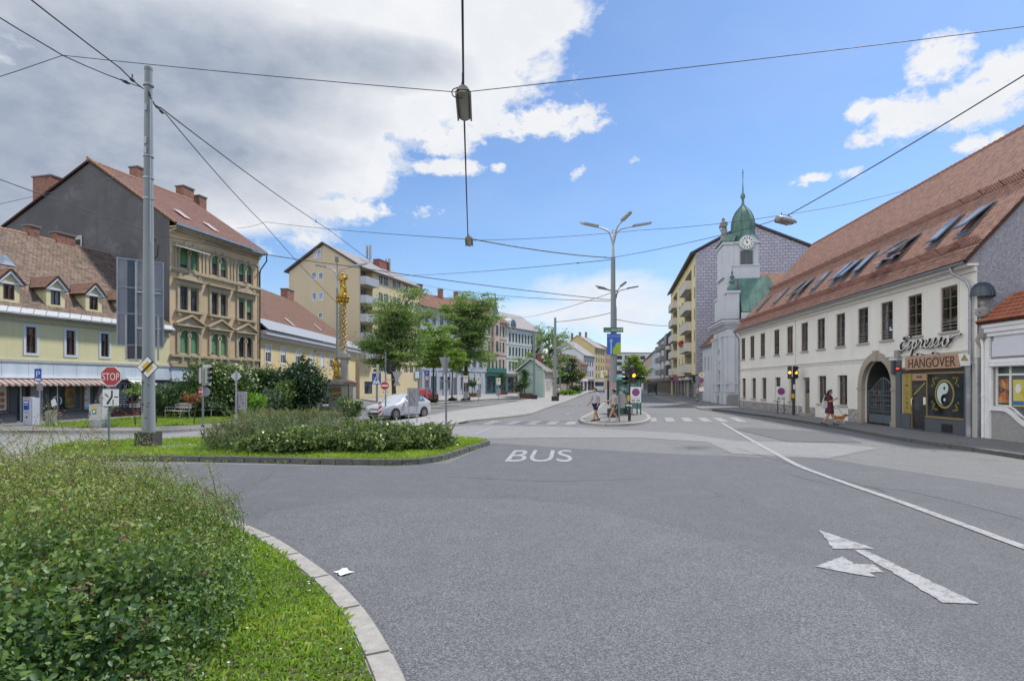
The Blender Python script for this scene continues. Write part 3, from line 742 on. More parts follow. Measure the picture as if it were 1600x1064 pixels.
n = 20
for s_ in (-1, 1):
 pts = [(ax+s_*AW, AZ+AW)] + [(ax+s_*AW*math.cos(PI/2*i/n), AZ+AW*math.sin(PI/2*i/n)) for i in range(n+1)]
 m.plate(pts, 0.001, .22)
m.build('wall', W_white, K, recalc=False)
m = MB(); m.add([(KL,0,0),(KL,KD,0),(KL,KD,KE+.46),(KL,KD/2,KE+7.17),(KL,-.4,KE+.02),(KL,0,KE-.02)], [(0,1,2,3,4,5)]); m.build('gable_wall', W_grey, K); MB().add([(0,0,KE),(0,KD,KE),(0,KD/2,KE+7.0)], [(0,1,2)]).build('gable_wall', W_grey, K)
SLK = 7.1/6.35; ey = -.42; ez = KE+.02
m = MB(); slope(m, -.12, KL+.12, ey, ez, KD/2, ez+(KD/2-ey)*SLK, .13); slope(m, -.12, KL+.12, KD+.42, ez, KD/2, ez+(KD/2-ey)*SLK, .13)
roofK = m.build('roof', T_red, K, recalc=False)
zr = ez+(KD/2-ey)*SLK
m = MB()
for i in range(80):
 a = -.12+i*(KL+.24)/80; m.tube([(a,KD/2,zr+.06),(a+(KL+.24)/80*1.06,KD/2,zr+.085)], [.13,.145], 10)
m.build('ridge_tile', plain('ridge_tile_clay', (.33,.15,.11), .85, .25, 6), K, 50)
nrm = Vector((0,-SLK,1)).normalized(); tv = Vector((0,1,SLK)).normalized()
def onroof(x, v, h=0.0): return Vector((x, ey, ez)) + tv*v + nrm*(.13+h)
def guard(v):
 m = MB(); k = 24; st = KL/k
 for i in range(k):
  a = .1+i*st; b = a+st-.03
  for hh in (.03,.10,.17,.24): m.tube([onroof(a,v,hh), onroof(b,v,hh)], .018, 4)
  for j in range(9): x = a+(b-a)*j/8; m.tube([onroof(x,v,.0), onroof(x,v,.26)], .016, 4)
  m.tube([onroof(a,v,.24), onroof(a,v-.0+.28,0)], .012, 4)
  m.tube([onroof(a,v+.0,0), onroof(a,v,.3)], .022, 5)
 return m.build('snow_guard', plain('snow_guard_paint', (.21,.085,.065), .7, .25), K, 50)
u_, y_, z_ = fk.roofhit(1400, 424, ey, ez, SLK); v1 = math.hypot(y_-ey, z_-ez)
u_, y_, z_ = fk.roofhit(1400, 366, ey, ez, SLK); v2 = math.hypot(y_-ey, z_-ez)
guard(.95); guard(4.55)
SKF = plain('skylight_frame', (.15,.16,.175), .4, .15, 6, metal=.4)
SKG = darkglass('skylight_glass', (.09,.105,.125))
CLOTH = NT('striped_cloth')
def _cloth():
 t = CLOTH; p = t.obj(); q = t.new('ShaderNodeSeparateXYZ'); t.t.links.new(p, q.inputs[0])
 s_ = t.math('GREATER_THAN', t.math('FRACT', t.math('MULTIPLY', t.math('ADD', q.outputs[0], q.outputs[1]), 5.5)), .55)
 c = t.mix(s_, (.55,.53,.58), (.12,.10,.22)); c = t.mix(t.mapr(t.noise(5, p, 3), .5, .62, 0, .8), c, (.45,.2,.25))
 return t.end(t.bsdf(c, .85))
CLOTH = _cloth()
def skylight(px, py, w=.72, l=1.5, tilt=0.0):
 u, y, z = fk.roofhit(px, py, ey, ez, SLK); v = math.hypot(y-ey, z-ez)
 f = MB()
 f_T = Matrix(((1,0,0,u),(0,tv.y,nrm.y,0),(0,tv.z,nrm.z,0),(0,0,0,1))); P = onroof(u, v)
 f_T = Matrix.Translation((P.x,P.y,P.z)) @ Matrix(((1,0,0,0),(0,tv.y,nrm.y,0),(0,tv.z,nrm.z,0),(0,0,0,1)))
 fr = MB(); fr.T = f_T
 for a in (-w/2, w/2-.07): fr.box(a, a+.07, 0, l, -.05, .05)
 fr.box(-w/2+.07, w/2-.07, 0, .08, -.05, .05); fr.box(-w/2+.07, w/2-.07, l-.12, l, -.05, .06)
 fr.box(-w/2-.12, w/2+.12, -.16, -.004, -.02, .02)
 o = fr.build('skylight', SKF, K, bevel=.008)
 s_ = MB(); s_.T = f_T @ Matrix.Translation((0,l-.1,.052)) @ Matrix.Rotation(tilt*.55, 4, 'X')
 s_.box(-w/2+.02, w/2-.02, -l+.1, 0, 0, .05)
 ssh = s_.build('sash', SKF, o, bevel=.006)
 gl = MB(); gl.T = s_.T; gl.box(-w/2+.1, w/2-.1, -l+.2, -.09, .052, .058); gl.build('pane', SKG, o)
 return o, f_T
for px, py in ((1187,487),(1214,477),(1241,467),(1257,463.5),(1272,455),(1309,443.5),(1325,437.5),(1343,429),(1397,412.5) ): pass
SKY = [(1187,486,-.0),(1213,476,-.0),(1238,467.5,-.25),(1250,464,-.25),(1274,455,0),(1306,444,-.2),(1319,440,-.25),(1342,430,-.12),(1383,415,-.5),(1403,408,-.45),(1464,384,-.12),(1510,368,-.32)]
sk = [skylight(*s_[:2], tilt=s_[2]) for s_ in SKY]
for k in (8, 9):
 o, T = sk[k]; m = MB(); m.T = T
 pts = []
 for i in range(7):
  for j in range(4): pts.append((-.36+.24*j, -.1-.0+i*.12-.15, .30-.045*i+.03*math.sin(i*2+j*1.7)))
 m.add(pts, [(i*4+j,i*4+j+1,i*4+j+5,i*4+j+4) for i in range(6) for j in range(3)]); m.build('cloth', CLOTH, o, 60)
gutter(K, -.1, KL+.1, ey-.05, ez+.02)
m = MB(); m.box(-.05, KL+.05, ey+.05, .02, KE-.10, KE-.01); m.box(0, KL, -.09, .0, KE-.28, KE-.103); m.build('cornice', W_trim, K)
m = MB(); m.box(.02, px1+.02, -.06, .0, 3.26, 3.35); m.box(.02, px1+.02, -.035, .0, 3.13, 3.2); m.build('string_course', W_trim, K, bevel=.01)
for x in up: m = MB(); surround(m, x, zs, ww, wh, .07, .025, False); m.build('window_surround', W_trim, K)
SILL = plain('stone_sill', (.42,.40,.37), .85, .15)
for i, x in enumerate(up): window(K, x, zs, ww, wh, F_brown, 'grid', rec=.03, curtain=CURT if i in (1,4,6,7,9) else None, sill=SILL)
for x, z, h, w in lo: window(K, x, z, w, h, F_brown, 'grid', rec=.12, curtain=CURT, sill=SILL)
for i in range(5, 12):
 x = up[i]; m = MB()
 for k in range(3): m.tube([(x-ww/2+.02,-.0,zs+.14+.13*k),(x+ww/2-.02,-.0,zs+.14+.13*k)], .013, 6)
 m.build('window_guard_rail', plain('pale_rail', (.36,.33,.32), .5), K, 60)
for a, b, z in ((.02, dxk-1.35, .68), (dxk-1.1, dxk-.56, .66), (dxk+.56, dxk+1.3, .66), (ax-AW-1.35, ax-AW-.38, .76)): MB().box(a, b, -.045, .0, .10, z).build('plinth', MARB, K, bevel=.01)
DOORW = plain('old_door_wood', (.24,.21,.17), .7, .25, 5)
m = MB(); m.box(dxk-.46, dxk+.46, .14, .2, .25, 2.42); d = m.build('door', DOORW, K)
m = MB()
for z0, z1 in ((.4,1.0),(1.1,1.35)):
 for s_ in (-1,1): m.box(dxk+s_*.22-.17, dxk+s_*.22+.17, .12, .139, z0, z1)
m.build('door_panel', DOORW, d, bevel=.015)
MB().box(dxk-.36, dxk+.36, .128, .139, 1.5, 2.3).build('pane', darkglass(), d)
MB().box(dxk+.36, dxk+.40, .08, .138, 1.15, 1.3).build('handle', BLACK, d, bevel=.01)
MB().box(dxk-.6, dxk+.6, -.3, .139, .10, .24).build('doorstep', STONE, K, bevel=.015)
m = MB()
m.ring(ax, AZ, AW-.02, AW+.34, -.07, .12, 28, 0, 0, PI)
for s_ in (-1, 1):
 a, b = sorted((ax+s_*(AW-.02), ax+s_*(AW+.34))); m.box(a, b, -.07, .12, .12, AZ-.13); m.box(a-.03, b+.03, -.1, .12, AZ-.128, AZ-.002); m.box(a-.03, b+.03, -.11, .12, .1, .33)
m.plate([(ax-.14,AZ+AW-.08),(ax+.14,AZ+AW-.08),(ax+.19,AZ+AW+.42),(ax-.19,AZ+AW+.42)], -.13, .05)
portal = m.build('portal', STONE, K, bevel=.012)
m = MB(); m.ring(ax, AZ, AW-.03, AW+.02, .221, 2.6, 24, 0, 0, PI)
for s_ in (-1,1): m.quad((ax+s_*AW,.221,.1),(ax+s_*AW,2.6,.1),(ax+s_*AW,2.6,AZ),(ax+s_*AW,.221,AZ))
m.quad((ax-AW,2.61,.1),(ax+AW,2.61,.1),(ax+AW,2.61,AZ+AW),(ax-AW,2.61,AZ+AW))
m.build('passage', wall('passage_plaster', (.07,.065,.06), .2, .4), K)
gy = .3; m = MB()
def gtop(t): return 1.95+.55*math.sin(PI*min(1,max(0,t)))**1.0*(.55+.45*t) if False else 1.72+.62*(.5-.5*math.cos(PI*(1-abs(2*t-1))))
for k in range(-9, 10):
 x = ax+k*AW/9.2; z1 = gtop((k+9.2)/18.4)
 m.tube([(x,gy,.55),(x,gy,z1)], .014 if k % 9 else .03, 6)
for z in (.55, 1.02, 1.5): m.box(ax-AW+.01, ax+AW-.01, gy-.015, gy+.015, z, z+.035)
pts = [(ax-AW+2*AW*i/40, gy, gtop(i/40)) for i in range(41)]; m.tube(pts, .026, 6)
for s_ in (-1,1):
 m.box(ax+s_*AW/2-AW/2+.02, ax+s_*AW/2+AW/2-.02, gy-.012, gy+.012, .17, .55)
 for k in range(8):
  x = ax+s_*(.12+k*.14)
  for zc in (.75, 1.27): m.ring(x, zc, .042, .058, gy-.01, gy+.01, 12)
  m.ring(x, 1.72, .03, .045, gy-.01, gy+.01, 10)
  m.tube([(x-.06,gy,.86),(x,gy,.95),(x+.06,gy,.86)], .009, 5)
gate = m.build('gate', IRON, K, 50)
for k, col in enumerate(((.32,.09,.08),(.10,.12,.30),(.10,.2,.14),(.35,.16,.06))):
 for j in range(3):
  x = ax-.16-.19*((k*3+j)%4)-.03*j; z = 1.0+.2*((k+j*2)%4)
  MB().plate([(x-.03,z),(x,z-.09),(x+.03,z),(x+.06,z+.13),(x+.02,z+.1),(x,z+.15),(x-.02,z+.1),(x-.06,z+.13)], gy-.03, gy-.016).build('painted_ornament', plain('gate_ornament_%d' % k, sc3(col,.7), .6, .3), gate)
xd = KL-.18; downpipe(K, [(xd-.55,ey-.05,ez-.02),(xd-.5,ey-.02,ez-.25),(xd-.1,-.18,ez-.62),(xd,-.12,ez-.95),(xd,-.12,3.0),(xd,-.12,2.85)], .055)
downpipe(K, [(.2,ey-.05,ez-.02),(.2,ey,ez-.2),(.14,-.12,ez-.6),(.12,-.1,ez-.8),(.12,-.1,.15)], .055)
PIPE = wall('weathered_pipe', (.24,.25,.265), .3, .6, (.12,.12,.13), .2, 20, patch=(.42,.42,.44))
downpipe(K, [(xd+.12,-.15,2.84),(xd+.02,-.2,2.76),(xd+.1,-.26,2.5),(xd+.13,-.26,2.2),(xd+.13,-.26,.13)], .085, PIPE, 'drain_pipe')
m = MB(); m.tube([(lo[4][0]+.55,-.02,.9),(lo[4][0]+.55,-.02,KE-.3)], .014, 5); m.build('cable', plain('pale_cable', (.5,.48,.45), .8), K)
# ---- pub front
GRAN = plain('dark_granite', (.085,.095,.115), .45, .25, 30)
PUBB = plain('tan_sign_board', (.42,.25,.15), .6, .12, 3)
GOLD = plain('gold_paint', (.34,.26,.05), .5, .2, 8)
GOLDF = plain('brass_frame', (.36,.27,.12), .4, .15, 6, metal=.4)
m = MB()
m.box(px0, px0+.36, -.07, .02, .11, 2.7); m.box(px1-.33, px1, -.07, .02, .11, 2.7)
m.box(px0, px0+.36, -.068, .02, 2.701, 3.1); m.box(px1-.33, px1, -.068, .02, 2.701, 3.1); m.box(px0+.361, px1-.331, -.06, .02, 2.7, 2.76)
pd0, pd1 = px0+.62, px0+1.08
DX0, DX1 = fk.hit(1424)[0], fk.hit(1447)[0]        # door
m.box(px0+.36, DX0-.01, -.05, .1, .11, .76); m.box(DX1+.01, px1-.33, -.06, .1, .11, .70)
pub = m.build('shop_front', GRAN, K, bevel=.006)
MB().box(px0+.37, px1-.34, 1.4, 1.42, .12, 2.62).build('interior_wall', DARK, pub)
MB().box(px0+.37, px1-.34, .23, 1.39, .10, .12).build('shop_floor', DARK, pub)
bz0, bz1 = fk.hit(1461, 579)[1], fk.hit(1461, 555)[1]
bx0, bx1 = fk.hit(1419)[0], fk.hit(1505)[0]
bz0, bz1 = 2.66, 3.2
board = MB().box(bx0, bx1, -.13, -.072, bz0, bz1).build('sign_board', PUBB, K, bevel=.005)
LETD = plain('dark_letter', (.035,.03,.035), .5, .1)
letters('HANGOVER', .40, LETD, board, ((bx0+bx1)/2,-.134,bz0+.075), 0, 1.0, .006)
letters('THE', .07, LETD, board, ((bx0+bx1)/2+.13,-.134,bz0+.27), 0, .8)
MB().box(px0+.37, px1-.34, .0, .06, 2.52, 2.69).build('fascia', plain('dark_board', (.06,.055,.05), .7), pub)  # dark board above the pub window
ys = MB().box(px0+.42, DX0-.06, .02, .05, .78, 2.5).build('sign_strip', GOLD, pub)
xs_ = (px0+.42+DX0-.06)/2
for k, ch in enumerate('YIN YANG'):
 if ch != ' ': letters(ch, .12, LETD, ys, (xs_, .016, 2.32-.19*k), 0, .9)
tb = MB().box(DX0, DX1, .03, .06, 2.2, 2.5).build('sign_panel', PUBB, pub); letters('YIN YANG', .10, LETD, tb, ((DX0+DX1)/2,.026,2.3), 0, .6)
m = MB()
for x in (DX0-.05, DX1): m.box(x, x+.05, .0, .08, .12, 2.52)
m.box(DX1+.05, px1-.35, -.02, .06, .702, .76); m.box(DX1+.05, px1-.35, .0, .06, 2.46, 2.518); m.box(px1-.39, px1-.34, .0, .06, .76, 2.46); m.box(DX1+.05, px1-.35, -.09, -.021, .69, .73)
m.build('window_frame', GOLDF, pub, bevel=.006)
door = MB().box(DX0, DX1, .045, .07, .13, 2.195).build('door', plain('black_door', (.02,.02,.024), .25, .1), pub)
MB().box(DX0+.08, DX1-.06, .036, .043, .95, 2.05).build('pane', darkglass(), door)
MB().tube([(DX0+.05,.03,.95),(DX0+.05,-.03,1.0),(DX0+.05,-.03,1.4),(DX0+.05,.03,1.45)], .016, 8).build('handle', plain('steel', (.6,.6,.6), .25, .05, 5, metal=1), door, 60)
MB().box(DX1-.24, DX1-.08, .028, .034, 1.2, 1.5).build('notice', plain('paper', (.7,.7,.68), .8, .05), door)
MB().ext([(DX0+.1,.03,1.62),(DX0+.16,.03,1.58),(DX1-.1,.03,2.08),(DX1-.16,.03,2.12)], (0,.004,0)).build('sticker', GOLD, door)
MB().box(DX0-.1, DX1+.06, -.25, .045, .10, .16).build('doorstep', GRAN, pub)
wx0, wx1 = DX1+.07, px1-.4
pane = MB().box(wx0, wx1, .03, .036, .76, 2.46).build('shop_window', darkglass('pub_glass', (.012,.015,.018), .15), pub)
cx_, cz_ = wx0+(wx1-wx0)*.47, 1.66
m = MB(); m.ring(cx_, cz_, .50, .57, .018, .028, 40); m.build('gold_ring', GOLD, pane)
YW = plain('pale_mint', (.52,.62,.60), .5, .05)
def yinyang():
 r = .45; n = 24; pts = [(cx_+r*math.cos(PI/2+PI*i/n), cz_+r*math.sin(PI/2+PI*i/n)) for i in range(n+1)]
 pts += [(cx_-r/2*math.cos(-PI/2+PI*i/n)*1.0, cz_-r/2+r/2*math.sin(-PI/2+PI*i/n)) for i in range(1, n)]
 pts += [(cx_+r/2*math.cos(-PI/2+PI*i/n), cz_+r/2+r/2*math.sin(-PI/2+PI*i/n)) for i in range(0, n)]
 return pts
m = MB(); m.plate(yinyang(), .021, .027); m.disc(cx_, cz_-.225, .065, .0205, .0275); yy = m.build('yin_yang_emblem', YW, pane)
MB().disc(cx_, cz_+.225, .065, .017, .0205).build('emblem_eye', LETD, pane)
m = MB()
for sx, sz in ((-1,-1),(1,-1),(-1,1),(1,1)):
 x, z = cx_+sx*(.66 if sx < 0 else .72), cz_+sz*.6
 for k in range(4):
  m.ring(x+sx*(-.02+.035*k)*(1 if k % 2 else -1), z-sz*.09*k, .03, .055, .022, .027, 12, 0, .4*k, .4*k+4.6)
 m.ring(x-sx*.12, z+sz*.02, .025, .05, .022, .027, 12, 0, 0, 5); m.ring(x-sx*.22, z+sz*.03, .018, .035, .022, .027, 12, 0, 1, 6)
m.build('gold_scroll', GOLD, pane)
m = MB(); vx = (DX1+px1)/2+.05; m.box(vx-.32, vx+.32, -.075, -.061, .18, .5)
for k in range(6): m.box(vx-.29, vx+.29, -.092, -.076, .2+.048*k, .225+.048*k)
m.build('vent_grille', BLACK, pub)
om = MB().box(px0+.1, px0+.33, -.1, -.071, 2.62, 2.86).build('open_sign', BLACK, pub)
letters('OPEN', .085, emis('red_led', (1,.05,.03), 1.6), om, (px0+.215,-.104,2.7), 0, .75)
MB().box(px0-.22, px0-.02, -.16, -.01, 2.5, 3.1).build('panel', plain('blue_grey_panel', (.06,.075,.10), .5), K, bevel=.006)
for fx in (.33, .62): MB().tube([(bx0+(bx1-bx0)*fx,-.02,3.25),(bx0+(bx1-bx0)*fx,-.2,3.32),(bx0+(bx1-bx0)*fx,-.3,3.27)], [.015,.015,.05], 8).build('spot_lamp', BLACK, K, 50)
def script():
 x0, x1 = fk.hit(1411)[0], fk.hit(1505)[0]; zA = fk.hit(1411, 552)[1]; zB = fk.hit(1505, 536)[1]
 k = x1-x0
 S = [[(.115,.98),(.075,1.0),(.045,.88),(.06,.72),(.10,.66)], [(.10,.66),(.04,.6),(.0,.35),(.02,.05),(.08,.02),(.14,.2)], [(.14,.2),(.185,.55),(.175,.3),(.165,.05),(.14,.02),(.19,.12),(.235,.35)],
   [(.235,.35),(.265,.6),(.25,.1),(.225,-.45)], [(.25,.3),(.30,.6),(.32,.4),(.29,.05),(.26,.12)], [(.30,.08),(.35,.3),(.385,.6),(.40,.48),(.415,.5),(.40,.15),(.43,.06),(.47,.25)],
   [(.47,.25),(.515,.42),(.51,.6),(.475,.5),(.47,.15),(.51,.02),(.555,.2)], [(.555,.2),(.61,.6),(.605,.3),(.59,.04),(.555,.05),(.62,.12),(.655,.3)], [(.655,.3),(.70,.6),(.695,.3),(.68,.04),(.645,.05),(.71,.12),(.75,.3)],
   [(.82,.55),(.77,.45),(.765,.1),(.81,.02),(.85,.3),(.825,.58),(.87,.5),(.93,.62),(1.0,.66)], [(.115,.98),(.16,.96),(.185,.86)]]
 z0 = 3.36; hh = .78; a = MB(); b = MB()
 for s_ in S:
  pts = smooth([(x0+p[0]*k+(p[1]-.3)*.12, -.16, z0+.16+p[1]*hh*.75) for p in s_], 5)
  a.tube(pts, .024, 6)
  for i in range(len(pts)-1):
   p, q = pts[i], pts[i+1]; t = .07
   b.ext([(p.x-t,-.12,p.z-.03),(p.x+t*.5,-.12,p.z+.03),(q.x+t*.5,-.12,q.z+.03),(q.x-t,-.12,q.z-.03)], (0,.06,0))
 o = b.build('cursive_sign', LETD, K, recalc=True); a.build('neon_tube', plain('pale_tube', (.7,.68,.66), .35, .05), o, 60)
 MB().box(x0-.34, x0-.04, -.2, -.01, 3.2, 3.55).build('junction_box', plain('stained_box', (.3,.29,.27), .8, .3, 8), K, bevel=.008)
script()
MB().box(KL-.04, KL+.02, -.06, .3, 3.0, 3.55).build('corner_block', W_trim, K)
# ---- niche statue at the gable corner (fixed to the house)
nx, ny = KL+.02, .14; m = MB()
n = 14; rad = .40
vs = []; 
for j in range(8):
 t = PI/2*j/7; rr = rad*(math.cos(t)**.75 if j < 7 else .02); zz = 5.18+.52*math.sin(t)
 for i in range(n+1):
  a = -PI/2+PI*i/n; vs.append((nx+rr*math.cos(a), ny+rr*math.sin(a), zz))
m.add(vs, [(j*(n+1)+i, j*(n+1)+i+1, (j+1)*(n+1)+i+1, (j+1)*(n+1)+i) for j in range(7) for i in range(n)])
for i in range(0, n+1, 2):
 m.tube([Vector(vs[j*(n+1)+i])*1 for j in range(8)], .014, 5)
m.build('canopy', ZINC_D, K, 50)
m = MB(); m.lathe([(.02,3.3),(.10,3.4),(.2,3.55),(.24,3.62),(.24,3.68)], nx, ny, 12, 0, -PI/2, PI/2); m.build('corbel', STONE, K, 40)

# ---- small neighbour
fl = Fr((16.98,20.6), (16.31,13.4)); Lh = fl.root('roughcast_house', 'low grey roughcast shop with orange tile eaves and curved white window', 'house')
W_rough = NT('roughcast')
def _rough():
 t = W_rough; p = t.pos(); v = t.noise(38, p, 4, .7); n = t.noise(.6, p, 5)
 c = t.mix(t.mapr(v, .35, .65, 0, 1), (.20,.195,.19), (.50,.49,.48)); c = t.mix(t.mapr(n, .4, .7, 0, .3), c, (.28,.27,.26))
 return t.end(t.bsdf(c, .95, 0, t.bump(v, .9, .03), .2))
W_rough = _rough()
lx0 = fl.hit(1552)[0]; lx1 = lx0+2.6; LZ0, LZ1 = 1.28, 2.72
m = MB(); facade(m, 0, fl.L, 0, 3.85, [(lx0, lx1, LZ0-.55, LZ1)], dep=.2); m.add([(0,0,0),(0,6,0),(0,6,3.85),(0,0,3.85)], [(0,1,2,3)]); m.add([(fl.L,0,0),(fl.L,6,0),(fl.L,6,3.85),(fl.L,0,3.85)], [(0,1,2,3)]); m.add([(0,6,0),(fl.L,6,0),(fl.L,6,3.85),(0,6,3.85)], [(0,1,2,3)])
m.build('wall', W_rough, Lh, recalc=False)
LW = plain('white_masonry_paint', (.72,.72,.73), .6, .08, 4)
def bz(t): return LZ0-.0-.50*(.5-.5*math.cos(PI*min(1,max(0,(t-.18)/.45)))) if t < .63 else LZ0-.5
pts = [(lx0+(lx1-lx0)*i/30, bz(i/30)) for i in range(31)]
m = MB()
for i in range(30):
 (a,za),(b,zb) = pts[i], pts[i+1]
 m.ext([(a,.0,LZ0-.55),(b,.0,LZ0-.55),(b,.0,zb),(a,.0,za)], (0,.2,0))
m.build('spandrel', W_rough, Lh)
m = MB()
for i in range(30):
 (a,za),(b,zb) = pts[i], pts[i+1]
 m.ext([(a,-.06,za-.16),(b,-.06,zb-.16),(b,-.06,zb-.0),(a,-.06,za-.0)], (0,.22,0))
m.box(lx0-.16, lx0-.002, -.06, .05, LZ0-.16, LZ1+.2); m.box(lx0-.002, lx1, -.06, .05, LZ1+.003, LZ1+.2); m.box(lx0-.16, lx1, -.09, -.061, LZ1+.05, LZ1+.13)
m.build('window_surround', LW, Lh)
m = MB(); m.box(lx0, lx0+.07, .08, .15, LZ0, LZ1); m.box(lx0+.62, lx0+.69, .08, .15, LZ0-.28, LZ1); m.box(lx0+.07, lx1, .085, .145, LZ1-.38, LZ1-.31); m.box(lx0+.07, lx1, .08, .15, LZ1-.07, LZ1); m.box(lx0+2.0, lx0+2.07, .08, .15, LZ0-.5, LZ1)
for i in range(30):
 (a,za),(b,zb) = pts[i], pts[i+1]; m.ext([(a,.082,za),(b,.082,zb),(b,.082,zb+.05),(a,.082,za+.05)], (0,.066,0))
wfr = m.build('window', F_white, Lh)
MB().quad((lx0,.12,LZ0-.5),(lx1,.12,LZ0-.5),(lx1,.12,LZ1),(lx0,.12,LZ1)).build('pane', darkglass('shop_glass', (.04,.05,.05)), wfr)
MB().tube([(lx0-.02,-.07,LZ1-.02),(lx1,-.07,LZ1-.02)], .06, 10).build('shutter_roll', LW, Lh, 50)
def poster(parent, x0, x1, z0, z1, y, cols, seed, name='poster', th=.004):
 key = 'poster_%d' % seed
 if key not in _M:
  t = NT(key); p = t.scl(t.obj(), 1, 1, 1.0)
  v = t.new('ShaderNodeTexVoronoi'); v.inputs['Scale'].default_value = 5.5; t.t.links.new(p, v.inputs['Vector'])
  s_ = t.new('ShaderNodeSeparateColor'); t.t.links.new(v.outputs['Color'], s_.inputs[0])
  f = t.math('ADD', t.math('MULTIPLY', s_.outputs[0], .7), t.math('MULTIPLY', t.noise(9+seed % 3, p, 4), .45))
  _M[key] = t.end(t.bsdf(t.ramp(f, *[(.15+.75*i/(len(cols)-1), c) for i, c in enumerate(cols)]), .55))
 return MB().box(x0, x1, y, y+th, z0, z1).build(name, _M[key], parent)
poster(wfr, lx0+.12, lx0+.58, LZ0+.12, LZ0+.95, .108, [(.03,.02,.03),(.45,.12,.04),(.6,.3,.1),(.05,.04,.06)], 1)
po = poster(wfr, lx0+.75, lx0+1.22, LZ0+.02, LZ0+.92, .108, [(.55,.42,.03),(.6,.5,.08),(.55,.5,.2)], 2)
m = MB(); m.disc(lx0+.98, LZ0+.62, .12, .100, .104, 14, rz=.16); m.build('label', plain('paper', (.7,.7,.68), .8, .05), po)
MB().box(lx0+.76, lx0+1.21, .103, .107, LZ0+.06, LZ0+.2).build('stripe', plain('blue_print', (.05,.15,.35), .6), po)
poster(wfr, lx0+1.26, lx0+1.75, LZ0-.02, LZ0+.95, .108, [(.05,.25,.04),(.15,.4,.05),(.5,.5,.1),(.1,.2,.1)], 3)
MB().plate([(lx0+.0,3.0),(lx0+3.6,3.0),(lx0+3.6,3.72),(lx0+.1,3.72),(lx0+.1,3.6),(lx0,3.5)], -.05, -.004).build('sign_board', plain('blank_sign', (.62,.62,.68), .5, .04), Lh)
m = MB(); m.box(-.05, fl.L, -.18, .02, 3.86, 4.02); m.box(-.05, fl.L, -.22, .02, 4.022, 4.16); m.box(-.05, fl.L, -.12, .02, 3.72, 3.858); m.build('cornice', LW, Lh, bevel=.01)
m = MB(); slope(m, -.06, fl.L, -.28, 4.165, .75, 5.1, .12, hx0=.35); m.build('eaves_roof', T_new, Lh, recalc=False)
m = MB()
a, b = Vector((-.06,-.28,4.24)), Vector((.29,.75,5.2))
m.tube([a+(b-a)*i/8 for i in range(9)], .07, 8); m.tube([b+Vector((i*.6,0,.02*(i%2))) for i in range(12)], .075, 8); m.build('ridge_tile', plain('new_clay', (.36,.12,.06), .8, .2), Lh, 50)
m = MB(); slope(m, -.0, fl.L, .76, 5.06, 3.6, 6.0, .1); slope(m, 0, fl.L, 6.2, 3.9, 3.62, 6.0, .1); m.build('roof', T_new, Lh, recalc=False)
m = MB(); m.box(-.02, .24, -.1, .0, .12, 3.7); m.build('pilaster', LW, Lh, bevel=.01)
downpipe(Lh, [(.0,-.2,3.75),(.0,-.14,3.4),(.0,-.14,.13)], .045, LW)
# ---- generic town house further down the street
S_GREY = NT('slate_roof')
def _sl():
 t = S_GREY; uv = t.uv(); b = t.new('ShaderNodeTexBrick'); t.t.links.new(uv, b.inputs['Vector'])
 for k, v in (('Scale',1),('Brick Width',.4),('Row Height',.3),('Mortar Size',.015)): b.inputs[k].default_value = v
 b.inputs['Color1'].default_value = (.20,.195,.20,1); b.inputs['Color2'].default_value = (.27,.26,.26,1); b.inputs['Mortar'].default_value = (.09,.09,.09,1)
 c = t.mix(t.mapr(t.noise(.6, t.pos(), 5), .4, .7, 0, .5), b.outputs[0], (.22,.17,.15))
 return t.end(t.bsdf(c, .7))
S_GREY = _sl()
T_old = tiles('old_brown_tiles', (.215,.145,.11), (.10,.078,.064), (.34,.245,.19), .22, .19, .5, (.10,.085,.06))
T_mid = tiles('brick_red_tiles', (.25,.11,.08), (.17,.08,.06), (.30,.16,.12), .2, .17, .4, (.14,.10,.08))
BRICK = brickmat('chimney_brick'); CAP = plain('chimney_cap', (.16,.155,.15), .85)
DG = darkglass('far_glass', (.03,.037,.045))
F_pale = plain('pale_frame', (.55,.55,.54), .5, .1)
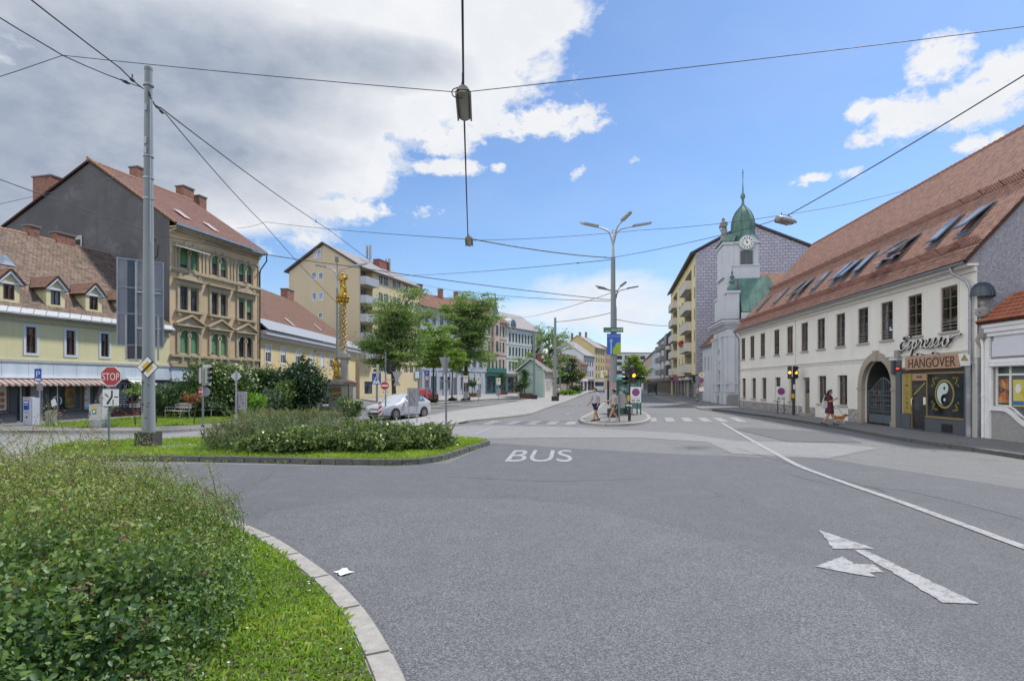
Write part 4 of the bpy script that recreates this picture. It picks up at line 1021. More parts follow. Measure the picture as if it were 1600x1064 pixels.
def block(name, label, fr, D, eave, rise, wm, rm, cols, rows, ww, wh, fm=None, shop=None, shopz=3.2, over=.4, kind='cross', chims=(), x0=0.0, margin=.6, sur=None, gab=True, pane=None, belt=None, curt=None):
 r = fr.root(name, label); L = fr.L; xs = [margin+(L-2*margin)*(i+.5)/cols for i in range(cols)] if isinstance(cols, int) else cols
 holes = [(x-ww/2, x+ww/2, z, z+wh) for x in xs for z in rows]
 m = MB(); facade(m, 0, L, shopz if shop else 0, eave, holes, dep=.2); shell(m, L, D, 0, eave)
 if gab and rise: gable(m, 0, D, eave, D/2, eave+rise); gable(m, L, D, eave, D/2, eave+rise)
 m.build('wall', wm, r, recalc=False)
 if rise:
  k = rise/(D/2); m = MB()
  slope(m, -.25, L+.25, -over, eave-over*k+.02, D/2, eave+rise+.02, .14); slope(m, -.25, L+.25, D+over, eave-over*k+.02, D/2, eave+rise+.02, .14)
  m.build('roof', rm, r, recalc=False)
  gutter(r, 0, L, -over-.06, eave-over*k+.05)
 else:
  MB().box(-.2, L+.2, -.3, D, eave, eave+.35).build('roof', rm, r)
 if shop: 
  m = MB(); n = max(2, int(L/3.2)); hs = [(L*(i+.12)/n, L*(i+.88)/n, .35, shopz-.7) for i in range(n)]
  facade(m, 0, L, 0, shopz-.003, hs, y=-.03, dep=.25); m.box(0, L, -.14, -.031, shopz-.6, shopz-.1)
  o = m.build('shop_front', shop, r, recalc=False)
  for h in hs: MB().quad((h[0],.2,h[2]),(h[1],.2,h[2]),(h[1],.2,h[3]),(h[0],.2,h[3])).build('shop_window', DG, o)
 m = MB(); m.box(-.05, L+.05, -.16, -.0, eave-.45, eave-.03)
 if belt:
  for z in belt: m.box(0, L, -.1, -.0, z, z+.2)
 m.build('cornice', sur or wm, r)
 if sur:
  for x in xs:
   for z in rows: m = MB(); surround(m, x, z, ww, wh, .14, .05); m.build('window_surround', sur, r)
 for x in xs:
  for i, z in enumerate(rows):
   if shop and z < shopz: continue
   window(r, x, z, ww, wh, fm or F_white, kind, pane or DG, .12, name='window', curtain=None)
 for x, y, h in chims: chimney(r, x, y, eave+.3, eave+rise+h, .9, .6, BRICK, CAP)
 return r
# ---- church
W_ch = wall('church_plaster', (.54,.56,.61), .09, .22, (.36,.36,.37), .15)
COPPER = NT('copper_patina')
def _cop():
 t = COPPER; p = t.pos(); n = t.noise(1.2, t.scl(p,1,1,.35), 7, .65); n2 = t.noise(7, p, 4)
 c = t.mix(t.mapr(n, .35, .65, 0, 1), (.06,.135,.112), (.135,.24,.2)); c = t.mix(t.mapr(n2, .5, .7, 0, .5), c, (.08,.13,.115)); c = t.mix(t.mapr(t.noise(.8, p, 5), .58, .7, 0, .7), c, (.06,.085,.08))
 return t.end(t.bsdf(c, .6, .1, None, .4))
COPPER = _cop()
STAT = wall('weathered_statue_stone', (.27,.26,.25), .35, .6, (.08,.08,.08), .4, 30)
fc = Fr((21.25,60.7), (20.2,54.0)); Q = fc.root('church', 'white baroque church with green onion dome and clock tower', 'church'); QL = fc.L
m = MB(); facade(m, 0, QL, 0, 7.3, [(2.6,4.2,.12,3.4)], dep=.35); shell(m, QL, 13, 0, 7.3); m.build('wall', W_ch, Q, recalc=False)
MB().box(2.65, 4.15, .2, .3, .12, 3.35).build('door', plain('church_door', (.10,.065,.04), .6, .3), Q)
m = MB()
for x in (.15, 1.75, 4.55, 6.1): m.box(x, x+.62, -.22, .0, 1.25, 6.5); m.box(x-.08, x+.7, -.3, -.0, .12, 1.2); m.box(x-.07, x+.69, -.3, 0, 6.5, 6.72)
for y in (.05, 1.5): m.box(QL, QL+.14, y, y+.6, 1.25, 6.5); m.box(QL, QL+.2, y-.06, y+.66, 6.5, 6.72)
m.ring(3.4, 4.9, .55, .75, -.12, 0, 20); m.build('pilaster', W_ch, Q, bevel=.015)
def corn(z, p, d=8.0, x1=None, h=.18, y0=0):
 x1 = QL if x1 is None else x1
 m.box(-.05, x1+p, y0-p, d, z, z+h)
m = MB(); corn(7.302, .18); corn(7.485, .32, h=.14); corn(7.63, .5, h=.16); corn(7.795, .62, h=.22); corn(2.0, .16, h=.16); m.build('cornice', W_ch, Q, bevel=.02)
m = MB(); corn(8.02, .66, h=.05); m.build('cornice_flashing', ZINC_D, Q)
m = MB(); m.box(QL+.0, QL+.1, .0, 6, .1, 1.05); m.box(0, QL+.1, -.1, -.0, .1, .9); m.build('plinth', plain('church_plinth', (.25,.25,.26), .85, .25), Q)
m = MB(); m.box(5.35, 6.45, .05, 1.15, 8.08, 10.6); m.box(5.25, 6.55, -.05, 1.25, 10.6, 10.85); m.box(.25, 1.3, .05, 1.15, 8.08, 10.6); m.box(.15, 1.4, -.05, 1.25, 10.6, 10.85)
m.box(1.32, 5.33, .1, .9, 8.08, 12.4)
for s_, xb in ((1, 4.7), (-1, 2.1)):
 pts = [(xb, 10.4)]+[(xb+s_*(1.6*(1-math.sin(PI/2*i/10))), 10.6+2.2*i/10) for i in range(11)]+[(xb, 12.9)]
 m.plate(pts, .2, .75)
m.box(1.9, 4.98, .0, .98, 12.4, 15.7); m.box(1.8, 5.1, -.12, .98, 15.5, 15.78); m.box(1.8, 5.08, -.1, .98, 12.3, 12.5)
m.ring(4.985, 14.0, .1, .1, 0, 0) if False else None
att = m.build('attic', W_ch, Q, bevel=.02)
def urn(x, y, z, k=1.0):
 m = MB(); m.lathe([(.02,0),(.42,.02),(.55,.25),(.5,.5),(.3,.62),(.18,.7),(.17,.85),(.3,.95),(.34,1.1),(.2,1.25),(.12,1.35),(.24,1.5),(.26,1.65),(.1,1.8),(.07,1.95),(.12,2.05),(.03,2.3),(.01,2.9)], 0, 0, 14)
 m.v = [(x+a*k, y+b*k, z+c*k) for a,b,c in m.v]; return m.build('urn', [COPPER], Q, 50)
urn(5.9, .6, 10.86, .85); urn(.8, .6, 10.86, .85)
tx0, tx1, ty0, ty1 = 2.3, 4.98, .99, 3.2; tcx, tcy = (tx0+tx1)/2, (ty0+ty1)/2
m = MB(); m.box(tx0, tx1, ty0, ty1, 7, 15.55); tw = m.build('tower', W_ch, Q)
m = MB(); m.box(tx0-.06, tx1+.16, ty0-.1, ty1+.1, 12.15, 13.35); m.box(tx0-.1, tx1+.22, ty0-.14, ty1+.14, 13.36, 13.5); m.box(tx0-.16, tx1+.16, ty0-.0, ty1+.16, 15.56, 15.75); m.box(tx0-.26, tx1+.28, ty0-.0, ty1+.26, 15.755, 15.9)
m.ring(0, 0, .01, .78, 0, .14, 24, 0, 0, PI); mm = m
mm2 = MB(); mm2.T = Matrix.Translation((tx1+.16, tcy, 15.72)) @ Matrix.Rotation(-PI/2, 4, 'Z') if False else Matrix.Translation((tx1+.02, tcy, 15.6)) @ Matrix.Rotation(PI/2, 4, 'Z')
tr = MB(); tr.box(tx0-.06, tx1+.16, ty0-.1, ty1+.1, 12.15, 13.35); tr.box(tx0-.1, tx1+.22, ty0-.14, ty1+.14, 13.352, 13.5); tr.box(tx0-.16, tx1+.16, ty0, ty1+.16, 15.56, 15.75)
tr.T = mm2.T; tr.ring(0, 0, .02, .70, -.30, -.0, 24); tr.T = None
tr.build('tower_cornice', W_ch, Q, bevel=.015)
def onface(mb): mb.T = mm2.T; return mb      # local plane on the near face: x sideways, -y outwards
CLK = plain('clock_white', (.72,.72,.70), .5, .05)
cl = onface(MB()).disc(0, 0, .55, -.345, -.302, 28).build('clock_face', CLK, tw)
m = onface(MB())
for k in range(12):
 a = PI*k/6; c, s_ = math.cos(a), math.sin(a)
 m.ext([(c*.33-s_*.035,-.349,s_*.33+c*.035),(c*.52-s_*.055,-.349,s_*.52+c*.055),(c*.52+s_*.055,-.349,s_*.52-c*.055),(c*.33+s_*.035,-.349,s_*.33-c*.035)], (0,.003,0))
m.disc(0, 0, .1, -.3485, -.346, 16); m.build('clock_numeral', BLACK, cl)
m = onface(MB())
for a, l in ((R(132), .34), (R(105), .5)):
 c, s_ = math.cos(a), math.sin(a); m.ext([(-s_*.04,-.356,c*.04),(c*l,-.356,s_*l),(s_*.04,-.356,-c*.04),(-c*.12,-.356,-s_*.12)], (0,.004,0))
m.build('clock_hand', GOLD, cl)
tw_ = onface(MB()); tw_.box(-.55, .55, -.07, -.0, -2.35, -.75); wfo = tw_.build('window', plain('louvre_grey', (.07,.085,.10), .6), tw)
t2 = onface(MB())
for x in (-.57, -.02, .53): t2.box(x, x+.05, -.1, -.072, -2.37, -.73)
for k in range(12): t2.box(-.5, .5, -.085, -.071, -2.3+.128*k, -2.27+.128*k)
t2.build('louvre', plain('louvre_slat', (.15,.17,.19), .6), wfo)
prof = [(1.98,15.76),(1.9,15.86),(1.55,16.2),(1.3,16.6),(1.27,17.0),(1.33,17.4),(1.31,17.9),(1.18,18.4),(.9,18.95),(.54,19.3),(.22,19.6),(.15,19.95),(.14,20.2),(.24,20.35),(.29,20.55),(.2,20.75),(.1,20.9),(.09,21.2),(.05,21.8),(.02,22.2)]
prof = [(r*.83, z) for r, z in prof]; m = MB(); m.lathe(prof, tcx, tcy, 8, 0, PI/8, 2*PI+PI/8); dome = m.build('dome', COPPER, Q, 30)
m = MB()
for k in range(8):
 a = PI/8+PI*k/4; m.tube([(tcx+r*math.cos(a)*1.01, tcy+r*math.sin(a)*1.01, z+.02) for r, z in prof[1:11]], .025, 5)
m.build('dome_rib', plain('dark_copper', (.05,.09,.08), .6), dome, 60)
m = MB(); m.tube([(tcx,tcy,22.1),(tcx,tcy,23.2)], .03, 6); m.tube([(tcx-.25,tcy,22.8),(tcx+.25,tcy,22.8)], .03, 6); m.tube([(tcx-.16,tcy,22.5),(tcx+.16,tcy,22.5)], .025, 6); m.build('cross', BLACK, dome, 60)
m = MB()
def cop(pts, th=.08):
 n_ = (Vector(pts[1])-Vector(pts[0])).cross(Vector(pts[2])-Vector(pts[0])).normalized()
 if n_.z < 0: n_ = -n_
 m.ext([Vector(p) for p in pts], n_*th)
cop([(7.0,1.25,8.75),(7.0,4.9,8.75),(5.0,4.1,12.3),(5.0,1.25,12.3)])
cop([(7.0,4.9,8.75),(0,4.9,8.75),(2.0,4.1,12.3),(5.0,4.1,12.3)])
cop([(-.1,1.25,8.75),(-.1,4.9,8.75),(2.0,4.1,12.3),(2.0,1.25,12.3)])
for i in range(6):
 y = 1.35+i*.66; t = min(1, (4.95-y)/.8); m.tube([(7.02,y,8.86),(7.0-2*t,y,8.86+3.55*t)], .035, 5)
cop([(1.7,-.2,15.8),(5.1,-.2,15.8),(4.9,1.2,16.55),(1.9,1.2,16.55)])
cop([(5.1,-.2,15.8),(5.1,.98,15.8),(4.9,1.2,16.55),(4.6,.5,16.6)])
m.build('roof', COPPER, Q, recalc=True)
m = MB(); m.box(6.9, 7.0, 1.2, 4.8, 8.0, 8.72); m.build('eaves_wall', W_ch, Q)
m = MB(); m.box(1.9, 4.98, .1, .95, 15.79, 15.81); 
downpipe(Q, [(QL+.12,3.4,8.0),(QL+.12,3.4,.2)], .05)
block('annex_house', 'narrow white annex with red roof between church and slate clad block', Fr((22.7,68.6),(21.55,61.2)), 6, 6.6, 3.2, W_ch, T_red, 3, [3.6], .8, 1.5, F_brown, over=.3)
rb = thing('red_roofed_house', 'house with red tiled roof squeezed behind the church dome', 'house', (29.2,62,0))
m = MB(); m.box(-2.7,4.2,-1.7,2.2,0,10.6); m.build('wall', W_ch, rb); m = MB(); slope(m, -3.0, 4.5, -2.1, 10.3, 2.2, 14.3, .12); slope(m, -3, 4.5, 6, 10.3, 2.21, 14.3, .12); m.build('roof', T_red, rb, recalc=False)

# ---- tall apartment block with slate gable
SLATE = NT('slate_cladding')
def _slate():
 t = SLATE; p = t.obj(); q = t.new('ShaderNodeSeparateXYZ'); t.t.links.new(p, q.inputs[0]); cb = t.new('ShaderNodeCombineXYZ'); t.put(cb.inputs[0], q.outputs[1]); t.put(cb.inputs[1], q.outputs[2])
 b = t.new('ShaderNodeTexBrick'); t.t.links.new(cb.outputs[0], b.inputs['Vector'])
 for k, v in (('Scale',1),('Brick Width',.62),('Row Height',.36),('Mortar Size',.032),('Mortar Smooth',.1)): b.inputs[k].default_value = v
 b.inputs['Color1'].default_value = (.35,.345,.425,1); b.inputs['Color2'].default_value = (.42,.41,.49,1); b.inputs['Mortar'].default_value = (.13,.13,.17,1)
 c = t.mix(t.mapr(t.noise(.5, p, 6, .65), .45, .7, 0, .55), b.outputs[0], (.25,.24,.33)); c = t.mix(t.mapr(t.noise(2.5, p, 4), .5, .7, 0, .3), c, (.50,.47,.5))
 return t.end(t.bsdf(c, .75, 0, t.bump(b.outputs['Fac'], -.5, .02)))
SLATE = _slate()
W_ay = wall('apartment_yellow', (.70,.61,.36), .08, .2, (.5,.42,.26), .1)
W_pan = wall('balcony_panel', (.55,.53,.50), .1, .3, None, .1)
fh = Fr((28.3,102.6), (22.3,70.0)); H = fh.root('apartment_block', 'tall yellow apartment block with stacked balconies and slate clad gable', 'building'); HL = fh.L; HE, HD = 17.95, 13.2
bal = [(fh.hit(1070.0)[0], fh.hit(1080.5)[0]), (fh.hit(1051.5)[0], fh.hit(1058)[0])]
fz = [3.55, 6.3, 8.95, 11.55, 14.25]
wcol = [(fh.hit(1061.4)[0], .95), (fh.hit(1066)[0], .95), (fh.hit(1085)[0], .9), (fh.hit(1049.3)[0], 1.3)]
holes = [(a, b, z+.15, z+2.5) for a, b in bal for z in fz] + [(x-w/2, x+w/2, z+.95, z+2.4) for x, w in wcol for z in fz]
m = MB(); facade(m, 0, HL, 3.2, HE, holes, dep=.12); m.add([(0,0,0),(0,HD,0),(0,HD,HE),(0,0,HE)],[(0,1,2,3)]); m.add([(0,HD,0),(HL,HD,0),(HL,HD,HE),(0,HD,HE)],[(0,1,2,3)])
m.build('wall', W_ay, H, recalc=False)
m = MB()
for a, b in bal:
 for z in fz:
  q = [(a,z+.15),(b,z+.15),(b,z+2.5),(a,z+2.5)]
  m.quad(*[(x,1.3,zz) for x, zz in q])
  for i in range(4): p0, p1 = q[i], q[(i+1)%4]; m.quad((p0[0],.12,p0[1]),(p1[0],.12,p1[1]),(p1[0],1.3,p1[1]),(p0[0],1.3,p0[1]))
m.build('loggia_wall', wall('loggia_plaster', (.5,.47,.42), .15, .3), H, recalc=False)
for a, b in bal:
 for z in fz:
  o = MB().box(a-.1, b+.1, -.75, .1, z-.05, z+.12).box(a-.1, b+.1, -.75, -.69, z+.125, z+1.05).box(a-.1, a-.04, -.688, .0, z+.125, z+1.05).box(b+.04, b+.1, -.688, 0, z+.125, z+1.05).build('balcony', W_pan, H)
  MB().tube([(a-.1,-.72,z+1.12),(b+.1,-.72,z+1.12)], .025, 6).build('handrail', BLACK, o)
  window(H, (a+b)/2-.4, z+.2, 1.6, 2.1, F_pale, 'tri', DG, 0, y=1.2)
for x, w in wcol:
 for z in fz: window(H, x, z+.95, w, 1.45, F_dkbrown, 'double', DG, .06)
gp = MB().box((bal[0][0]+bal[0][1])/2-2.2, (bal[0][0]+bal[0][1])/2+1.2, -.98, -.76, fz[1]+.85, fz[1]+1.05).build('flower_box', plain('terracotta_box', (.3,.12,.07), .8), H)
P_ = np.c_[RN.uniform(-2.2,1.2,500)+(bal[0][0]+bal[0][1])/2, RN.normal(size=500)*.13-.9, fz[1]+1.1+RN.rand(500)*.4]
link('blossom', leaf_mesh('blossom', P_, .14, .9), leafmat('geranium', (0,(.05,.11,.02)), (.4,(.06,.12,.02)), (.45,(.5,.03,.03)), (1,(.6,.06,.05)), trans=.2), gp)
m = MB(); m.add([(HL,0,3.0),(HL,HD,3.0),(HL,HD,HE),(HL,HD*.46,HE+3.25),(HL,0,HE)], [(0,1,2,3,4)]); m.build('gable_wall', SLATE, H)
MB().quad((HL,0,0),(HL,HD,0),(HL,HD,2.998),(HL,0,2.998)).build('base_wall', W_grey, H)
m = MB(); slope(m, -.2, HL+.2, -.5, HE-.1, HD*.46, HE+3.3, .15); slope(m, -.2, HL+.2, HD+.5, HE-.1, HD*.46, HE+3.3, .15); m.build('roof', S_GREY, H, recalc=False)
m = MB()
for a, b in (((HL+.21,-.52,HE-.1),(HL+.21,HD*.46,HE+3.32)), ((HL+.21,HD*.46,HE+3.32),(HL+.21,HD+.52,HE-.1))): m.ext([a, b, (b[0],b[1],b[2]+.24), (a[0],a[1],a[2]+.24)], (.05,0,0))
m.box(-.2, HL+.2, -.62, -.5, HE-.14, HE+.12); m.build('verge_trim', plain('dark_trim', (.05,.045,.05), .6), H)
m = MB()
for k in range(3): m.cyl(HL-1.2-.5*k, HD*.5+.3, HE+3.2, HE+3.9, .1)
m.build('vent_pipe', ZINC, H)
n = 7; hs = [(HL*(i+.08)/n, HL*(i+.92)/n, .25, 2.55) for i in range(n)]
m = MB(); facade(m, 0, HL, 0, 3.198, hs, y=.3, dep=.2); sf = m.build('shop_front', plain('shop_stone', (.2,.19,.185), .6, .2), H, recalc=False)
for i, h in enumerate(hs):
 MB().quad((h[0],.48,h[2]),(h[1],.48,h[2]),(h[1],.48,h[3]),(h[0],.48,h[3])).build('shop_window', DG if i not in (4,) else plain('roller_shutter', (.33,.32,.31), .5), sf)
 if i in (3, 4, 5): MB().box(h[0], h[1], -.25, .28, 2.62, 3.05).build('shop_sign', [LW, plain('cream_sign', (.5,.46,.38), .5), LW][i-3], sf)
MB().box(0, HL, -.5, .29, 3.08, 3.19).build('canopy', plain('dark_canopy', (.09,.085,.08), .6), H)
poster(sf, hs[6][0]+1.0, hs[6][0]+1.7, .4, 2.2, .3, [(.08,.25,.5),(.5,.55,.6),(.1,.4,.6)], 5)
sb = MB().disc(hs[6][0]+1.3, 2.62, .33, .1, .18, 18).build('round_sign', plain('sign_blue', (.02,.05,.25), .4, .05), sf)

# ---- far side of the street
W_w = wall('far_white_plaster', (.6,.59,.57), .12, .3); W_bl = wall('pale_blue_plaster', (.42,.5,.58), .1, .2); W_pk = wall('far_beige_plaster', (.52,.42,.35), .1, .2)
g1 = block('apartment_house', 'pale house with grey box balconies beyond the tall yellow block', Fr((34,134),(28.8,103.6)), 10, 11.6, 3.2, W_w, T_mid, 9, [4.3,7.0,9.3], 1.1, 1.5, F_pale, plain('dim_shop', (.16,.13,.12), .6), 3.4, chims=[(10,4,.8),(24,4,.8)])
f1 = Fr((34,134),(28.8,103.6))
for x in (5, 14):
 for z in (4.3, 7.0, 9.4): MB().box(x, x+4, -1.1, .0, z-.3, z+.75).build('balcony', plain('grey_balcony', (.2,.2,.21), .6), g1)
for z in (3.6, 6.4, 9.2): MB().box(f1.L-4.5, f1.L-.3, -1.0, 0, z, z+1.9).build('balcony', plain('dark_loggia', (.05,.06,.065), .4), g1)
block('blue_house', 'slim light blue house between beige and pale facades', Fr((36.8,151),(34.05,134.4)), 9, 10.2, 2.5, W_bl, T_mid, 4, [4,6.8], 1.1, 1.5, F_pale, plain('dim_shop', (.16,.13,.12), .6), 3.4)
block('mansard_house', 'beige house with tall grey mansard roof and dormers', Fr((46.5,204),(37,152)), 11, 10.2, 5.2, W_pk, S_GREY, 12, [4.2,7.2], 1.2, 1.7, F_pale, plain('dim_shop', (.16,.13,.12), .6), 3.4, chims=[(12,5,1.2),(38,5,1.0)])
block('office_block', 'white flat roofed block with dark square windows closing the street', Fr((38,232),(62,236)), 12, 14.5, 0, wall('office_white', (.66,.66,.67), .05, .1), CAP, 7, [2.5,6,9.5,12], 2.2, 1.5, F_dkbrown)
W_yel = wall('ochre_house', (.5,.41,.22), .1, .35, (.35,.28,.16))
block('corner_tenement', 'five storey ochre tenement with blotchy gable at the street bend', Fr((28.7,200),(34.4,212.2)), 12.5, 14.9, 4.2, W_yel, S_GREY, 4, [1.2,4.0,6.8,9.6,12.3], 1.3, 1.7, F_pale, over=.5, chims=[(2,6,1.2),(2.2,9,1.0),(9,6,1.8)])
block('grey_roofed_house', 'pale three storey house with grey sheet roof before the tenement', Fr((20.5,165),(25.0,174.5)), 12, 10.4, 4.2, wall('pale_blue_grey', (.5,.53,.56), .1, .2), S_GREY, 4, [4.2,7.2], 1.2, 1.7, F_pale, plain('dim_shop', (.16,.13,.12), .6), 3.4)
block('low_beige_house', 'low beige house with orange roof edge beside street trees', Fr((16.6,141),(19.3,147)), 9, 7, 2.4, W_pk, T_mid, 3, [4.1], 1.1, 1.6, F_pale, LW, 3.3)
block('brick_red_house', 'tall reddish house glimpsed beyond the tenement', Fr((34.6,213),(39,226)), 12, 15.5, 3, wall('reddish_plaster', (.4,.25,.2), .1, .2), T_mid, 4, [4,7,10,12.5], 1.2, 1.6, F_pale)
block('terrace_house', 'distant grey terrace at the end of the street', Fr((39.5,228),(52,300)), 12, 12, 3, W_w, T_mid, 10, [4,7,9.5], 1.2, 1.6, F_pale)
# ---- yellow house with shops and dormers
W_yl = wall('yellow_plaster', (.61,.57,.34), .09, .3, (.42,.37,.22), .15)
W_bl2 = plain('pale_blue_trim', (.52,.55,.60), .75, .1, 4)
W_panel = NT('blue_grey_panels')
def _pan():
 t = W_panel; p = t.obj(); q = t.new('ShaderNodeSeparateXYZ'); t.t.links.new(p, q.inputs[0])
 f = t.math('FRACT', t.math('DIVIDE', q.outputs[0], 1.25)); l = t.math('LESS_THAN', f, .012)
 c = t.mix(t.mapr(t.noise(1, t.scl(p,2,2,.3), 5), .4, .7, 0, 1), (.50,.56,.62), (.40,.45,.50)); c = t.mix(l, c, (.12,.13,.14))
 return t.end(t.bsdf(c, .6))
W_panel = _pan()
F_red = plain('oxblood_frame', (.10,.035,.03), .5, .2)
OFF = (gr(265,645.7,.12)-gr(0,661.6,.12)).normalized()
pA = gr(0,661.6,.12)-OFF*7.5; pB = gr(265,645.7,.12)
fa = Fr(pA, pB); A = fa.root('shop_house', 'yellow two storey house with gabled dormers, mossy tile roof and ground floor shops', 'house'); AL = fa.L; AE, AD = 5.5, 10.0
wpx = [(6-32,6),(38.9,58.6),(102.4,118.8),(157,171)]
wx = [sum(fa.hit(p)[0] for p in q)/2 for q in wpx[1:]]; stp = wx[1]-wx[0]
wx = [wx[0]-stp] + wx + [wx[2]+(wx[2]-wx[1])*.97, wx[2]+(wx[2]-wx[1])*1.95]
wx = [x for x in wx if x < AL-.7]
z0, z1 = fa.hit(48.7, 551.7)[1], fa.hit(48.7, 511)[1]; wh, ww = z1-z0, fa.hit(117.5)[0]-fa.hit(103)[0]
zf0, zf1 = 2.32, 3.2      # fascia band
m = MB(); facade(m, 0, AL, 3.21, AE, [(x-ww/2, x+ww/2, z0, z1) for x in wx], dep=.2)
m.add([(0,0,0),(0,AD,0),(0,AD,AE),(0,0,AE)],[(0,1,2,3)]); m.add([(0,AD,0),(AL,AD,0),(AL,AD,AE),(0,AD,AE)],[(0,1,2,3)]); gable(m, 0, AD, AE, AD/2, AE+4.9)
m.build('wall', W_yl, A, recalc=False)
for x in wx: m = MB(); surround(m, x, z0, ww, wh, ww*.24, .03); m.build('window_surround', W_bl2, A)
for i, x in enumerate(wx): window(A, x, z0, ww, wh, F_red, 'tee', None, .08, curtain=CURT)
m = MB(); m.box(-.05, AL, -.12, .0, 3.15, 3.28); m.box(0, AL, -.07, 0, AE-.32, AE-.24); m.box(0, AL, -.3, .0, AE-.08, AE-.0); m.build('cornice', plain('grey_cornice', (.36,.36,.36), .8, .2), A)
MB().box(0, AL, -.08, .0, zf0, zf1-.052).build('fascia', W_panel, A)
k = 4.9/(AD/2); ey, ez = -.38, AE+.02-.0
m = MB(); slope(m, -.1, AL, ey+.3, ez+.3*k, AD/2, ez+(AD/2-ey)*k, .12); slope(m, -.1, AL, AD+.4, ez, AD/2, ez+(AD/2-ey)*k, .12); m.build('roof', T_old, A, recalc=False)
SNOW = NT('silver_eaves_sheet')
def _snow():
 t = SNOW; uv = t.uv(); q = t.new('ShaderNodeSeparateXYZ'); t.t.links.new(uv, q.inputs[0])
 f = t.math('LESS_THAN', t.math('FRACT', t.math('DIVIDE', t.math('SUBTRACT', q.outputs[0], t.math('MULTIPLY', q.outputs[1], .7)), .62)), .09)
 c = t.mix(t.noise(3, t.pos(), 4), (.27,.29,.31), (.36,.38,.41)); c = t.mix(f, c, (.14,.14,.15))
 return t.end(t.bsdf(c, .5, .25))
SNOW = _snow()
m = MB(); slope(m, -.1, AL, ey, ez, ey+.3, ez+.3*k, .12); m.build('eaves_sheet', SNOW, A, recalc=False)
gutter(A, -.1, AL, ey-.06, ez+.03)
m = MB(); zr = ez+(AD/2-ey)*k
for i in range(70):
 a = -.1+i*AL/70; m.tube([(a,AD/2,zr+.05+.01*math.sin(i*.7)),(a+AL/70*1.05,AD/2,zr+.08+.01*math.sin(i*.7))], [.12,.135], 8)
m.build('ridge_tile', plain('old_ridge', (.30,.18,.12), .9, .3, 6), A, 50)
nA = Vector((0,-k,1)).normalized()*.12
def dormer(px, py_base, w=.98):
 u, y, z = fa.roofhit(px, py_base, ey+nA.y, ez+nA.z, k); y0 = y; hw = w/2; he = .98; ap = .5
 roofy = lambda zz: ey+nA.y+(zz-ez-nA.z)/k
 m = MB(); facade(m, u-hw, u+hw, z-.1, z+he, [(u-.26, u+.26, z+.1, z+he-.12)], y=y0, dep=.1)
 m.add([(u-hw,y0,z+he),(u+hw,y0,z+he),(u,y0,z+he+ap)], [(0,1,2)])
 for s_ in (-1,1):
  x = u+s_*hw; m.add([(x,y0,z-.1),(x,y0,z+he),(x,roofy(z+he),z+he)], [(0,1,2)])
 o = m.build('dormer', W_yl, A, recalc=False)
 m = MB()
 for s_ in (-1,1):
  a = Vector((u+s_*(hw+.16), y0-.18, z+he-.12)); b = Vector((u, y0-.18, z+he+ap+.08)); c = Vector((u, roofy(z+he+ap+.08), z+he+ap+.08)); d_ = Vector((u+s_*(hw+.16), roofy(z+he-.12), z+he-.12))
  up = Vector((s_*.05,0,.09)); L1 = (b-a).length; L2 = (c-b).length
  m.quad(a+up, b+up, c+up, d_+up, [(0,0),(0,L1),(L2,L1),(L2,0)])
  m.quad(a, b, c, d_); m.quad(a, b, b+up, a+up); m.quad(a, a+up, d_+up, d_)
 m.build('dormer_roof', tiles('dormer_tiles', (.235,.13,.09), (.15,.085,.06), (.28,.17,.125), .2, .17, .4, (.13,.09,.07)), o, recalc=False)
 m = MB()
 for s_ in (-1,1): m.ext([(u+s_*(hw+.15),y0-.05,z+he-.1),(u+s_*(hw+.02),y0-.05,z+he-.1),(u,y0-.05,z+he+ap-.06),(u,y0-.05,z+he+ap+.07)], (0,-.10,0))
 m.box(u-hw-.04, u+hw+.04, y0-.07, y0-.001, z+he-.1, z+he+.0)
 m.build('dormer_trim', W_bl2, o)
 window(o, u, z+.1, .52, he-.22, F_red, 'double', None, .03, curtain=CURT, y=y0)
for px, py in ((14,471.5),(87,479.5),(146.5,487),(203,495)): dormer(px, py)
u, y, z = fa.roofhit(6, 408, ey+nA.y, ez+nA.z, k); m = MB(); m.add([(u-.4,y-.3,z-.3*k+.06),(u+.4,y-.3,z-.3*k+.06),(u+.4,y+.35,z+.35*k+.06),(u-.4,y+.35,z+.35*k+.06)],[(0,1,2,3)]); m.build('skylight', SKG, A)
u = fa.hit(62)[0]; 
for px, w in ((62,.55),(113,1.15)):
 u, y, z = fa.roofhit(px, 385 if px < 100 else 398, ey, ez, k); u2 = u
 chimney(A, u, AD/2+.1, zr-.6, zr+.62, w, .55, BRICK, CAP)
RIS = plain('dark_riser', (.055,.06,.07), .6, .2); SHW = wall('shop_plaster', (.09,.09,.10), .1, .2)
xs = lambda p: fa.hit(p)[0]
hs = [(-.0+.3, xs(16)), (xs(27), xs(36)), (xs(40), xs(47)), (xs(78), xs(93)), (xs(94), xs(130)), (xs(132), xs(143)), (xs(146), xs(165)), (xs(186), xs(200)), (xs(202), xs(224)), (xs(236), xs(250))]
doors = {1, 2}
m = MB(); H_ = [(a, b, .62 if i not in doors else .12, 2.15) for i, (a, b) in enumerate(hs)]
facade(m, 0, AL, 0, 2.319, H_, y=.02, dep=.25); sfA = m.build('shop_front', SHW, A, recalc=False)
MB().box(.3, xs(24), -.06, .018, .1, .58).box(xs(79), xs(170), -.06, .018, .1, .58).build('riser', RIS, sfA)
MB().box(xs(176), xs(236), -.05, .018, .1, .55).build('riser', F_red, sfA)
MB().box(xs(48), xs(67), -.01, .018, .12, 2.2).build('roller_panel', plain('taupe_panel', (.27,.25,.25), .6), sfA)
pn = []
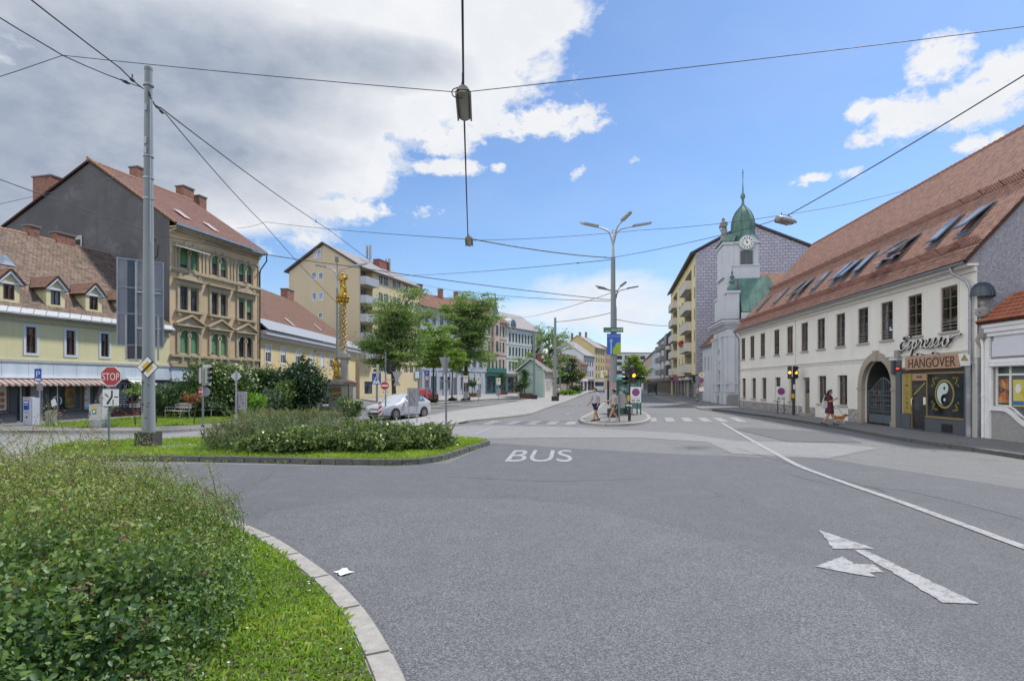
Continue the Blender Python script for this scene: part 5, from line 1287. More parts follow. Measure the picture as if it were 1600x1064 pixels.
for i, (a, b, c, d_) in enumerate(H_):
 f = MB(); t = .05; f.box(a, a+t, .1, .17, c, d_); f.box(b-t, b, .1, .17, c, d_); f.box(a+t, b-t, .1, .17, d_-t, d_); f.box(a+t, b-t, .1, .17, c, c+t)
 if b-a > 1.5: f.box((a+b)/2-.03, (a+b)/2+.03, .1, .17, c+t, d_-t)
 fo = f.build('door' if i in doors else 'shop_window', F_red if i == 2 else (GOLDF if i in (0, 4) else F_white), sfA)
 p = MB().quad((a+t,.14,c+t),(b-t,.14,c+t),(b-t,.14,d_-t),(a+t,.14,d_-t)).build('pane', darkglass('shop_glass_dark', (.03,.035,.04)), fo); pn.append(fo)
poster(pn[0], hs[0][0]+2.0, hs[0][1]-.75, .7, 2.05, .10, [(.03,.03,.03),(.05,.09,.03),(.4,.35,.28),(.35,.14,.04),(.5,.45,.35)], 11)
po = poster(pn[0], hs[0][1]-.5, hs[0][1]-.1, .75, 1.95, .10, [(.45,.43,.4),(.5,.48,.44)], 12)
m = MB()
for z_, in ((.95,),(1.25,),(1.55,)): m.disc(hs[0][1]-.3, z_, .12, .094, .099, 12)
m.build('pastry_picture', plain('pastry_print', (.38,.13,.04), .6, .5, 14), po)
po = poster(pn[3], hs[3][0]+.1, hs[3][1]-.1, .75, 2.0, .10, [(.02,.02,.025),(.05,.05,.055),(.03,.03,.03)], 13); MB().ring(hs[3][0]+.45, 1.15, .2, .27, .094, .099, 18).build('printed_ring', plain('paper', (.7,.7,.68), .8, .05), po)
poster(pn[4], hs[4][1]-.95, hs[4][1]-.35, .75, 2.0, .10, [(.10,.06,.04),(.35,.18,.06),(.06,.10,.03),(.2,.05,.04)], 14)
po = poster(pn[5], hs[5][0]+.08, hs[5][1]-.08, .7, 2.05, .10, [(.45,.55,.62),(.55,.62,.66),(.5,.58,.62),(.6,.3,.15)], 15)
poster(pn[6], hs[6][0]+.1, hs[6][1]-.1, .7, 2.0, .10, [(.03,.03,.035),(.06,.055,.06)], 16)
pb = MB().box(hs[7][0]-.1, hs[7][1]-.1, -.0, .012, .68, 2.1).build('price_board', plain('board_black', (.03,.035,.05), .6, .1), sfA)
m = MB()
for i in range(7): m.box(hs[7][0]+.05, hs[7][0]+.45+.25*((i*37)%5)/5, -.006, -.001, 1.55-.12*i, 1.59-.12*i)
for i in range(4): m.ring(hs[7][0]+.12+.22*i, .76, .03, .05, -.006, -.001, 10)
m.tube([(hs[7][0]+.3,-.005,2.05),(hs[7][0]+.55,-.005,1.72)], .015, 4); m.tube([(hs[7][0]+.55,-.005,2.05),(hs[7][0]+.3,-.005,1.72)], .015, 4)
m.build('chalk_line', plain('chalk', (.6,.6,.6), .9, .05), pb)
MB().box(hs[8][0], hs[8][1], -.01, .015, .62, .85).build('window_sticker', plain('sticker_white', (.6,.6,.62), .6, .05), sfA)
MB().box(hs[8][0], hs[8][1], -.012, .015, .86, 1.0).build('window_sticker', plain('sticker_red', (.3,.03,.03), .6, .05), sfA)
m = MB()
for i in range(9): m.box(hs[8][0]+.12+i*(hs[8][1]-hs[8][0]-.2)/9, hs[8][0]+.12+(i+.72)*(hs[8][1]-hs[8][0]-.2)/9, -.016, -.0101, .69, .78)
m.build('sticker_print', plain('sticker_blue', (.05,.1,.4), .6), sfA)
AWN = NT('striped_awning')
def _aw():
 t = AWN; p = t.uv(); q = t.new('ShaderNodeSeparateXYZ'); t.t.links.new(p, q.inputs[0])
 s_ = t.math('GREATER_THAN', t.math('FRACT', t.math('DIVIDE', q.outputs[0], .3)), .5)
 c = t.mix(s_, (.36,.32,.30), (.17,.075,.065)); return t.end(t.bsdf(t.mix(t.mapr(t.noise(2, t.pos(), 5), .45, .7, 0, .4), c, (.3,.25,.22)), .9))
AWN = _aw(); AWW = plain('white_awning', (.62,.62,.62), .85, .08)
def awning(x0, x1, mat, pr=.62):
 m = MB(); a, b = (-.1, 2.34), (-.1-pr, 2.06); n = 12
 m.quad((x0,b[0],b[1]),(x1,b[0],b[1]),(x1,a[0],a[1]),(x0,a[0],a[1]), [(x0,0),(x1,0),(x1,1),(x0,1)])
 k_ = int((x1-x0)/.3)
 for i in range(k_):
  p, q = x0+(x1-x0)*i/k_, x0+(x1-x0)*(i+1)/k_; c_ = (p+q)/2
  m.add([(p,b[0],b[1]),(q,b[0],b[1]),(q,b[0]-.005,b[1]-.08),(c_,b[0]-.005,b[1]-.12),(p,b[0]-.005,b[1]-.08)], [(0,1,2,3,4)], 0, [[(p,0),(q,0),(q,0),(c_,0),(p,0)]])
 o = m.build('awning', mat, A, recalc=False)
 MB().box(x0, x1, -.24, -.085, 2.345, 2.43).build('awning_box', F_white, o)
awning(.2, xs(94.5), AWN); awning(xs(95.5), xs(163), AWN); awning(xs(195), xs(228), AWW, .75)

# ---- tan tenement with dark side wall
W_tan = wall('tan_plaster', (.53,.395,.245), .12, .35, (.36,.26,.17), .25)
W_orn = wall('ornament_plaster', (.42,.355,.245), .15, .5, (.2,.17,.13), .3)
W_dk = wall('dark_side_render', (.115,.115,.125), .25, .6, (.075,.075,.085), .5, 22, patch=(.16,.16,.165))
G_blind = plain('green_blind', (.10,.24,.115), .7, .15, 5)
pC = gr(405,637.3,.12)
fbn = Fr(pB, pC); B = fbn.root('tenement_house', 'tan four storey tenement with twin arched windows and dark side wall', 'building'); BL = fbn.L; BE, BD = 12.45, 14.5
Z = lambda x, y: fbn.hit(240+x/4.256, 330+y/4.256)
pairs = [[(185,225),(240,282)],[(395,428),(440,473)],[(573,603),(615,642)]]
bx = [[(Z(p[0],300)[0]+Z(p[1],300)[0])/2 for p in q] for q in pairs]
bw = .88
zt0, zt1 = Z(590,472)[1], Z(590,350)[1]; zm0, zm1 = Z(405,690)[1], Z(405,545)[1]; zl0, zl1 = Z(405,958)[1], Z(405,815)[1]
rows = [(zt0, zt1, True), (zm0, zm1, False), (zl0, zl1, True)]
holes = [(x-bw/2, x+bw/2, z0, z1) for q in bx for x in q for z0, z1, _ in rows]
m = MB(); facade(m, 0, BL, 3.2, BE, holes, dep=.2); m.quad((0,BD,0),(BL,BD,0),(BL,BD,BE),(0,BD,BE)); m.quad((BL,0,0),(BL,BD,0),(BL,BD,BE),(BL,0,BE)); gable(m, BL, BD, BE, 6.7, 17.2)
m.build('wall', W_tan, B, recalc=False)
m = MB(); m.add([(0,0,0),(0,17,0),(0,17,12.0),(0,6.7,17.25),(0,0,BE+.5)], [(0,1,2,3,4)]); sw = m.build('side_wall', W_dk, B)
u_ = fbn
m = MB(); m.T = None
q = fbn.hit; 
def onside(px, py):      # point of the side wall seen at a pixel
 d = Vector(((px-CX)/F, 1, -(py-HY)/F)); n_ = fbn.u; kk = (fbn.p0.x*n_.x+fbn.p0.y*n_.y)/(d.x*n_.x+d.y*n_.y)
 P = Vector((d.x*kk, d.y*kk))-fbn.p0; return P.dot(fbn.y), CH+d.z*kk
(y0, z0), (y1, z1) = onside(127,388), onside(107,376)
MB().box(-.03, .01, min(y0,y1), max(y0,y1), z0-.5, z1).build('vent_window', DARK, sw); m = MB(); 
ya, yb = min(y0,y1), max(y0,y1)
m.box(-.06, -.031, ya-.12, yb+.12, z1, z1+.28); m.box(-.06, -.031, ya-.12, ya, z0-.5, z1); m.box(-.06, -.031, yb, yb+.12, z0-.5, z1); m.build('vent_frame', plain('pale_stucco_patch', (.4,.4,.4), .9, .3), sw)
kf = (17.2-BE)/6.7
m = MB(); slope(m, -.15, BL+.2, -.62, BE+.08, 6.7, 17.3, .13); slope(m, -.15, BL+.2, 17.2, 11.95, 6.7, 17.3, .13); m.build('roof', tiles('tenement_tiles', (.20,.095,.075), (.14,.07,.055), (.235,.135,.11), .2, .16, .4, (.2,.12,.10)), B, recalc=False)
m = MB()
for i in range(30):
 a = -.15+i*(BL+.35)/30; m.tube([(a,6.7,17.4),(a+(BL+.35)/30*1.05,6.7,17.43)], [.12,.14], 8)
for i in range(22):
 t = i/22; m.tube([(-.12,-.6+7.3*t,BE+.2+4.9*t),(-.12,-.6+7.3*(t+.05),BE+.24+4.9*(t+.05))], [.07,.085], 6)
m.build('ridge_tile', plain('old_ridge', (.30,.18,.12), .9, .3, 6), B, 50)
MB().box(-.1, BL+.15, -.74, -.6, BE+.04, BE+.2).build('gutter', ZINC, B)
downpipe(B, [(BL+.05,-.66,BE+.05),(BL+.05,-.66,BE-.5),(BL-.05,-.16,BE-1.2),(BL-.05,-.1,BE-1.5),(BL-.05,-.1,.2)], .05, BLACK)
u, y, z = fbn.roofhit(285, 336, -.62, BE+.2, kf)
for px, py in ((285,336),(330,356)):
 u, y, z = fbn.roofhit(px, py, -.62, BE+.2, kf); mb = MB(); mb.add([(u-.3,y-.5,z-.5*kf+.07),(u+.3,y-.5,z-.5*kf+.07),(u+.3,y+.5,z+.5*kf+.07),(u-.3,y+.5,z+.5*kf+.07)],[(0,1,2,3)]); mb.build('skylight', plain('roof_hatch', (.4,.33,.3), .4), B)
def chim_px(px, ytop, y, w, d, z0=None):
 dx = (px-CX)/F; p = fbn.p0+fbn.y*y; a = (dx*p.y-p.x)/(fbn.u.x-dx*fbn.u.y); D = p.y+fbn.u.y*a
 chimney(B, a, y, (z0 or 15), CH-(ytop-HY)/F*D, w, d, BRICK, CAP)
chim_px(79, 281, 11.2, 1.2, 1.7, 13); chim_px(216, 265, 7.2, .8, .8, 16); chim_px(289, 295, 7.3, 1.1, .8, 16); chim_px(312, 309, 7.3, .8, .7, 16)
m = MB()
for i in range(46): a = .1+i*(BL-.2)/46; m.box(a, a+.1, -.42, -.0, BE-.22, BE-.06)
m.box(-.02, BL+.05, -.55, .0, BE-.055, BE+.03); m.box(-.02, BL+.02, -.16, .0, BE-.36, BE-.23); m.box(0, BL, -.07, .0, BE-.95, BE-.88)
zc = (zt0+zm1)/2+.55; m.box(0, BL, -.16, .0, zt0-.32, zt0-.12); m.box(0, BL, -.1, .0, zt0-.42, zt0-.321)
for q in (bx[0][1], bx[1][1]):
 xm = q+(bx[1][0]-bx[0][1])/2
 for s_ in (-.22,.1): m.box(xm+s_, xm+s_+.14, -.07, 0, zt0-.1, BE-.96)
for x in (.04, .42, BL-.22): m.box(x, x+.16, -.07, 0, zt0-.1, BE-.96)
m.box(0, BL, -.18, .0, zl0-.28, zl0-.1); m.box(0, BL, -.22, .0, 3.2, 3.4); m.box(0, BL, -.06, .0, 3.42, zl0-.3)
for q in bx:
 c_ = (q[0]+q[1])/2; w2 = (q[1]-q[0])/2+bw/2
 for x in q:
  for dx_ in (-.36, .36): m.box(x+dx_-.06, x+dx_+.06, -.26, 0, zl0-.6, zl0-.285)
 for x in q:
  m.ring(x, zt1-.44, bw/2-.01, bw/2+.13, -.08, .0, 14, 0, 0, PI); m.box(x-.06, x+.06, -.16, 0, zt1+.05, zt1+.32)
 for x in (c_-w2-.14, c_+w2+.01): m.box(x, x+.13, -.08, 0, zt0, zt1-.44)
 m.box(c_-.1, c_+.1, -.08, 0, zt0, zt1-.44)
 m.box(c_-w2-.22, c_-w2-.01, -.09, 0, zm0, zm1+.05); m.box(c_+w2+.01, c_+w2+.22, -.09, 0, zm0, zm1+.05); m.box(c_-.12, c_+.12, -.07, 0, zm0, zm1+.05)
 m.box(c_-w2-.28, c_+w2+.28, -.12, 0, zm1+.052, zm1+.42); m.box(c_-w2-.45, c_+w2+.45, -.34, 0, zm1+.425, zm1+.55); m.box(c_-w2-.35, c_+w2+.35, -.26, 0, zm0-.18, zm0-.01)
 for x in (c_-w2-.2, c_+w2+.05): m.box(x, x+.15, -.2, 0, zm0-.42, zm0-.182)
 m.box(c_-w2-.26, c_-w2-.01, -.09, 0, zl0, zl1+.25); m.box(c_+w2+.01, c_+w2+.26, -.09, 0, zl0, zl1+.25); m.box(c_-w2-.008, c_+w2+.008, -.06, 0, zl1+.02, zl1+.25)
 m.box(c_-w2-.42, c_+w2+.42, -.3, 0, zl1+.252, zl1+.36)
 m.plate([(c_-w2-.42,zl1+.365),(c_+w2+.42,zl1+.365),(c_,zl1+.95)], -.12, 0)
 for s_ in (-1,1): m.ext([(c_+s_*(w2+.46),-.32,zl1+.364),(c_,-.32,zl1+.97),(c_,-.32,zl1+1.09),(c_+s_*(w2+.46),-.32,zl1+.47)], (0,.3,0))
 for x in q: m.ring(x, zl1-.44, bw/2-.01, bw/2+.1, -.11, .0, 14, 0, 0, PI)
 m.box(c_-.1, c_+.1, -.10, 0, zl0, zl1-.44)
for q in (bx[0], bx[2]):
 c_ = (q[0]+q[1])/2; zz = zm1+.555
 m.plate([(c_-.75,zz),(c_+.75,zz),(c_+.5,zz+.22),(c_+.2,zz+.28),(c_+.1,zz+.5),(c_,zz+.75),(c_-.1,zz+.5),(c_-.2,zz+.28),(c_-.5,zz+.22)], -.2, -.03)
 for s_ in (-1,1): m.ring(c_+s_*.85, zz+.15, .05, .14, -.2, -.05, 10)
orn = m.build('ornament', W_orn, B, bevel=.008)
m = MB()       # plaster corners that turn square openings into arches
for q in bx:
 for x in q:
  for z0, z1, ar in rows:
   if not ar: continue
   r = bw/2; zc = z1-r
   for s_ in (-1,1): m.plate([(x+s_*r,z1)]+[(x+s_*r*math.cos(PI/2*i/8), zc+r*math.sin(PI/2*i/8)) for i in range(9)], -.012, .05)
m.build('arch_spandrel', W_orn, B)
bl = {(0,0,0):.85,(0,0,1):1,(1,0,0):.4,(1,0,1):.6,(2,0,0):.6,(2,0,1):.5,(0,1,0):0,(0,1,1):.1,(2,1,0):.15,(2,1,1):.6,(0,2,0):1,(0,2,1):1,(1,2,0):1,(1,2,1):1}
for bi, q in enumerate(bx):
 for xi, x in enumerate(q):
  for ri, (z0, z1, ar) in enumerate(rows):
   window(B, x, z0, bw, z1-z0, F_dkbrown, 'tee', DG, .09, blind=bl.get((bi,ri,xi),0), bm=G_blind)
c_ = (bx[0][0]+bx[0][1])/2; MB().ext([(c_-1.3,-.02,zt1-.1),(c_+1.0,-.02,zt1-.1),(c_+1.0,-.85,zt1-.3),(c_-1.3,-.85,zt1-.3)], (0,0,.05)).build('awning', AWW, B)
BLUE = plain('blue_white_board', (.50,.56,.64), .6, .08)
MB().box(.05, BL-.05, -.1, .0, 2.25, 3.19).build('fascia', BLUE, B)
hsB = [(BL*(i+.1)/4, BL*(i+.9)/4, .5, 2.1) for i in range(4)]
m = MB(); facade(m, 0, BL, 0, 2.248, hsB, dep=.2); o = m.build('shop_front', SHW, B, recalc=False)
for h in hsB: MB().quad((h[0],.18,h[2]),(h[1],.18,h[2]),(h[1],.18,h[3]),(h[0],.18,h[3])).build('shop_window', DG, o)
m = MB(); m.tube([(-.02,.9,BE-1.2),(-.02,1.0,BE-1.9),(-.02,1.5,BE-2.2),(-.02,1.4,BE-1.0),(-.02,1.1,BE-.8)], .02, 5); m.tube([(-.02,1.3,BE-1.4),(-.02,1.5,BE-2.5),(-.02,1.15,BE-2.9)], .025, 5); m.build('loose_cable', BLACK, B, 60)

# ---- low yellow house on the square
W_lo = wall('warm_yellow_plaster', (.60,.49,.27), .08, .2, (.5,.4,.22), .12)
flo = Fr((-20.6,46.9), (-20.45,75.2)); O = flo.root('low_house', 'low warm yellow house with brown tile roof and silver eaves strip', 'house'); OL = flo.L
Zl = lambda x, y: flo.hit(400+x/3.8, 360+y/3.8)
ox = [Zl((a+b)/2, 700)[0] for a, b in ((55,90),(145,178),(235,263),(318,345),(380,407),(433,458),(485,508),(530,550))]
oz0, oz1 = Zl(162,790)[1], Zl(162,698)[1]
m = MB(); facade(m, 0, OL, 0, 6.3, [(x-.55, x+.55, oz0, oz1) for x in ox], dep=.15); shell(m, OL, 12, 0, 6.3); m.build('wall', W_lo, O, recalc=False)
SILV = NT('standing_seam_sheet')
def _silv():
 t = SILV; uv = t.uv(); q = t.new('ShaderNodeSeparateXYZ'); t.t.links.new(uv, q.inputs[0])
 f = t.math('LESS_THAN', t.math('FRACT', t.math('DIVIDE', q.outputs[0], .75)), .3)
 return t.end(t.bsdf(t.mix(f, t.mix(t.noise(1.5, t.pos(), 4), (.30,.33,.38), (.40,.43,.47)), (.12,.13,.15)), .5, .25))
SILV = _silv()
kl = 5.0/6.0; e0, e1 = -.7, 6.45
m = MB(); slope(m, 0, OL+.4, e0, e1, e0+1.25, e1+1.25*kl, .1); m.build('eaves_sheet', SILV, O, recalc=False)
m = MB(); y1 = 6.0; slope(m, 0, OL+.2, e0+1.25, e1+1.25*kl, y1, e1+(y1-e0)*kl, .1, hx1=5.0)
zr = e1+(y1-e0)*kl
m.add([(OL+.3,e0+1.2,e1+1.2*kl+.1),(OL+.3,12.3,e1+1.2*kl+.1),(OL-4.8,y1,zr+.1)], [(0,1,2)], 0, [[(0,0),(12,0),(6,6)]])
slope(m, 0, OL+.2, 12.4, e1+1, y1, zr, .1, hx1=5.0); m.build('roof', tiles('low_house_tiles', (.21,.115,.085), (.14,.08,.06), (.27,.16,.115), .2, .17, .35, (.13,.08,.06)), O, recalc=False)
m = MB(); m.box(0, OL+.3, -.62, .0, 6.12, 6.44); m.box(0, OL+.1, -.3, 0, 5.8, 6.118); m.build('cornice', plain('pale_cornice', (.5,.5,.52), .8, .1), O)
for x in ox: m = MB(); surround(m, x, oz0, 1.1, oz1-oz0, .12, .03); m.build('window_surround', plain('white_surround', (.62,.62,.60), .7, .1), O)
SHU = plain('white_roller_blind', (.6,.6,.58), .6, .06)
for i, x in enumerate(ox): window(O, x, oz0, 1.1, oz1-oz0, F_white, 'double', DG, .05, blind=(.4,.45,.4,1,.95,.35,.5,1)[i], bm=SHU)
dx = (449-CX)/F; p = flo.p0+flo.y*6.2; a = (dx*p.y-p.x)/(flo.u.x-dx*flo.u.y); chimney(O, a, 6.2, 11, CH+(600-454)/F*(p.y+flo.u.y*a), 2.0, .8, BRICK, CAP)
for px, py in ((452,504),(496,512)):
 u, y, z = flo.roofhit(px, py, e0, e1+.12, kl); mb = MB(); mb.add([(u-.35,y-.5,z-.5*kl+.1),(u+.35,y-.5,z-.5*kl+.1),(u+.35,y+.4,z+.4*kl+.1),(u-.35,y+.4,z+.4*kl+.1)],[(0,1,2,3)]); mb.build('skylight', plain('roof_hatch', (.4,.33,.3), .4), O)

# ---- cream apartment block
W_cr = wall('cream_plaster', (.50,.43,.31), .05, .12, None, .1); W_cry = wall('cream_yellow_plaster', (.60,.50,.31), .06, .15, None, .1)
fd = Fr((-20.5,77.5), (-15.3,94.4)); D_ = fd.root('apartment_block', 'cream six storey apartment block with gable and grey balconies', 'building'); DL = fd.L; DE, DD = 17.8, 11.3
bal0 = (.25, 3.3); dfz = [2.9+2.52*i for i in range(6)]
wc = [(5.6,1.3),(7.1,1.3),(9.6,1.1),(11.0,1.1),(13.3,1.2),(15.2,1.2),(16.8,1.0)]
holes = [(x-w/2,x+w/2,z+.9,z+2.2) for x, w in wc for z in dfz] + [(bal0[0],bal0[1],z+.12,z+2.35) for z in dfz[1:]] + [(1.2,3.2,.7,2.4)]
m = MB(); facade(m, 0, DL, 0, DE, holes, dep=.15); m.quad((0,DD,0),(DL,DD,0),(DL,DD,DE),(0,DD,DE)); m.quad((DL,0,0),(DL,DD,0),(DL,DD,DE),(DL,0,DE)); gable(m, DL, DD, DE, DD/2, DE+3.4); m.build('wall', W_cry, D_, recalc=False)
m = MB()
for z in dfz[1:]:
 q = [(bal0[0],z+.12),(bal0[1],z+.12),(bal0[1],z+2.35),(bal0[0],z+2.35)]; m.quad(*[(x,1.1,zz) for x, zz in q])
 for i in range(4): p0, p1 = q[i], q[(i+1)%4]; m.quad((p0[0],.15,p0[1]),(p1[0],.15,p1[1]),(p1[0],1.1,p1[1]),(p0[0],1.1,p0[1]))
m.build('loggia_wall', W_cry, D_, recalc=False)
BALM = plain('grey_balcony_panel', (.36,.37,.40), .6, .12, 2)
for z in dfz[1:]:
 MB().box(bal0[0]-.2, bal0[1]+.2, -.95, .05, z-.03, z+.1).box(bal0[0]-.2, bal0[1]+.2, -.95, -.9, z+.103, z+1.05).box(bal0[0]-.2, bal0[0]-.14, -.898, 0, z+.103, z+1.05).box(bal0[1]+.14, bal0[1]+.2, -.898, 0, z+.103, z+1.05).build('balcony', BALM, D_)
 window(D_, 1.5, z+.15, 1.5, 2.1, F_pale, 'double', DG, 0, y=1.0); window(D_, 2.7, z+.7, .9, 1.55, F_pale, 'double', DG, 0, y=1.0)
for x, w in wc:
 for z in dfz: window(D_, x, z+.9, w, 1.3, F_white, 'double', DG, .06)
window(D_, 2.2, .7, 2.0, 1.7, F_dkbrown, 'double', DG, .06)
def gpt(px, py):
 d = Vector(((px-CX)/F, 1, -(py-HY)/F)); n_ = fd.u; kk = (fd.p0.x*n_.x+fd.p0.y*n_.y)/(d.x*n_.x+d.y*n_.y); P = Vector((d.x*kk, d.y*kk))-fd.p0; return P.dot(fd.y), CH+d.z*kk
gw = []
for x0, x1, y0, y1 in ((345,364,110,168),(367,387,110,168),(332,358,248,294),(371,398,248,294),(332,357,368,415),(370,397,368,415),(370,396,488,520)):
 a, za = gpt(400+x0/3.8, 360+y1/3.8); b, zb = gpt(400+x1/3.8, 360+y0/3.8); gw.append((min(a,b), max(a,b), za, zb))
mg = MB(); mg.T = Matrix(((0,-1,0,0),(-1,0,0,0),(0,0,1,0),(0,0,0,1)))
def xf(a, b): return -b, -a
mg.T = Matrix(((0,1,0,0),(-1,0,0,0),(0,0,1,0),(0,0,0,1)))      # sheet x -> -depth, so that outward stays outward
facade(mg, -DD, 0, 0, DE, [(-b, -a, c, d_) for a, b, c, d_ in gw if d_ < DE], dep=.12)
top = [g_ for g_ in gw if g_[3] >= DE]
ta, tb, tc, td = min(g_[0] for g_ in top), max(g_[1] for g_ in top), min(g_[2] for g_ in top), max(g_[3] for g_ in top)
mg.T = None
mg.add([(0,0,DE),(0,DD,DE),(0,DD/2,DE+3.4)], [(0,1,2)])
mg.build('gable_wall', W_cr, D_, recalc=False)
for a, b, c, d_ in gw:
 o = window(D_, 0, 0, b-a, d_-c, F_white, 'double' if d_ >= DE else 'single', darkglass('sky_glass', (.12,.17,.26)), .0 if d_ < DE else -.07)
 o.location = (0, (a+b)/2, c); o.rotation_euler = (0,0,-PI/2)
m = MB(); slope(m, -.35, DL+.2, -.5, DE-.15, DD/2, DE+3.5, .14); slope(m, -.35, DL+.2, DD+.5, DE-.15, DD/2, DE+3.5, .14); m.build('roof', S_GREY, D_, recalc=False)
m = MB()
for s_, y in ((0,-.55),(1,DD+.55)): m.ext([(-.4,y,DE-.2),(-.4,DD/2,DE+3.5),(-.4,DD/2,DE+3.75),(-.4,y,DE+.05)], (.04,0,0))
m.build('verge_trim', plain('dark_trim', (.05,.045,.05), .6), D_)
gutter(D_, 0, DL, -.55, DE-.1)
def dpos(px, y): dx = (px-CX)/F; p = fd.p0+fd.y*y; a = (dx*p.y-p.x)/(fd.u.x-dx*fd.u.y); return a, p.y+fd.u.y*a
a, dd = dpos(596, 3.6); chimney(D_, a, 3.6, DE+1, CH+(600-409)/F*dd, 3.2, 1.0, plain('red_chimney', (.25,.08,.07), .85, .2), CAP)
for px, yt in ((577,383),(607,404)):
 a, dd = dpos(px, 3.2); zt = CH+(600-yt)/F*dd; m = MB(); m.cyl(a, 3.2, DE+1.5, zt, .06)
 for k_ in range(3): t = 2*PI*k_/3; m.box(a+.35*math.cos(t)-.12, a+.35*math.cos(t)+.12, 3.2+.35*math.sin(t)-.12, 3.2+.35*math.sin(t)+.12, zt-2.0, zt-.1)
 m.tube([(a-.35,3.2,zt-.8),(a+.35,3.2,zt-.8)], .03, 5); m.build('antenna', plain('antenna_grey', (.32,.33,.35), .5), D_)
sg = MB().box(DL-1.6, DL-.2, -.2, -.05, 3.0, 4.1).build('sign_board', plain('sign_pale_blue', (.45,.55,.62), .5, .1), D_)

# ---- terrace that closes the square
dE = Vector((.5,.866)); eP = Vector((-15.0,94.3))
W_bw = wall('blue_white_plaster', (.45,.48,.54), .1, .25); W_gw = wall('green_white_plaster', (.58,.64,.61), .08, .2)
W_pg = wall('pink_plaster', (.58,.42,.35), .1, .2); TEAL = plain('teal_paint', (.03,.16,.14), .55, .2)
e1 = block('grey_blue_house', 'pale blue grey corner house with red roof behind the plane trees', Fr(eP, eP+dE*19.7), 12, 15.0, 3.4, W_bw, T_mid, 9, [5.1,8.6,12.0], 1.1, 2.0, F_pale, None, over=.5, sur=W_bw, belt=[4.4,8.0], chims=[(6,5,1.2),(12,5,1.2),(17,5,1.4)])
m = MB()
e1f = Fr(eP, eP+dE*19.7)
for i in range(9):
 x = .6+(19.7-1.2)*(i+.5)/9
 if i in (1,): MB().box(x-1.0, x+1.0, -.02, .05, .12, 3.4).build('shop_window', plain('teal_shop_door', (.04,.12,.15), .4), e1)
 elif i == 4: MB().box(x-.7, x+.7, -.02, .05, .12, 3.2).build('door', plain('grey_door', (.14,.14,.15), .5), e1)
 else: window(e1, x, 1.1, 1.0, 2.3, F_pale, 'tee', DG, -.06)
for i in range(10): MB().box(.3+i*1.85*1.06-.0, .3+i*1.96+.3, -.14, -.0, .1, 4.38).build('pilaster', W_bw, e1)
e2 = block('pink_teal_house', 'ornate pink and white house with teal windows and little spire', Fr(eP+dE*19.75, eP+dE*27.8), 12, 14.6, 4.6, W_pg, T_mid, 5, [4.9,8.4,11.6], .75, 2.1, TEAL, TEAL, 4.3, sur=W_w, belt=[4.4,7.9,11.1], pane=darkglass('teal_glass', (.02,.07,.06)))
MB().box(.5, 7.5, -.3, -.05, 4.45, 5.2).build('shop_sign', TEAL, e2)
m = MB(); m.box(2.6, 4.4, -.45, .3, 7.8, 15.2); m.lathe([(1.0,15.2),(1.05,15.4),(.7,15.9),(.55,16.6),(.3,17.6),(.22,18.6),(.1,19.4),(.02,20.2)], 3.5, -.1, 8); m.build('oriel_turret', COPPER, e2)
e2c = MB().box(2.5, 4.5, -.5, -.1, 8.0, 14.9).build('oriel', W_pg, e2)
for z in (8.5, 11.7): window(e2, 3.5, z, .8, 2.0, TEAL, 'tee', DG, -.56)
e3 = block('mint_house', 'long pale mint house with arched dormer in its grey roof', Fr(eP+dE*27.85, eP+dE*44), 12, 13.9, 4.0, W_gw, S_GREY, 11, [4.9,7.9,10.8], .8, 1.9, F_dkbrown, plain('dim_shop', (.16,.13,.12), .6), 4.2, belt=[7.4,10.3], sur=W_gw, chims=[(4,5.5,1.6)])
m = MB(); m.disc(2.2, 14.3, 1.5, -.3, 3.0, 20); o = m.build('dormer', W_gw, e3); MB().disc(2.2, 14.4, 1.05, -.36, -.305, 20).build('pane', DG, o)

# ---- small green kiosk house
fg = Fr(gr(808,621.5), gr(849,622.5)); 
W_mint = wall('mint_kiosk_plaster', (.40,.54,.49), .06, .25, (.3,.4,.36), .1)
fg = Fr((.85,84.2), (4.75,83.4)); Kk = fg.root('kiosk_house', 'small mint green gabled hut with white side wall on the square', 'house')
gl = fg.L; m = MB(); facade(m, 0, gl, 0, 3.9, [], dep=.1); m.add([(0,0,3.9),(gl,0,3.9),(gl/2,0,5.55)], [(0,1,2)]); m.build('wall', W_mint, Kk, recalc=False)
sd = MB(); shell(sd, gl, 9, 0, 3.9); sdo = sd.build('side_wall', W_w, Kk)
m = MB()
for s_ in (0,1):
 a = Vector((gl/2,-.5,5.72)); b = Vector((gl/2+(1 if s_ else -1)*(gl/2+.45),-.5,3.78)); th = Vector((0,0,.14))
 m.ext([a, b, b+Vector((0,9.8,0)), a+Vector((0,9.8,0))], th)
m.build('roof', plain('kiosk_roof', (.19,.17,.165), .8, .2), Kk)
m = MB()
for s_ in (-1,1): m.ext([(gl/2,-.54,5.66),(gl/2+s_*(gl/2+.5),-.54,3.68),(gl/2+s_*(gl/2+.5),-.54,3.93),(gl/2,-.54,5.92)], (0,.03,0))
m.box(-.02, gl+.02, -.04, .0, 3.7, 3.86); m.box(-.02, .25, -.04, 0, .1, 3.69); m.box(gl-.25, gl+.02, -.04, 0, .1, 3.69); m.build('trim', W_w, Kk)
for y in (1.2, 2.6, 4.0, 5.4):
 o = window(Kk, 0, 0, .7, 1.7, F_white, 'double', DG, -.05); o.location = (gl, y, 1.0); o.rotation_euler = (0,0,PI/2)
chimney(Kk, gl/2+.4, 5, 5, 6.6, .6, .6, plain('red_chimney', (.25,.08,.07), .85, .2), CAP)
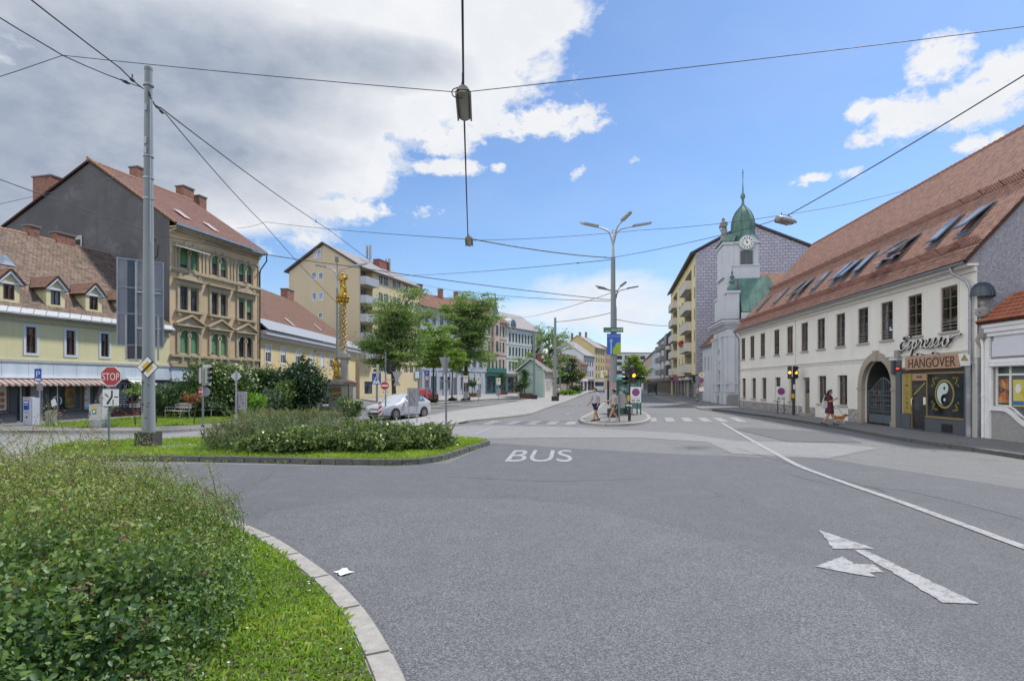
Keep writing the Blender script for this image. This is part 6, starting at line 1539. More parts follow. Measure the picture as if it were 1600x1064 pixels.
# ---- street furniture
GALV = plain('galvanised_steel', (.33,.35,.37), .45, .15, 6, metal=.35)
GALV_D = plain('dull_steel_post', (.17,.19,.205), .5, .15, 6, metal=.2)
ALU = plain('sign_back_aluminium', (.28,.265,.285), .45, .1, 3, metal=.35)
MASTG = wall('mast_grey_paint', (.25,.275,.285), .1, .35, (.22,.23,.23), .1, 30)
MASTB = wall('mast_foot_concrete', (.06,.063,.06), .3, .5, None, .5)
S_RED = plain('sign_red', (.42,.025,.03), .4, .08); S_BLUE = plain('sign_blue_face', (.02,.085,.42), .4, .06); S_WH = plain('sign_white', (.70,.70,.69), .45, .05)
S_YEL = plain('sign_yellow', (.60,.40,.02), .45, .06); S_BLK = plain('sign_black', (.02,.02,.02), .5)
S_GRN = plain('sign_green', (.02,.15,.10), .45, .06)
def rod(root, z0, z1, r=.03, mat=None, x=0, y=0, name='post'): return MB().cyl(x, y, z0, z1, r, n=12).build(name, mat or GALV, root, 50)
def clamp(root, zs, r=.045, mat=None):
 m = MB()
 for z in zs: m.box(-r, r, -r, r, z-.02, z+.02)
 return m.build('clamp', mat or GALV, root)
p = gr(232, 698, .135); mz = CH+490/900*p.y
M1 = thing('steel_mast', 'tall tapered grey steel mast with dark concrete foot on the grass island', 'mast', (p.x, p.y, .13))
m = MB(); m.box(-.27,.27,-.27,.27,-.05,.46); m.build('foot', MASTB, M1, bevel=.02)
m = MB(); m.cyl(0,0,.46,mz-.13,.185,.105,24); m.cyl(0,0,mz-.131,mz-.05,.115,.115,20); m.build('pole', MASTG, M1, 50)
m = MB()
for px_y in (246, 312, 135, 280): z = CH+(600-px_y)/900*p.y-.13; m.cyl(0,0,z,z+.05,.15,n=20)
for z in (8.9, 9.2, 10.2): m.box(-.03,.03,-.17,-.11,z,z+.2)
m.tube([(.115,-.09,6.2),(.10,-.075,10.6)], .013, 5); m.build('clamp_band', GALV, M1, 50)
m = MB()
for z, x in ((.9,.03),(1.25,.08),(1.9,.1),(2.25,-.02),(1.3,-.07),(1.32,-.09),(1.35,.11)): m.box(x-.025,x+.025,-.2,-.16,z-.012,z+.015)
m.tube([(-.07,-.185,1.05),(-.07,-.183,1.95)], .008, 5); m.box(-.09,-.05,-.20,-.185,1.93,2.02); m.build('bracket', plain('rusty_bracket', (.1,.09,.085), .8), M1)
zz = CH+26/900*p.y-.13
d = MB(); hd = .335; d.plate([(0.12-hd,zz),(.12,zz-hd),(.12+hd,zz),(.12,zz+hd)], -.235, -.22); ds = d.build('priority_end_sign', S_BLK, M1)
MB().plate([(.12-hd+.025,zz),(.12,zz-hd+.025),(.12+hd-.025,zz),(.12,zz+hd-.025)], -.239, -.2355).build('sign_face', S_WH, ds)
y_ = .185; MB().plate([(.12-y_,zz+.0),(.12,zz-y_),(.12+y_,zz),(.12,zz+y_)], -.243, -.2395).build('yellow_diamond', S_YEL, ds, bevel=0)
MB().plate([(.12-.2,zz-.15),(.12-.15,zz-.2),(.12+.2,zz+.15),(.12+.15,zz+.2)], -.247, -.2435).build('black_bar', S_BLK, ds)
b0, b1 = at(182,402,17.8), at(256,414,18.6); L = (Vector((b1.x-b0.x, b1.y-b0.y))).length
B1 = thing('direction_board', 'large blank back of a framed direction board behind the mast', 'sign', (b0.x, b0.y, 3.25), math.atan2(b1.y-b0.y, b1.x-b0.x))
bh = b0.z-3.25
m = MB(); m.box(0,L,0,.03,0,bh); pn_ = m.build('panel', ALU, B1)
m = MB()
for x in (0, L-.04, .52): m.box(x,x+.04,-.03,-.001,-.0,bh)
for z in (0, bh*.36, bh*.66, bh-.04): m.box(.041,L-.041,-.025,-.001,z,z+.04)
m.build('frame', GALV, B1)
m = MB(); m.box(.28,.5,-.006,-.001,.0,bh-.05); m.build('dark_strip', plain('dark_strip', (.07,.09,.12), .4), B1)  # a reflection in the panel, laid on as a dark strip
m = MB()
for x in (.24, .5, 1.1): m.cyl(x,-.06,-.45,bh*(.97 if x == .5 else .35),.03)
m.tube([(.5,-.06,bh*.62),(1.16,-.06,bh*.62)], .025, 6); m.tube([(.5,-.06,bh*.2),(1.16,-.06,bh*.2)], .025, 6); m.build('strut', GALV, B1, 50)
MB().box(.28, .9, .0, .02, -.42, -.005).build('lower_panel', plain('smoked_panel', (.11,.10,.11), .5), B1)
def octo(x, z, r): return [(x+r*math.cos(PI/8+PI*i/4), z+r*math.sin(PI/8+PI*i/4)) for i in range(8)]
p = at(170, 700, 18.0)
ST = thing('stop_sign', 'red octagonal STOP sign above a white priority diagram plate on steel post', 'sign', (p.x, p.y, .13), R(4))
rod(ST, 0, 2.45, .032, GALV_D)
pl = MB().plate(octo(.1, 2.16, .33), -.07, -.05).build('sign_plate', S_WH, ST); MB().plate(octo(.1, 2.16, .302), -.074, -.0705).build('red_field', S_RED, pl)
letters('STOP', .235, S_WH, pl, (.1,-.0745,2.04), 0, .66, .002)
p2 = MB().box(-.14,.34,-.07,-.055,1.24,1.76).build('diagram_plate', S_WH, ST)
m = MB(); m.ext([(.11,-.073,1.72),(.16,-.073,1.72),(.16,-.073,1.52),(.02,-.073,1.28),(-.04,-.073,1.31),(.11,-.073,1.55)], (0,.002,0)); m.box(.2,.32,-.073,-.071,1.5,1.535); m.box(.155,.185,-.073,-.071,1.27,1.43); m.ext([(-.09,-.073,1.6),(-.065,-.073,1.63),(.04,-.073,1.53),(.02,-.073,1.5)], (0,.002,0)); m.build('diagram', S_BLK, p2)
m = MB(); m.disc(-.03, 1.45, .3, .06, .08, 28); MB_ = m.build('round_sign_back', ALU, ST)
p = gr(49, 664, .12); PMt = thing('parking_meter', 'light grey parking ticket machine with blue display on the shop pavement', 'ticket machine', p, R(-8))
m = MB(); m.box(-.25,.25,-.2,.2,0,1.28); m.build('housing', plain('machine_grey', (.46,.48,.53), .5, .1), PMt, bevel=.02)
s_ = MB().box(-.19,.1,-.208,-.201,.72,1.17).build('blue_panel', S_BLUE, PMt)
m = MB(); m.box(-.17,.07,-.212,-.2085,1.05,1.12); m.box(-.15,.05,-.212,-.2085,.95,.98); m.build('display', S_WH, s_)
m = MB(); m.box(-.1,-.04,-.212,-.2085,.76,.9); m.disc(-.07,.6,.025,-.215,-.201,8); m.box(.02,.05,-.214,-.201,.58,.62); m.disc(-.03,.38,.05,-.207,-.201,10); m.build('button', S_BLK, PMt)
MB().box(-.2,.2,-.26,-.0,1.285,1.32).build('hood', plain('machine_grey', (.46,.48,.53), .5, .1), PMt)
p = gr(54, 662, .12); PS = thing('parking_sign', 'small blue parking sign with white P on a thin post over the ticket machine', 'sign', p+Vector((0,.3,0)), R(4))
rod(PS, 0, 2.7, .03); q = MB().box(-.2,.12,-.06,-.045,2.05,2.68).build('sign_plate', S_BLUE, PS); letters('P', .30, S_WH, q, (-.04,-.061,2.28), 0, 1, .002); MB().box(-.17,.09,-.064,-.0605,2.09,2.2).build('info_strip', S_WH, q)
MB().box(-.12,.15,-.02,.0,1.6,1.95).build('back_plate', ALU, PS)
p = gr(80, 664.5, .12); BN = thing('litter_bin', 'slatted grey litter bin with a small tilted notice on a stick', 'bin', p)
m = MB()
for i in range(16): a = 2*PI*i/16; m.T = Matrix.Rotation(a, 4, 'Z'); m.box(.2,.215,-.032,.032,.08,.66); m.T = None
m.build('slat', plain('bin_slat', (.30,.29,.24), .7), BN); m = MB(); m.cyl(0,0,.1,.62,.19); m.build('liner', plain('bin_liner', (.1,.1,.1), .8), BN); m = MB(); m.ring(0,0,.18,.225,-.02,.02,20); m.v = [(a,c,.65+b) for a,b,c in m.v]; m.build('rim', GALV, BN)
m = MB(); m.cyl(.12,.05,.0,.95,.012); m.build('stick', GALV, BN); MB().ext([(.0,.04,.85),(.22,.04,.95),(.15,.04,1.25),(-.05,.04,1.15)], (0,.01,0)).build('notice', S_WH, BN)
p = gr(153.5, 667, .12); CB = thing('utility_cabinet', 'grey utility cabinet with a yellow and green sticker standing on the lawn', 'cabinet', p, R(-6))
CBM = plain('cabinet_grey', (.44,.45,.44), .6, .12, 5)
MB().box(-.29,.29,-.16,.16,.0,.30).build('base', plain('cabinet_base', (.36,.36,.36), .8, .15), CB, bevel=.01); bo = MB().box(-.31,.31,-.17,.17,.303,.98).build('body', CBM, CB, bevel=.012); MB().box(-.33,.33,-.19,.19,.983,1.02).build('lid', CBM, CB, bevel=.01)
q = MB().box(-.16,.08,-.176,-.1705,.6,.9).build('sticker', S_YEL, CB); MB().box(-.13,.05,-.18,-.1765,.58,.8).build('sticker_print', plain('sticker_green', (.03,.2,.2), .6), q); MB().disc(-.04,.7,.06,-.184,-.1805,12).build('sticker_disc', S_WH, q)
MB().box(-.26,-.235,-.185,-.1705,.5,.68).build('handle', BLACK, CB)
WOODG = plain('weathered_bench_wood', (.33,.31,.28), .8, .25, 9)
def bench(x, y, rz, w, label):
 b = thing('park_bench', label, 'bench', (x,y,.125), rz)
 m = MB()
 for k in range(3): m.box(-w/2,w/2,-.28+.17*k,-.14+.17*k,.43,.465)
 m.build('seat', WOODG, b, bevel=.008)
 m = MB()
 for z in (.58,.75): m.ext([(-w/2,.24+.12*(z-.45),z),(w/2,.24+.12*(z-.45),z),(w/2,.28+.12*(z-.45)+.02,z+.13),(-w/2,.28+.12*(z-.45)+.02,z+.13)], (0,.03,0))
 m.build('backrest', WOODG, b)
 for s_ in (-1,1):
  m = MB(); x_ = s_*(w/2-.12); t = .03
  m.tube([(x_,-.26,0),(x_,-.24,.42),(x_,.24,.42),(x_,.36,.9)], t, 6); m.tube([(x_,.3,0),(x_,.2,.42)], t, 6); m.tube([(x_,-.25,.43),(x_,-.25,.64),(x_,.26,.64)], .022, 6)
  for k in range(3): m.tube([(x_,-.15+.14*k,.45),(x_,-.15+.14*k,.63)], .012, 5)
  m.build('bench_side', GALV, b, 50)
 return b
c = gr(312, 652.5, .12); bench(c.x, c.y, R(-3), 1.9, 'straight weathered bench with pale seat behind the signal post')
c = gr(277, 654.5, .12); bench(c.x, c.y, R(-32), 1.75, 'turned grey bench with curved metal sides beside the young bronze tree')
TLH = plain('signal_housing_pale', (.42,.43,.37), .5, .1); TLB = plain('signal_black', (.02,.02,.022), .5, .1)
L_AMB = emis('amber_lamp', (1,.36,.02), 3.2); L_OFF = plain('lens_dark', (.05,.03,.03), .2, .1); L_RED = plain('lens_red_off', (.10,.015,.012), .2, .1); L_GRN = plain('lens_green_off', (.01,.06,.04), .2, .1)
def signal_head(root, x, y, z, rz, mat=None, lit=False, s=1.0, board=None, n=3):
 T = Matrix.Translation((x,y,z)) @ Matrix.Rotation(rz, 4, 'Z'); mb = lambda: (lambda q: (setattr(q,'T',T), q)[1])(MB())
 h = .3*s*n
 m = mb(); m.box(-.14*s,.14*s,-.02,.16*s,0,h); o = m.build('signal_head', mat or TLB, root, bevel=.02)
 if board: m = mb(); m.box(-.24*s,.24*s,.165*s,.18*s,-.08,h+.1); m.build('backing_board', board, o)
 for k in range(n):
  zc = .15*s+.3*s*k; col = [L_GRN, L_AMB if lit else L_OFF, L_RED][k]
  m = mb(); m.disc(0, zc, .095*s, -.035, -.0205, 16); m.build('lens', col, o)
  m = mb(); m.ring(0, zc, .10*s, .115*s, -.20*s, -.021, 16, 0, -.3, PI+.3); m.build('visor', TLB, o)
 return o
p = gr(317, 666.5, .12); T1 = thing('traffic_signal', 'pale traffic signal on slim post with a small no entry sign', 'traffic light', p)
rod(T1, 0, 2.75, .045, GALV_D); MB().cyl(0,0,0,.06,.08).build('base', BLACK, T1)
signal_head(T1, .28, .0, 1.95, R(62), TLH, board=TLH, s=.85); signal_head(T1, -.16, .12, 1.95, R(-100), TLH, s=.8)
def noentry(root, x, y, z, r, rz=0):
 T = Matrix.Translation((x,y,z)) @ Matrix.Rotation(rz, 4, 'Z')
 m = MB(); m.T = T; m.disc(0,0,r,-.01,.01,26); o = m.build('no_entry_sign', S_WH, root)
 m = MB(); m.T = T; m.disc(0,0,r*.93,-.0145,-.0105,26); m.build('red_field', S_RED, o)
 m = MB(); m.T = T; m.box(-r*.72,r*.72,-.0185,-.015,-r*.17,r*.17); m.build('white_bar', S_WH, o)
noentry(T1, -.05, -.07, 1.58, .215, R(-38)); m = MB(); m.T = Matrix.Translation((.08,.04,1.58)) @ Matrix.Rotation(R(40),4,'Z'); m.disc(0,0,.22,-.01,.01,22); m.build('round_sign_back', ALU, T1)
p = at(369, 655, 27.5); DB = thing('priority_road_sign', 'diamond sign seen from its plain grey back on a post by the info board', 'sign', (p.x, p.y, .12))
rod(DB, 0, 2.6, .035); MB().plate([(-.27,2.3),(0,2.03),(.27,2.3),(0,2.57)], -.005, .01).build('sign_plate', plain('sign_back_pale', (.5,.5,.5), .45), DB) ; MB().box(-.035,.035,-.03,-.006,2.05,2.55).build('rail', GALV, DB)
m = MB(); 
def infoboard(px, D, ytop, ybot, w, label, marks):
 p = at(px, 655, D); z1 = CH+(600-ytop)/900*D; z0 = CH+(600-ybot)/900*D; q = thing('info_board', label, 'sign', (p.x, p.y, .02), R(6))
 q.location.z = .12; z0 -= .12; z1 -= .12
 for s_ in (-1,1): MB().cyl(s_*w*.4, -.02, 0, z1-.02, .03).build('post', GALV, q, 50)
 MB().box(-w/2,w/2,.015,.035,z0,z1).build('panel', ALU, q); m = MB()
 for s_ in (-1,1): m.box(s_*w/2-.02,s_*w/2+.02,.0,.05,z0,z1)
 m.build('frame', GALV, q)
 m = MB()
 for i in range(marks): m.box(-.1+.05*((i*7)%4), -.04+.05*((i*7)%4), .008, .0145, z0+.12+(z1-z0-.2)*i/marks, z0+.17+(z1-z0-.2)*i/marks)
 m.build('sticker', S_BLK, q); return q
infoboard(376.5, 27.4, 611.5, 640, .48, 'narrow grey back of an info board before the bright green shrub', 4)
infoboard(645, 29.0, 606, 635, .52, 'tall grey notice board with dark stickers in front of the car', 6)
p = at(588.5, 660, 33.5); CS = thing('crossing_sign', 'square blue pedestrian crossing sign with white triangle', 'sign', (p.x,p.y,.1), R(-6))
rod(CS, 0, 2.5, .06, GALV_D, y=.05); q = MB().box(-.27,.27,-.03,-.015,1.93,2.58).build('sign_plate', S_BLUE, CS); w_ = MB().plate([(-.22,1.98),(.22,1.98),(0,2.46)], -.034, -.0305).build('white_triangle', S_WH, q)
m = MB(); m.ext([(-.035,-.038,2.16),(.03,-.038,2.16),(.03,-.038,2.29),(-.035,-.038,2.29)], (0,.002,0)); m.disc(0,2.325,.03,-.038,-.036,10)
for s_ in (-1,1): m.ext([(s_*.03,-.038,2.17),(s_*.0,-.038,2.17),(s_*.065,-.038,2.02),(s_*.1,-.038,2.02)], (0,.002,0)); m.ext([(s_*.02,-.038,2.27),(s_*.02,-.038,2.24),(s_*.085,-.038,2.16),(s_*.1,-.038,2.18)], (0,.002,0))
m.build('walker_symbol', S_BLK, w_)
p = at(602.5, 660, 32.5); NE = thing('no_entry_post', 'large round no entry sign with signal head over the car bonnet', 'sign', (p.x,p.y,.1), R(-3))
rod(NE, 0, 3.75, .04, GALV_D); noentry(NE, -.03, -.06, 1.86, .25); MB().box(-.2,.2,-.05,-.035,1.42,1.56).build('text_plate', S_WH, NE); m = MB()
for x in (-.14,-.02,.1): m.box(x,x+.07,-.055,-.0505,1.46,1.52)
m.build('text_line', S_BLK, NE)
signal_head(NE, .28, .02, 2.6, R(18), TLB, s=.85, board=TLB, n=2); signal_head(NE, -.55, .1, 2.3, R(-70), TLH, s=.85)
m = MB(); m.tube([(0,0,2.2),(.62,.05,2.2)], .02, 6); m.plate([(.36,2.65),(.95,2.65),(.62,2.0)], .04, .06); m.plate([(.42,1.85),(.85,1.85),(.62,2.28)], .07, .085); m.build('sign_back', ALU, NE)
p = at(594, 655, 32.2); WP = thing('warning_marker', 'small red and white hatched marker plate by the car bumper', 'sign', (p.x,p.y,.1), R(-25))
rod(WP, 0, .3, .03); q = MB().box(-.11,.11,-.02,0,.2,1.0).build('marker_plate', S_WH, WP); m = MB()
for k in range(3): z = .24+.27*k; m.ext([(-.11,-.024,z),(.11,-.024,z+.14),(.11,-.024,z+.27 if z+.27 < 1 else .99),(-.11,-.024,z+.13)], (0,.003,0))
m.build('red_stripe', S_RED, q)
p = gr(697, 672, .0); YB = thing('yield_sign', 'triangular give way sign seen from behind on a tall grey post', 'sign', (p.x,p.y,.0), R(12))
rod(YB, 0, CH+43/900*p.y, .045, GALV_D); zt_ = CH+42/900*p.y; m = MB(); m.plate([(-.30,zt_),(.2,zt_),(-.05,zt_-.78)], .05, .075); m.build('sign_plate', ALU, YB); m = MB(); m.box(-.05,.05,-.06,.049,zt_-.2,zt_-.1); m.box(-.05,.05,-.06,.049,zt_-.75,zt_-.65); m.disc(-.0,zt_-1.05,.07,-.08,.05,10); m.build('clamp', GALV_D, YB)
p = gr(667, 634, .1); PY = thing('parking_post', 'blue parking sign above a small give way triangle on the parking edge', 'sign', p)
rod(PY, 0, 3.1, .04); q = MB().box(-.22,.22,-.05,-.03,2.68,3.13).build('parking_plate', S_BLUE, PY); letters('P', .3, S_WH, q, (0,-.051,2.76), 0, 1, .002); q = MB().plate([(-.28,2.64),(.28,2.64),(0,2.1)], -.05, -.03).build('yield_plate', S_RED, PY); MB().plate([(-.19,2.59),(.19,2.59),(0,2.24)], -.055, -.0505).build('white_field', S_WH, q)
for (px, py, yt), lb in zip(((728,631,587),(748,628.5,589),(779,626,590.5)), ('bus stop sign with yellow disc beside a dark tree trunk', 'bus stop sign with yellow disc between tree trunk and pink house', 'bus stop sign with yellow disc in front of the teal shop')):
 p = gr(px, py, .1); h = CH+(600-yt)/900*p.y-.1; q = thing('bus_stop_sign', 'slim white '+lb, 'sign', p, 0, 'bus stop signs on the square'); k = p.y/55
 rod(q, 0, h, .035*k); f = MB().box(-.2*k,.2*k,-.06,-.04,h-.66*k,h).build('sign_plate', S_WH, q); MB().disc(0,h-.2*k,.12*k,-.066,-.0605,16).build('yellow_disc', S_YEL, f); MB().box(-.2*k,.2*k,-.05,-.02,.5*k,1.2*k).build('timetable', ALU, q)
# ---- lamp standards with arms
LAMPG = plain('lamp_grey', (.40,.41,.41), .45, .12, 5, metal=.2); LAMPD = plain('lamp_underside', (.48,.46,.40), .3, .1)
def lamp_standard(loc, h, label, arms, foot=True, r0=.17, dark=False):
 q = thing('street_lamp', label, 'street lamp', loc, 0, 'branching street lamps')
 mt = LAMPG if not dark else plain('lamp_dark', (.13,.14,.15), .5, .12)
 if foot: MB().box(-.3,.3,-.3,.3,0,.5).build('foot', MASTB, q, bevel=.02)
 MB().cyl(0,0,.0 if not foot else .502,h-1.55,r0,r0*.75,18).build('pole', MASTG if not dark else mt, q, 50)
 MB().cyl(0,0,h-1.548,h-.9,r0*.55,r0*.4,12).build('neck', mt, q, 50)
 for az, rch, rise in arms:
  c, s_ = math.cos(R(az)), math.sin(R(az)); P = lambda d, z: (c*d, s_*d, h+z)
  a = MB().tube(smooth([P(0,-1.1),P(.08,-.6),P(.35,-.12+rise*.3),P(rch*.55,rise*.6)], 5), .04, 8).build('arm', mt, q, 60)
  d0, d1, z0, z1 = rch*.5, rch, rise*.55, rise; wv = Vector((-s_,c,0))*.15; p0, p1 = Vector(P(d0,z0)), Vector(P(d1,z1)); u = Vector((0,0,.11))
  m = MB(); m.ext([p0-wv, p1-wv*.8, p1+wv*.8, p0+wv], u); hd = m.build('lamp_head', mt, a, bevel=.03)
  m = MB(); e = (p1-p0)*.08; m.ext([p0+e-wv*.8-u*.15, p1-e-wv*.65-u*.15, p1-e+wv*.65-u*.15, p0+e+wv*.8-u*.15], u*.13); m.build('lamp_glass', LAMPD, a)
 return q
ARMS = [(158,2.0,.62),(200,1.95,.2),(8,2.35,.5),(-62,1.6,.62),(75,1.5,.25)]
p = gr(958, 651.5, .12); ML = lamp_standard(p, 10.9, 'tall five armed street lamp with blue banner on the traffic island', ARMS)
zb = 2.98
q = MB().box(-.40,.40,-.27,-.22,CH+46/900*p.y-.12,CH+78/900*p.y-.12).build('banner', S_BLUE, ML); z0 = CH+46/900*p.y-.12; z1 = CH+78/900*p.y-.12
m = MB(); m.box(-.2,-.12,-.274,-.2705,z0+.02,z0+.75); m.plate([(-.28,z0+.74),(-.04,z0+.74),(-.16,z0+.92)], -.274, -.2705); m.build('arrow', plain('pale_blue_print', (.3,.45,.65), .5), q)
m = MB(); m.plate([(.4,z0),(-.04,z0),(-.07,z0+.22),(-.02,z0+.42),(.07,z0+.46),(.1,z0+.62),(.22,z0+.7),(.4,z0+.7)], -.274, -.2705); m.build('leaf_print', plain('lime_print', (.28,.42,.03), .5, .25, 12), q)
letters('CITYPARK', .105, plain('pale_blue_print', (.3,.45,.65), .5), q, (.08,-.2745,z1-.2), 0, .8, .002); m = MB(); m.ring(-.3,z1-.15,.045,.06,-.2745,-.2705,14); m.build('logo_ring', plain('pale_blue_print', (.3,.45,.65), .5), q)
q = MB().box(-.6,.54,-.29,-.22,z1+.08,z1+.36).build('street_sign', S_GRN, ML); letters('BOLLNER', .12, S_WH, q, (.12,-.2915,z1+.16), 0, .75, .002); m = MB(); m.plate([(.43,z1+.15),(.47,z1+.15),(.47,z1+.25),(.49,z1+.25),(.45,z1+.32),(.41,z1+.25),(.43,z1+.25)], -.295, -.2905); m.box(-.52,-.2,-.293,-.2905,z1+.15,z1+.165); m.build('sign_print', S_WH, q)
poster(ML, -.15, .15, 1.35, 2.0, -.172, [(.5,.5,.52),(.45,.2,.2),(.15,.25,.45),(.6,.6,.6)], 21)
p = gr(962, 631.5, .12); lamp_standard(Vector((10.15,56.5,.12)), 11.0, 'second branching street lamp further along the traffic island', ARMS, False, .15, True)
p = at(527, 640, 47); lamp_standard(Vector((p.x,p.y,.1)), 11.3, 'branching street lamp rising directly behind the golden column', [(160,2.2,.5),(205,1.7,.15),(15,2.4,.55),(-20,2.2,.15),(-75,1.5,.7)], False, .12)
for px, pb, yt, r, lb, ft in ((834.5,623.5,519,.19,'plain grey mast in front of the mint green hut',1),(867.5,626.5,496.5,.19,'tall grey mast with sign backs at the pavement corner',1),(857.5,617,537,.2,'grey mast between hut and street trees',0),(875,617,546,.14,'thin grey mast just behind the sign backs',0),(886,614.5,553,.15,'slim mast carrying a small green and blue sign',0)):
 p = gr(px, pb, .1); h = CH+(600-yt)/900*p.y-.1; q = thing('street_mast', lb, 'mast', p)
 if ft: MB().box(-.4,.4,-.4,.4,0,.55).build('foot', MASTB, q, bevel=.02)
 MB().cyl(0,0,0,h,r,r*.7,14).build('pole', MASTG, q, 50)
 if px == 867.5:
  k = p.y/900; MB().box(-4*k,4*k,.3,.36,CH+28*k,CH+42*k).build('sign_back', ALU, q); MB().box(-3*k,4*k,.3,.36,CH+9*k,CH+21*k).build('sign_back', plain('sign_back_pale', (.5,.5,.5), .45), q)
 if px == 886:
  k = p.y/900; MB().box(-2*k,4.5*k,-.3,-.2,CH+24*k,CH+29*k).build('street_sign', S_GRN, q); o = MB().box(-1.5*k,3.5*k,-.3,-.2,CH+14*k,CH+23*k).build('banner', S_BLUE, q); MB().plate([(.5*k,CH+14*k),(3.5*k,CH+14*k),(3.5*k,CH+20*k),(2*k,CH+19*k)], -.31, -.3005).build('leaf_print', plain('lime_print', (.28,.42,.03), .5, .25, 12), o)
def nostop(root, x, y, z, r):
 o = MB().disc(x,z,r,y-.012,y,26).build('no_stopping_disc', S_RED, root); MB().disc(x,z,r*.80,y-.016,y-.0125,24).build('blue_field', S_BLUE, o)
 m = MB(); c = r*.56; t = r*.09; m.ext([(x-c-t,y-.02,z+c-t),(x-c+t,y-.02,z+c+t),(x+c+t,y-.02,z-c+t),(x+c-t,y-.02,z-c-t)], (0,.003,0)); m.ext([(x+c-t,y-.0205,z+c+t),(x+c+t,y-.0205,z+c-t),(x-c+t,y-.0205,z-c-t),(x-c-t,y-.0205,z-c+t)], (0,.003,0)); m.build('red_cross', S_RED, o)
def nostop_board(root, x, y, z0, w, h):
 o = MB().box(x-w/2,x+w/2,y,y+.015,z0,z0+h).build('sign_board', S_WH, root); nostop(root, x, y-.001, z0+h*.66, w*.36)
 m = MB()
 for i in range(2): m.box(x-w*.4,x+w*.4,y-.004,y-.001,z0+h*.27-i*.0,z0+h*.29)
 m.box(x-w*.4,x-w*.08,y-.004,y-.001,z0+h*.06,z0+h*.2); m.box(x+w*.05,x+w*.38,y-.004,y-.001,z0+h*.06,z0+h*.2); m.build('text_line', plain('grey_print', (.3,.3,.3), .6), o)
p = gr(983.5, 657.5, .12); S2 = thing('traffic_signal', 'dark signal post with lit amber lamp, yellow push box and no stopping board', 'traffic light', p)
rod(S2, 0, 3.3, .055, TLB); MB().cyl(0,0,0,.9,.075).build('base', TLB, S2, 50)
signal_head(S2, .22, -.02, CH-.12+1/900*p.y, 0, TLB, True, .93); signal_head(S2, -.2, .05, CH-.12+15/900*p.y-.15, R(-95), TLB, s=.8, n=2)
m = MB(); m.box(-.13,.0,-.13,-.02,1.02,1.36); m.build('push_box', S_YEL, S2, bevel=.03)
nostop_board(S2, .32, -.06, CH-.12-29/900*p.y+.0, .56, .82)
m = MB(); m.box(-.2,.02,-.08,-.04,.78,.86); m.box(.0,.12,-.08,-.04,.76,.84); m.build('sticker', S_WH, S2)
p = gr(967.6, 659.5, .12); PB = thing('bollard_sign', 'short grey post with an oval sign seen from behind beside the walking woman', 'sign', p)
rod(PB, 0, 1.45, .04, GALV_D); m = MB(); m.disc(.1,1.13,.27,.04,.055,24,rz=.3); m.build('sign_plate', ALU, PB); MB().box(-.05,.3,.03,.045,.72,.9).build('text_plate', ALU, PB)
HUTG = plain('hut_green', (.022,.085,.07), .45, .2, 5); HUTGL = glass('hut_glass', (.55,.72,.68), .1)
p = gr(972, 646, .12); KH = thing('advert_pillar', 'green glazed pillar kiosk with domed roof beside the traffic island lamp', 'kiosk', p)
m = MB(); m.cyl(0,0,0,.25,.42,n=6); m.cyl(0,0,.25,2.1,.36,n=12); m.build('body', HUTG, KH, 40); m = MB(); m.lathe([(.02,2.5),(.25,2.46),(.44,2.34),(.47,2.24),(.47,2.18),(.1,2.15)],0,0,18); m.build('roof', plain('hut_roof', (.10,.26,.22), .5, .2), KH, 50)
poster(KH, -.25, .25, .5, 1.9, -.385, [(.03,.06,.05),(.06,.14,.12),(.25,.36,.35),(.05,.09,.08),(.45,.5,.5)], 31)
p = gr(993, 648, .12); SHt = thing('bus_shelter', 'green framed glass bus shelter behind the no stopping board', 'shelter', p)
for x, y in ((-.35,0),(.1,0),(.32,0),(.32,2.6),(-.35,2.6)): MB().box(x-.035,x+.035,y-.035,y+.035,0,2.25).build('post', HUTG, SHt); MB().box(-.65,.55,-.3,2.9,2.26,2.36).build('roof', HUTG, SHt, bevel=.03); m = MB(); m.quad((.32,.05,.3),(.32,2.55,.3),(.32,2.55,2.1),(.32,.05,2.1)); m.quad((-.35,2.6,.3),(.32,2.6,.3),(.32,2.6,2.1),(-.35,2.6,2.1)); m.build('pane', HUTGL, SHt)
MB().box(-.33,.08,-.02,.02,.4,2.2).build('side_panel', plain('shelter_panel', (.10,.2,.17), .4, .3, 3), SHt)
p = gr(950.5, 633, .12); IN = thing('bus_stop_stand', 'bus stop stand with round yellow green sign and dark timetable case', 'sign', p)
k = p.y/900; rod(IN, 0, CH+21*k, .05, GALV_D); MB().box(-2*k,1.5*k,-.1,.0,.15,CH+3*k).build('timetable_case', TLB, IN); q = MB().box(-12*k,-2*k,-.08,-.04,CH+8*k,CH+19*k).build('sign_plate', S_WH, IN); MB().disc(-6*k,CH+14.5*k,3.2*k,-.09,-.0805,18).build('yellow_disc', S_YEL, q); MB().box(-7*k,-1*k,-.095,-.0805,CH+8*k,CH+11*k).build('line_panel', S_GRN, q)
p = gr(1240, 648.5, .12); S3 = thing('traffic_signal', 'dark double signal with two amber lamps lit before the white house', 'traffic light', p)
rod(S3, 0, 3.05, .055, TLB); MB().cyl(0,0,0,.9,.08).build('base', TLB, S3, 50); k = p.y/900
signal_head(S3, -.24, .0, CH-.12+8*k, R(-25), TLB, True, .88); signal_head(S3, .1, -.08, CH-.12+8*k, R(0), TLB, True, .88); MB().box(-.15,.0,-.15,-.03,1.05,1.33).build('push_box', S_YEL, S3, bevel=.03); MB().box(-.05,.06,-.07,-.056,1.6,1.9).build('sticker', S_WH, S3)
p = gr(1220.5, 646.5, .12); NS = thing('no_stopping_board', 'white no stopping board on two legs before the marble plinth', 'sign', p, R(-4)); k = p.y/900
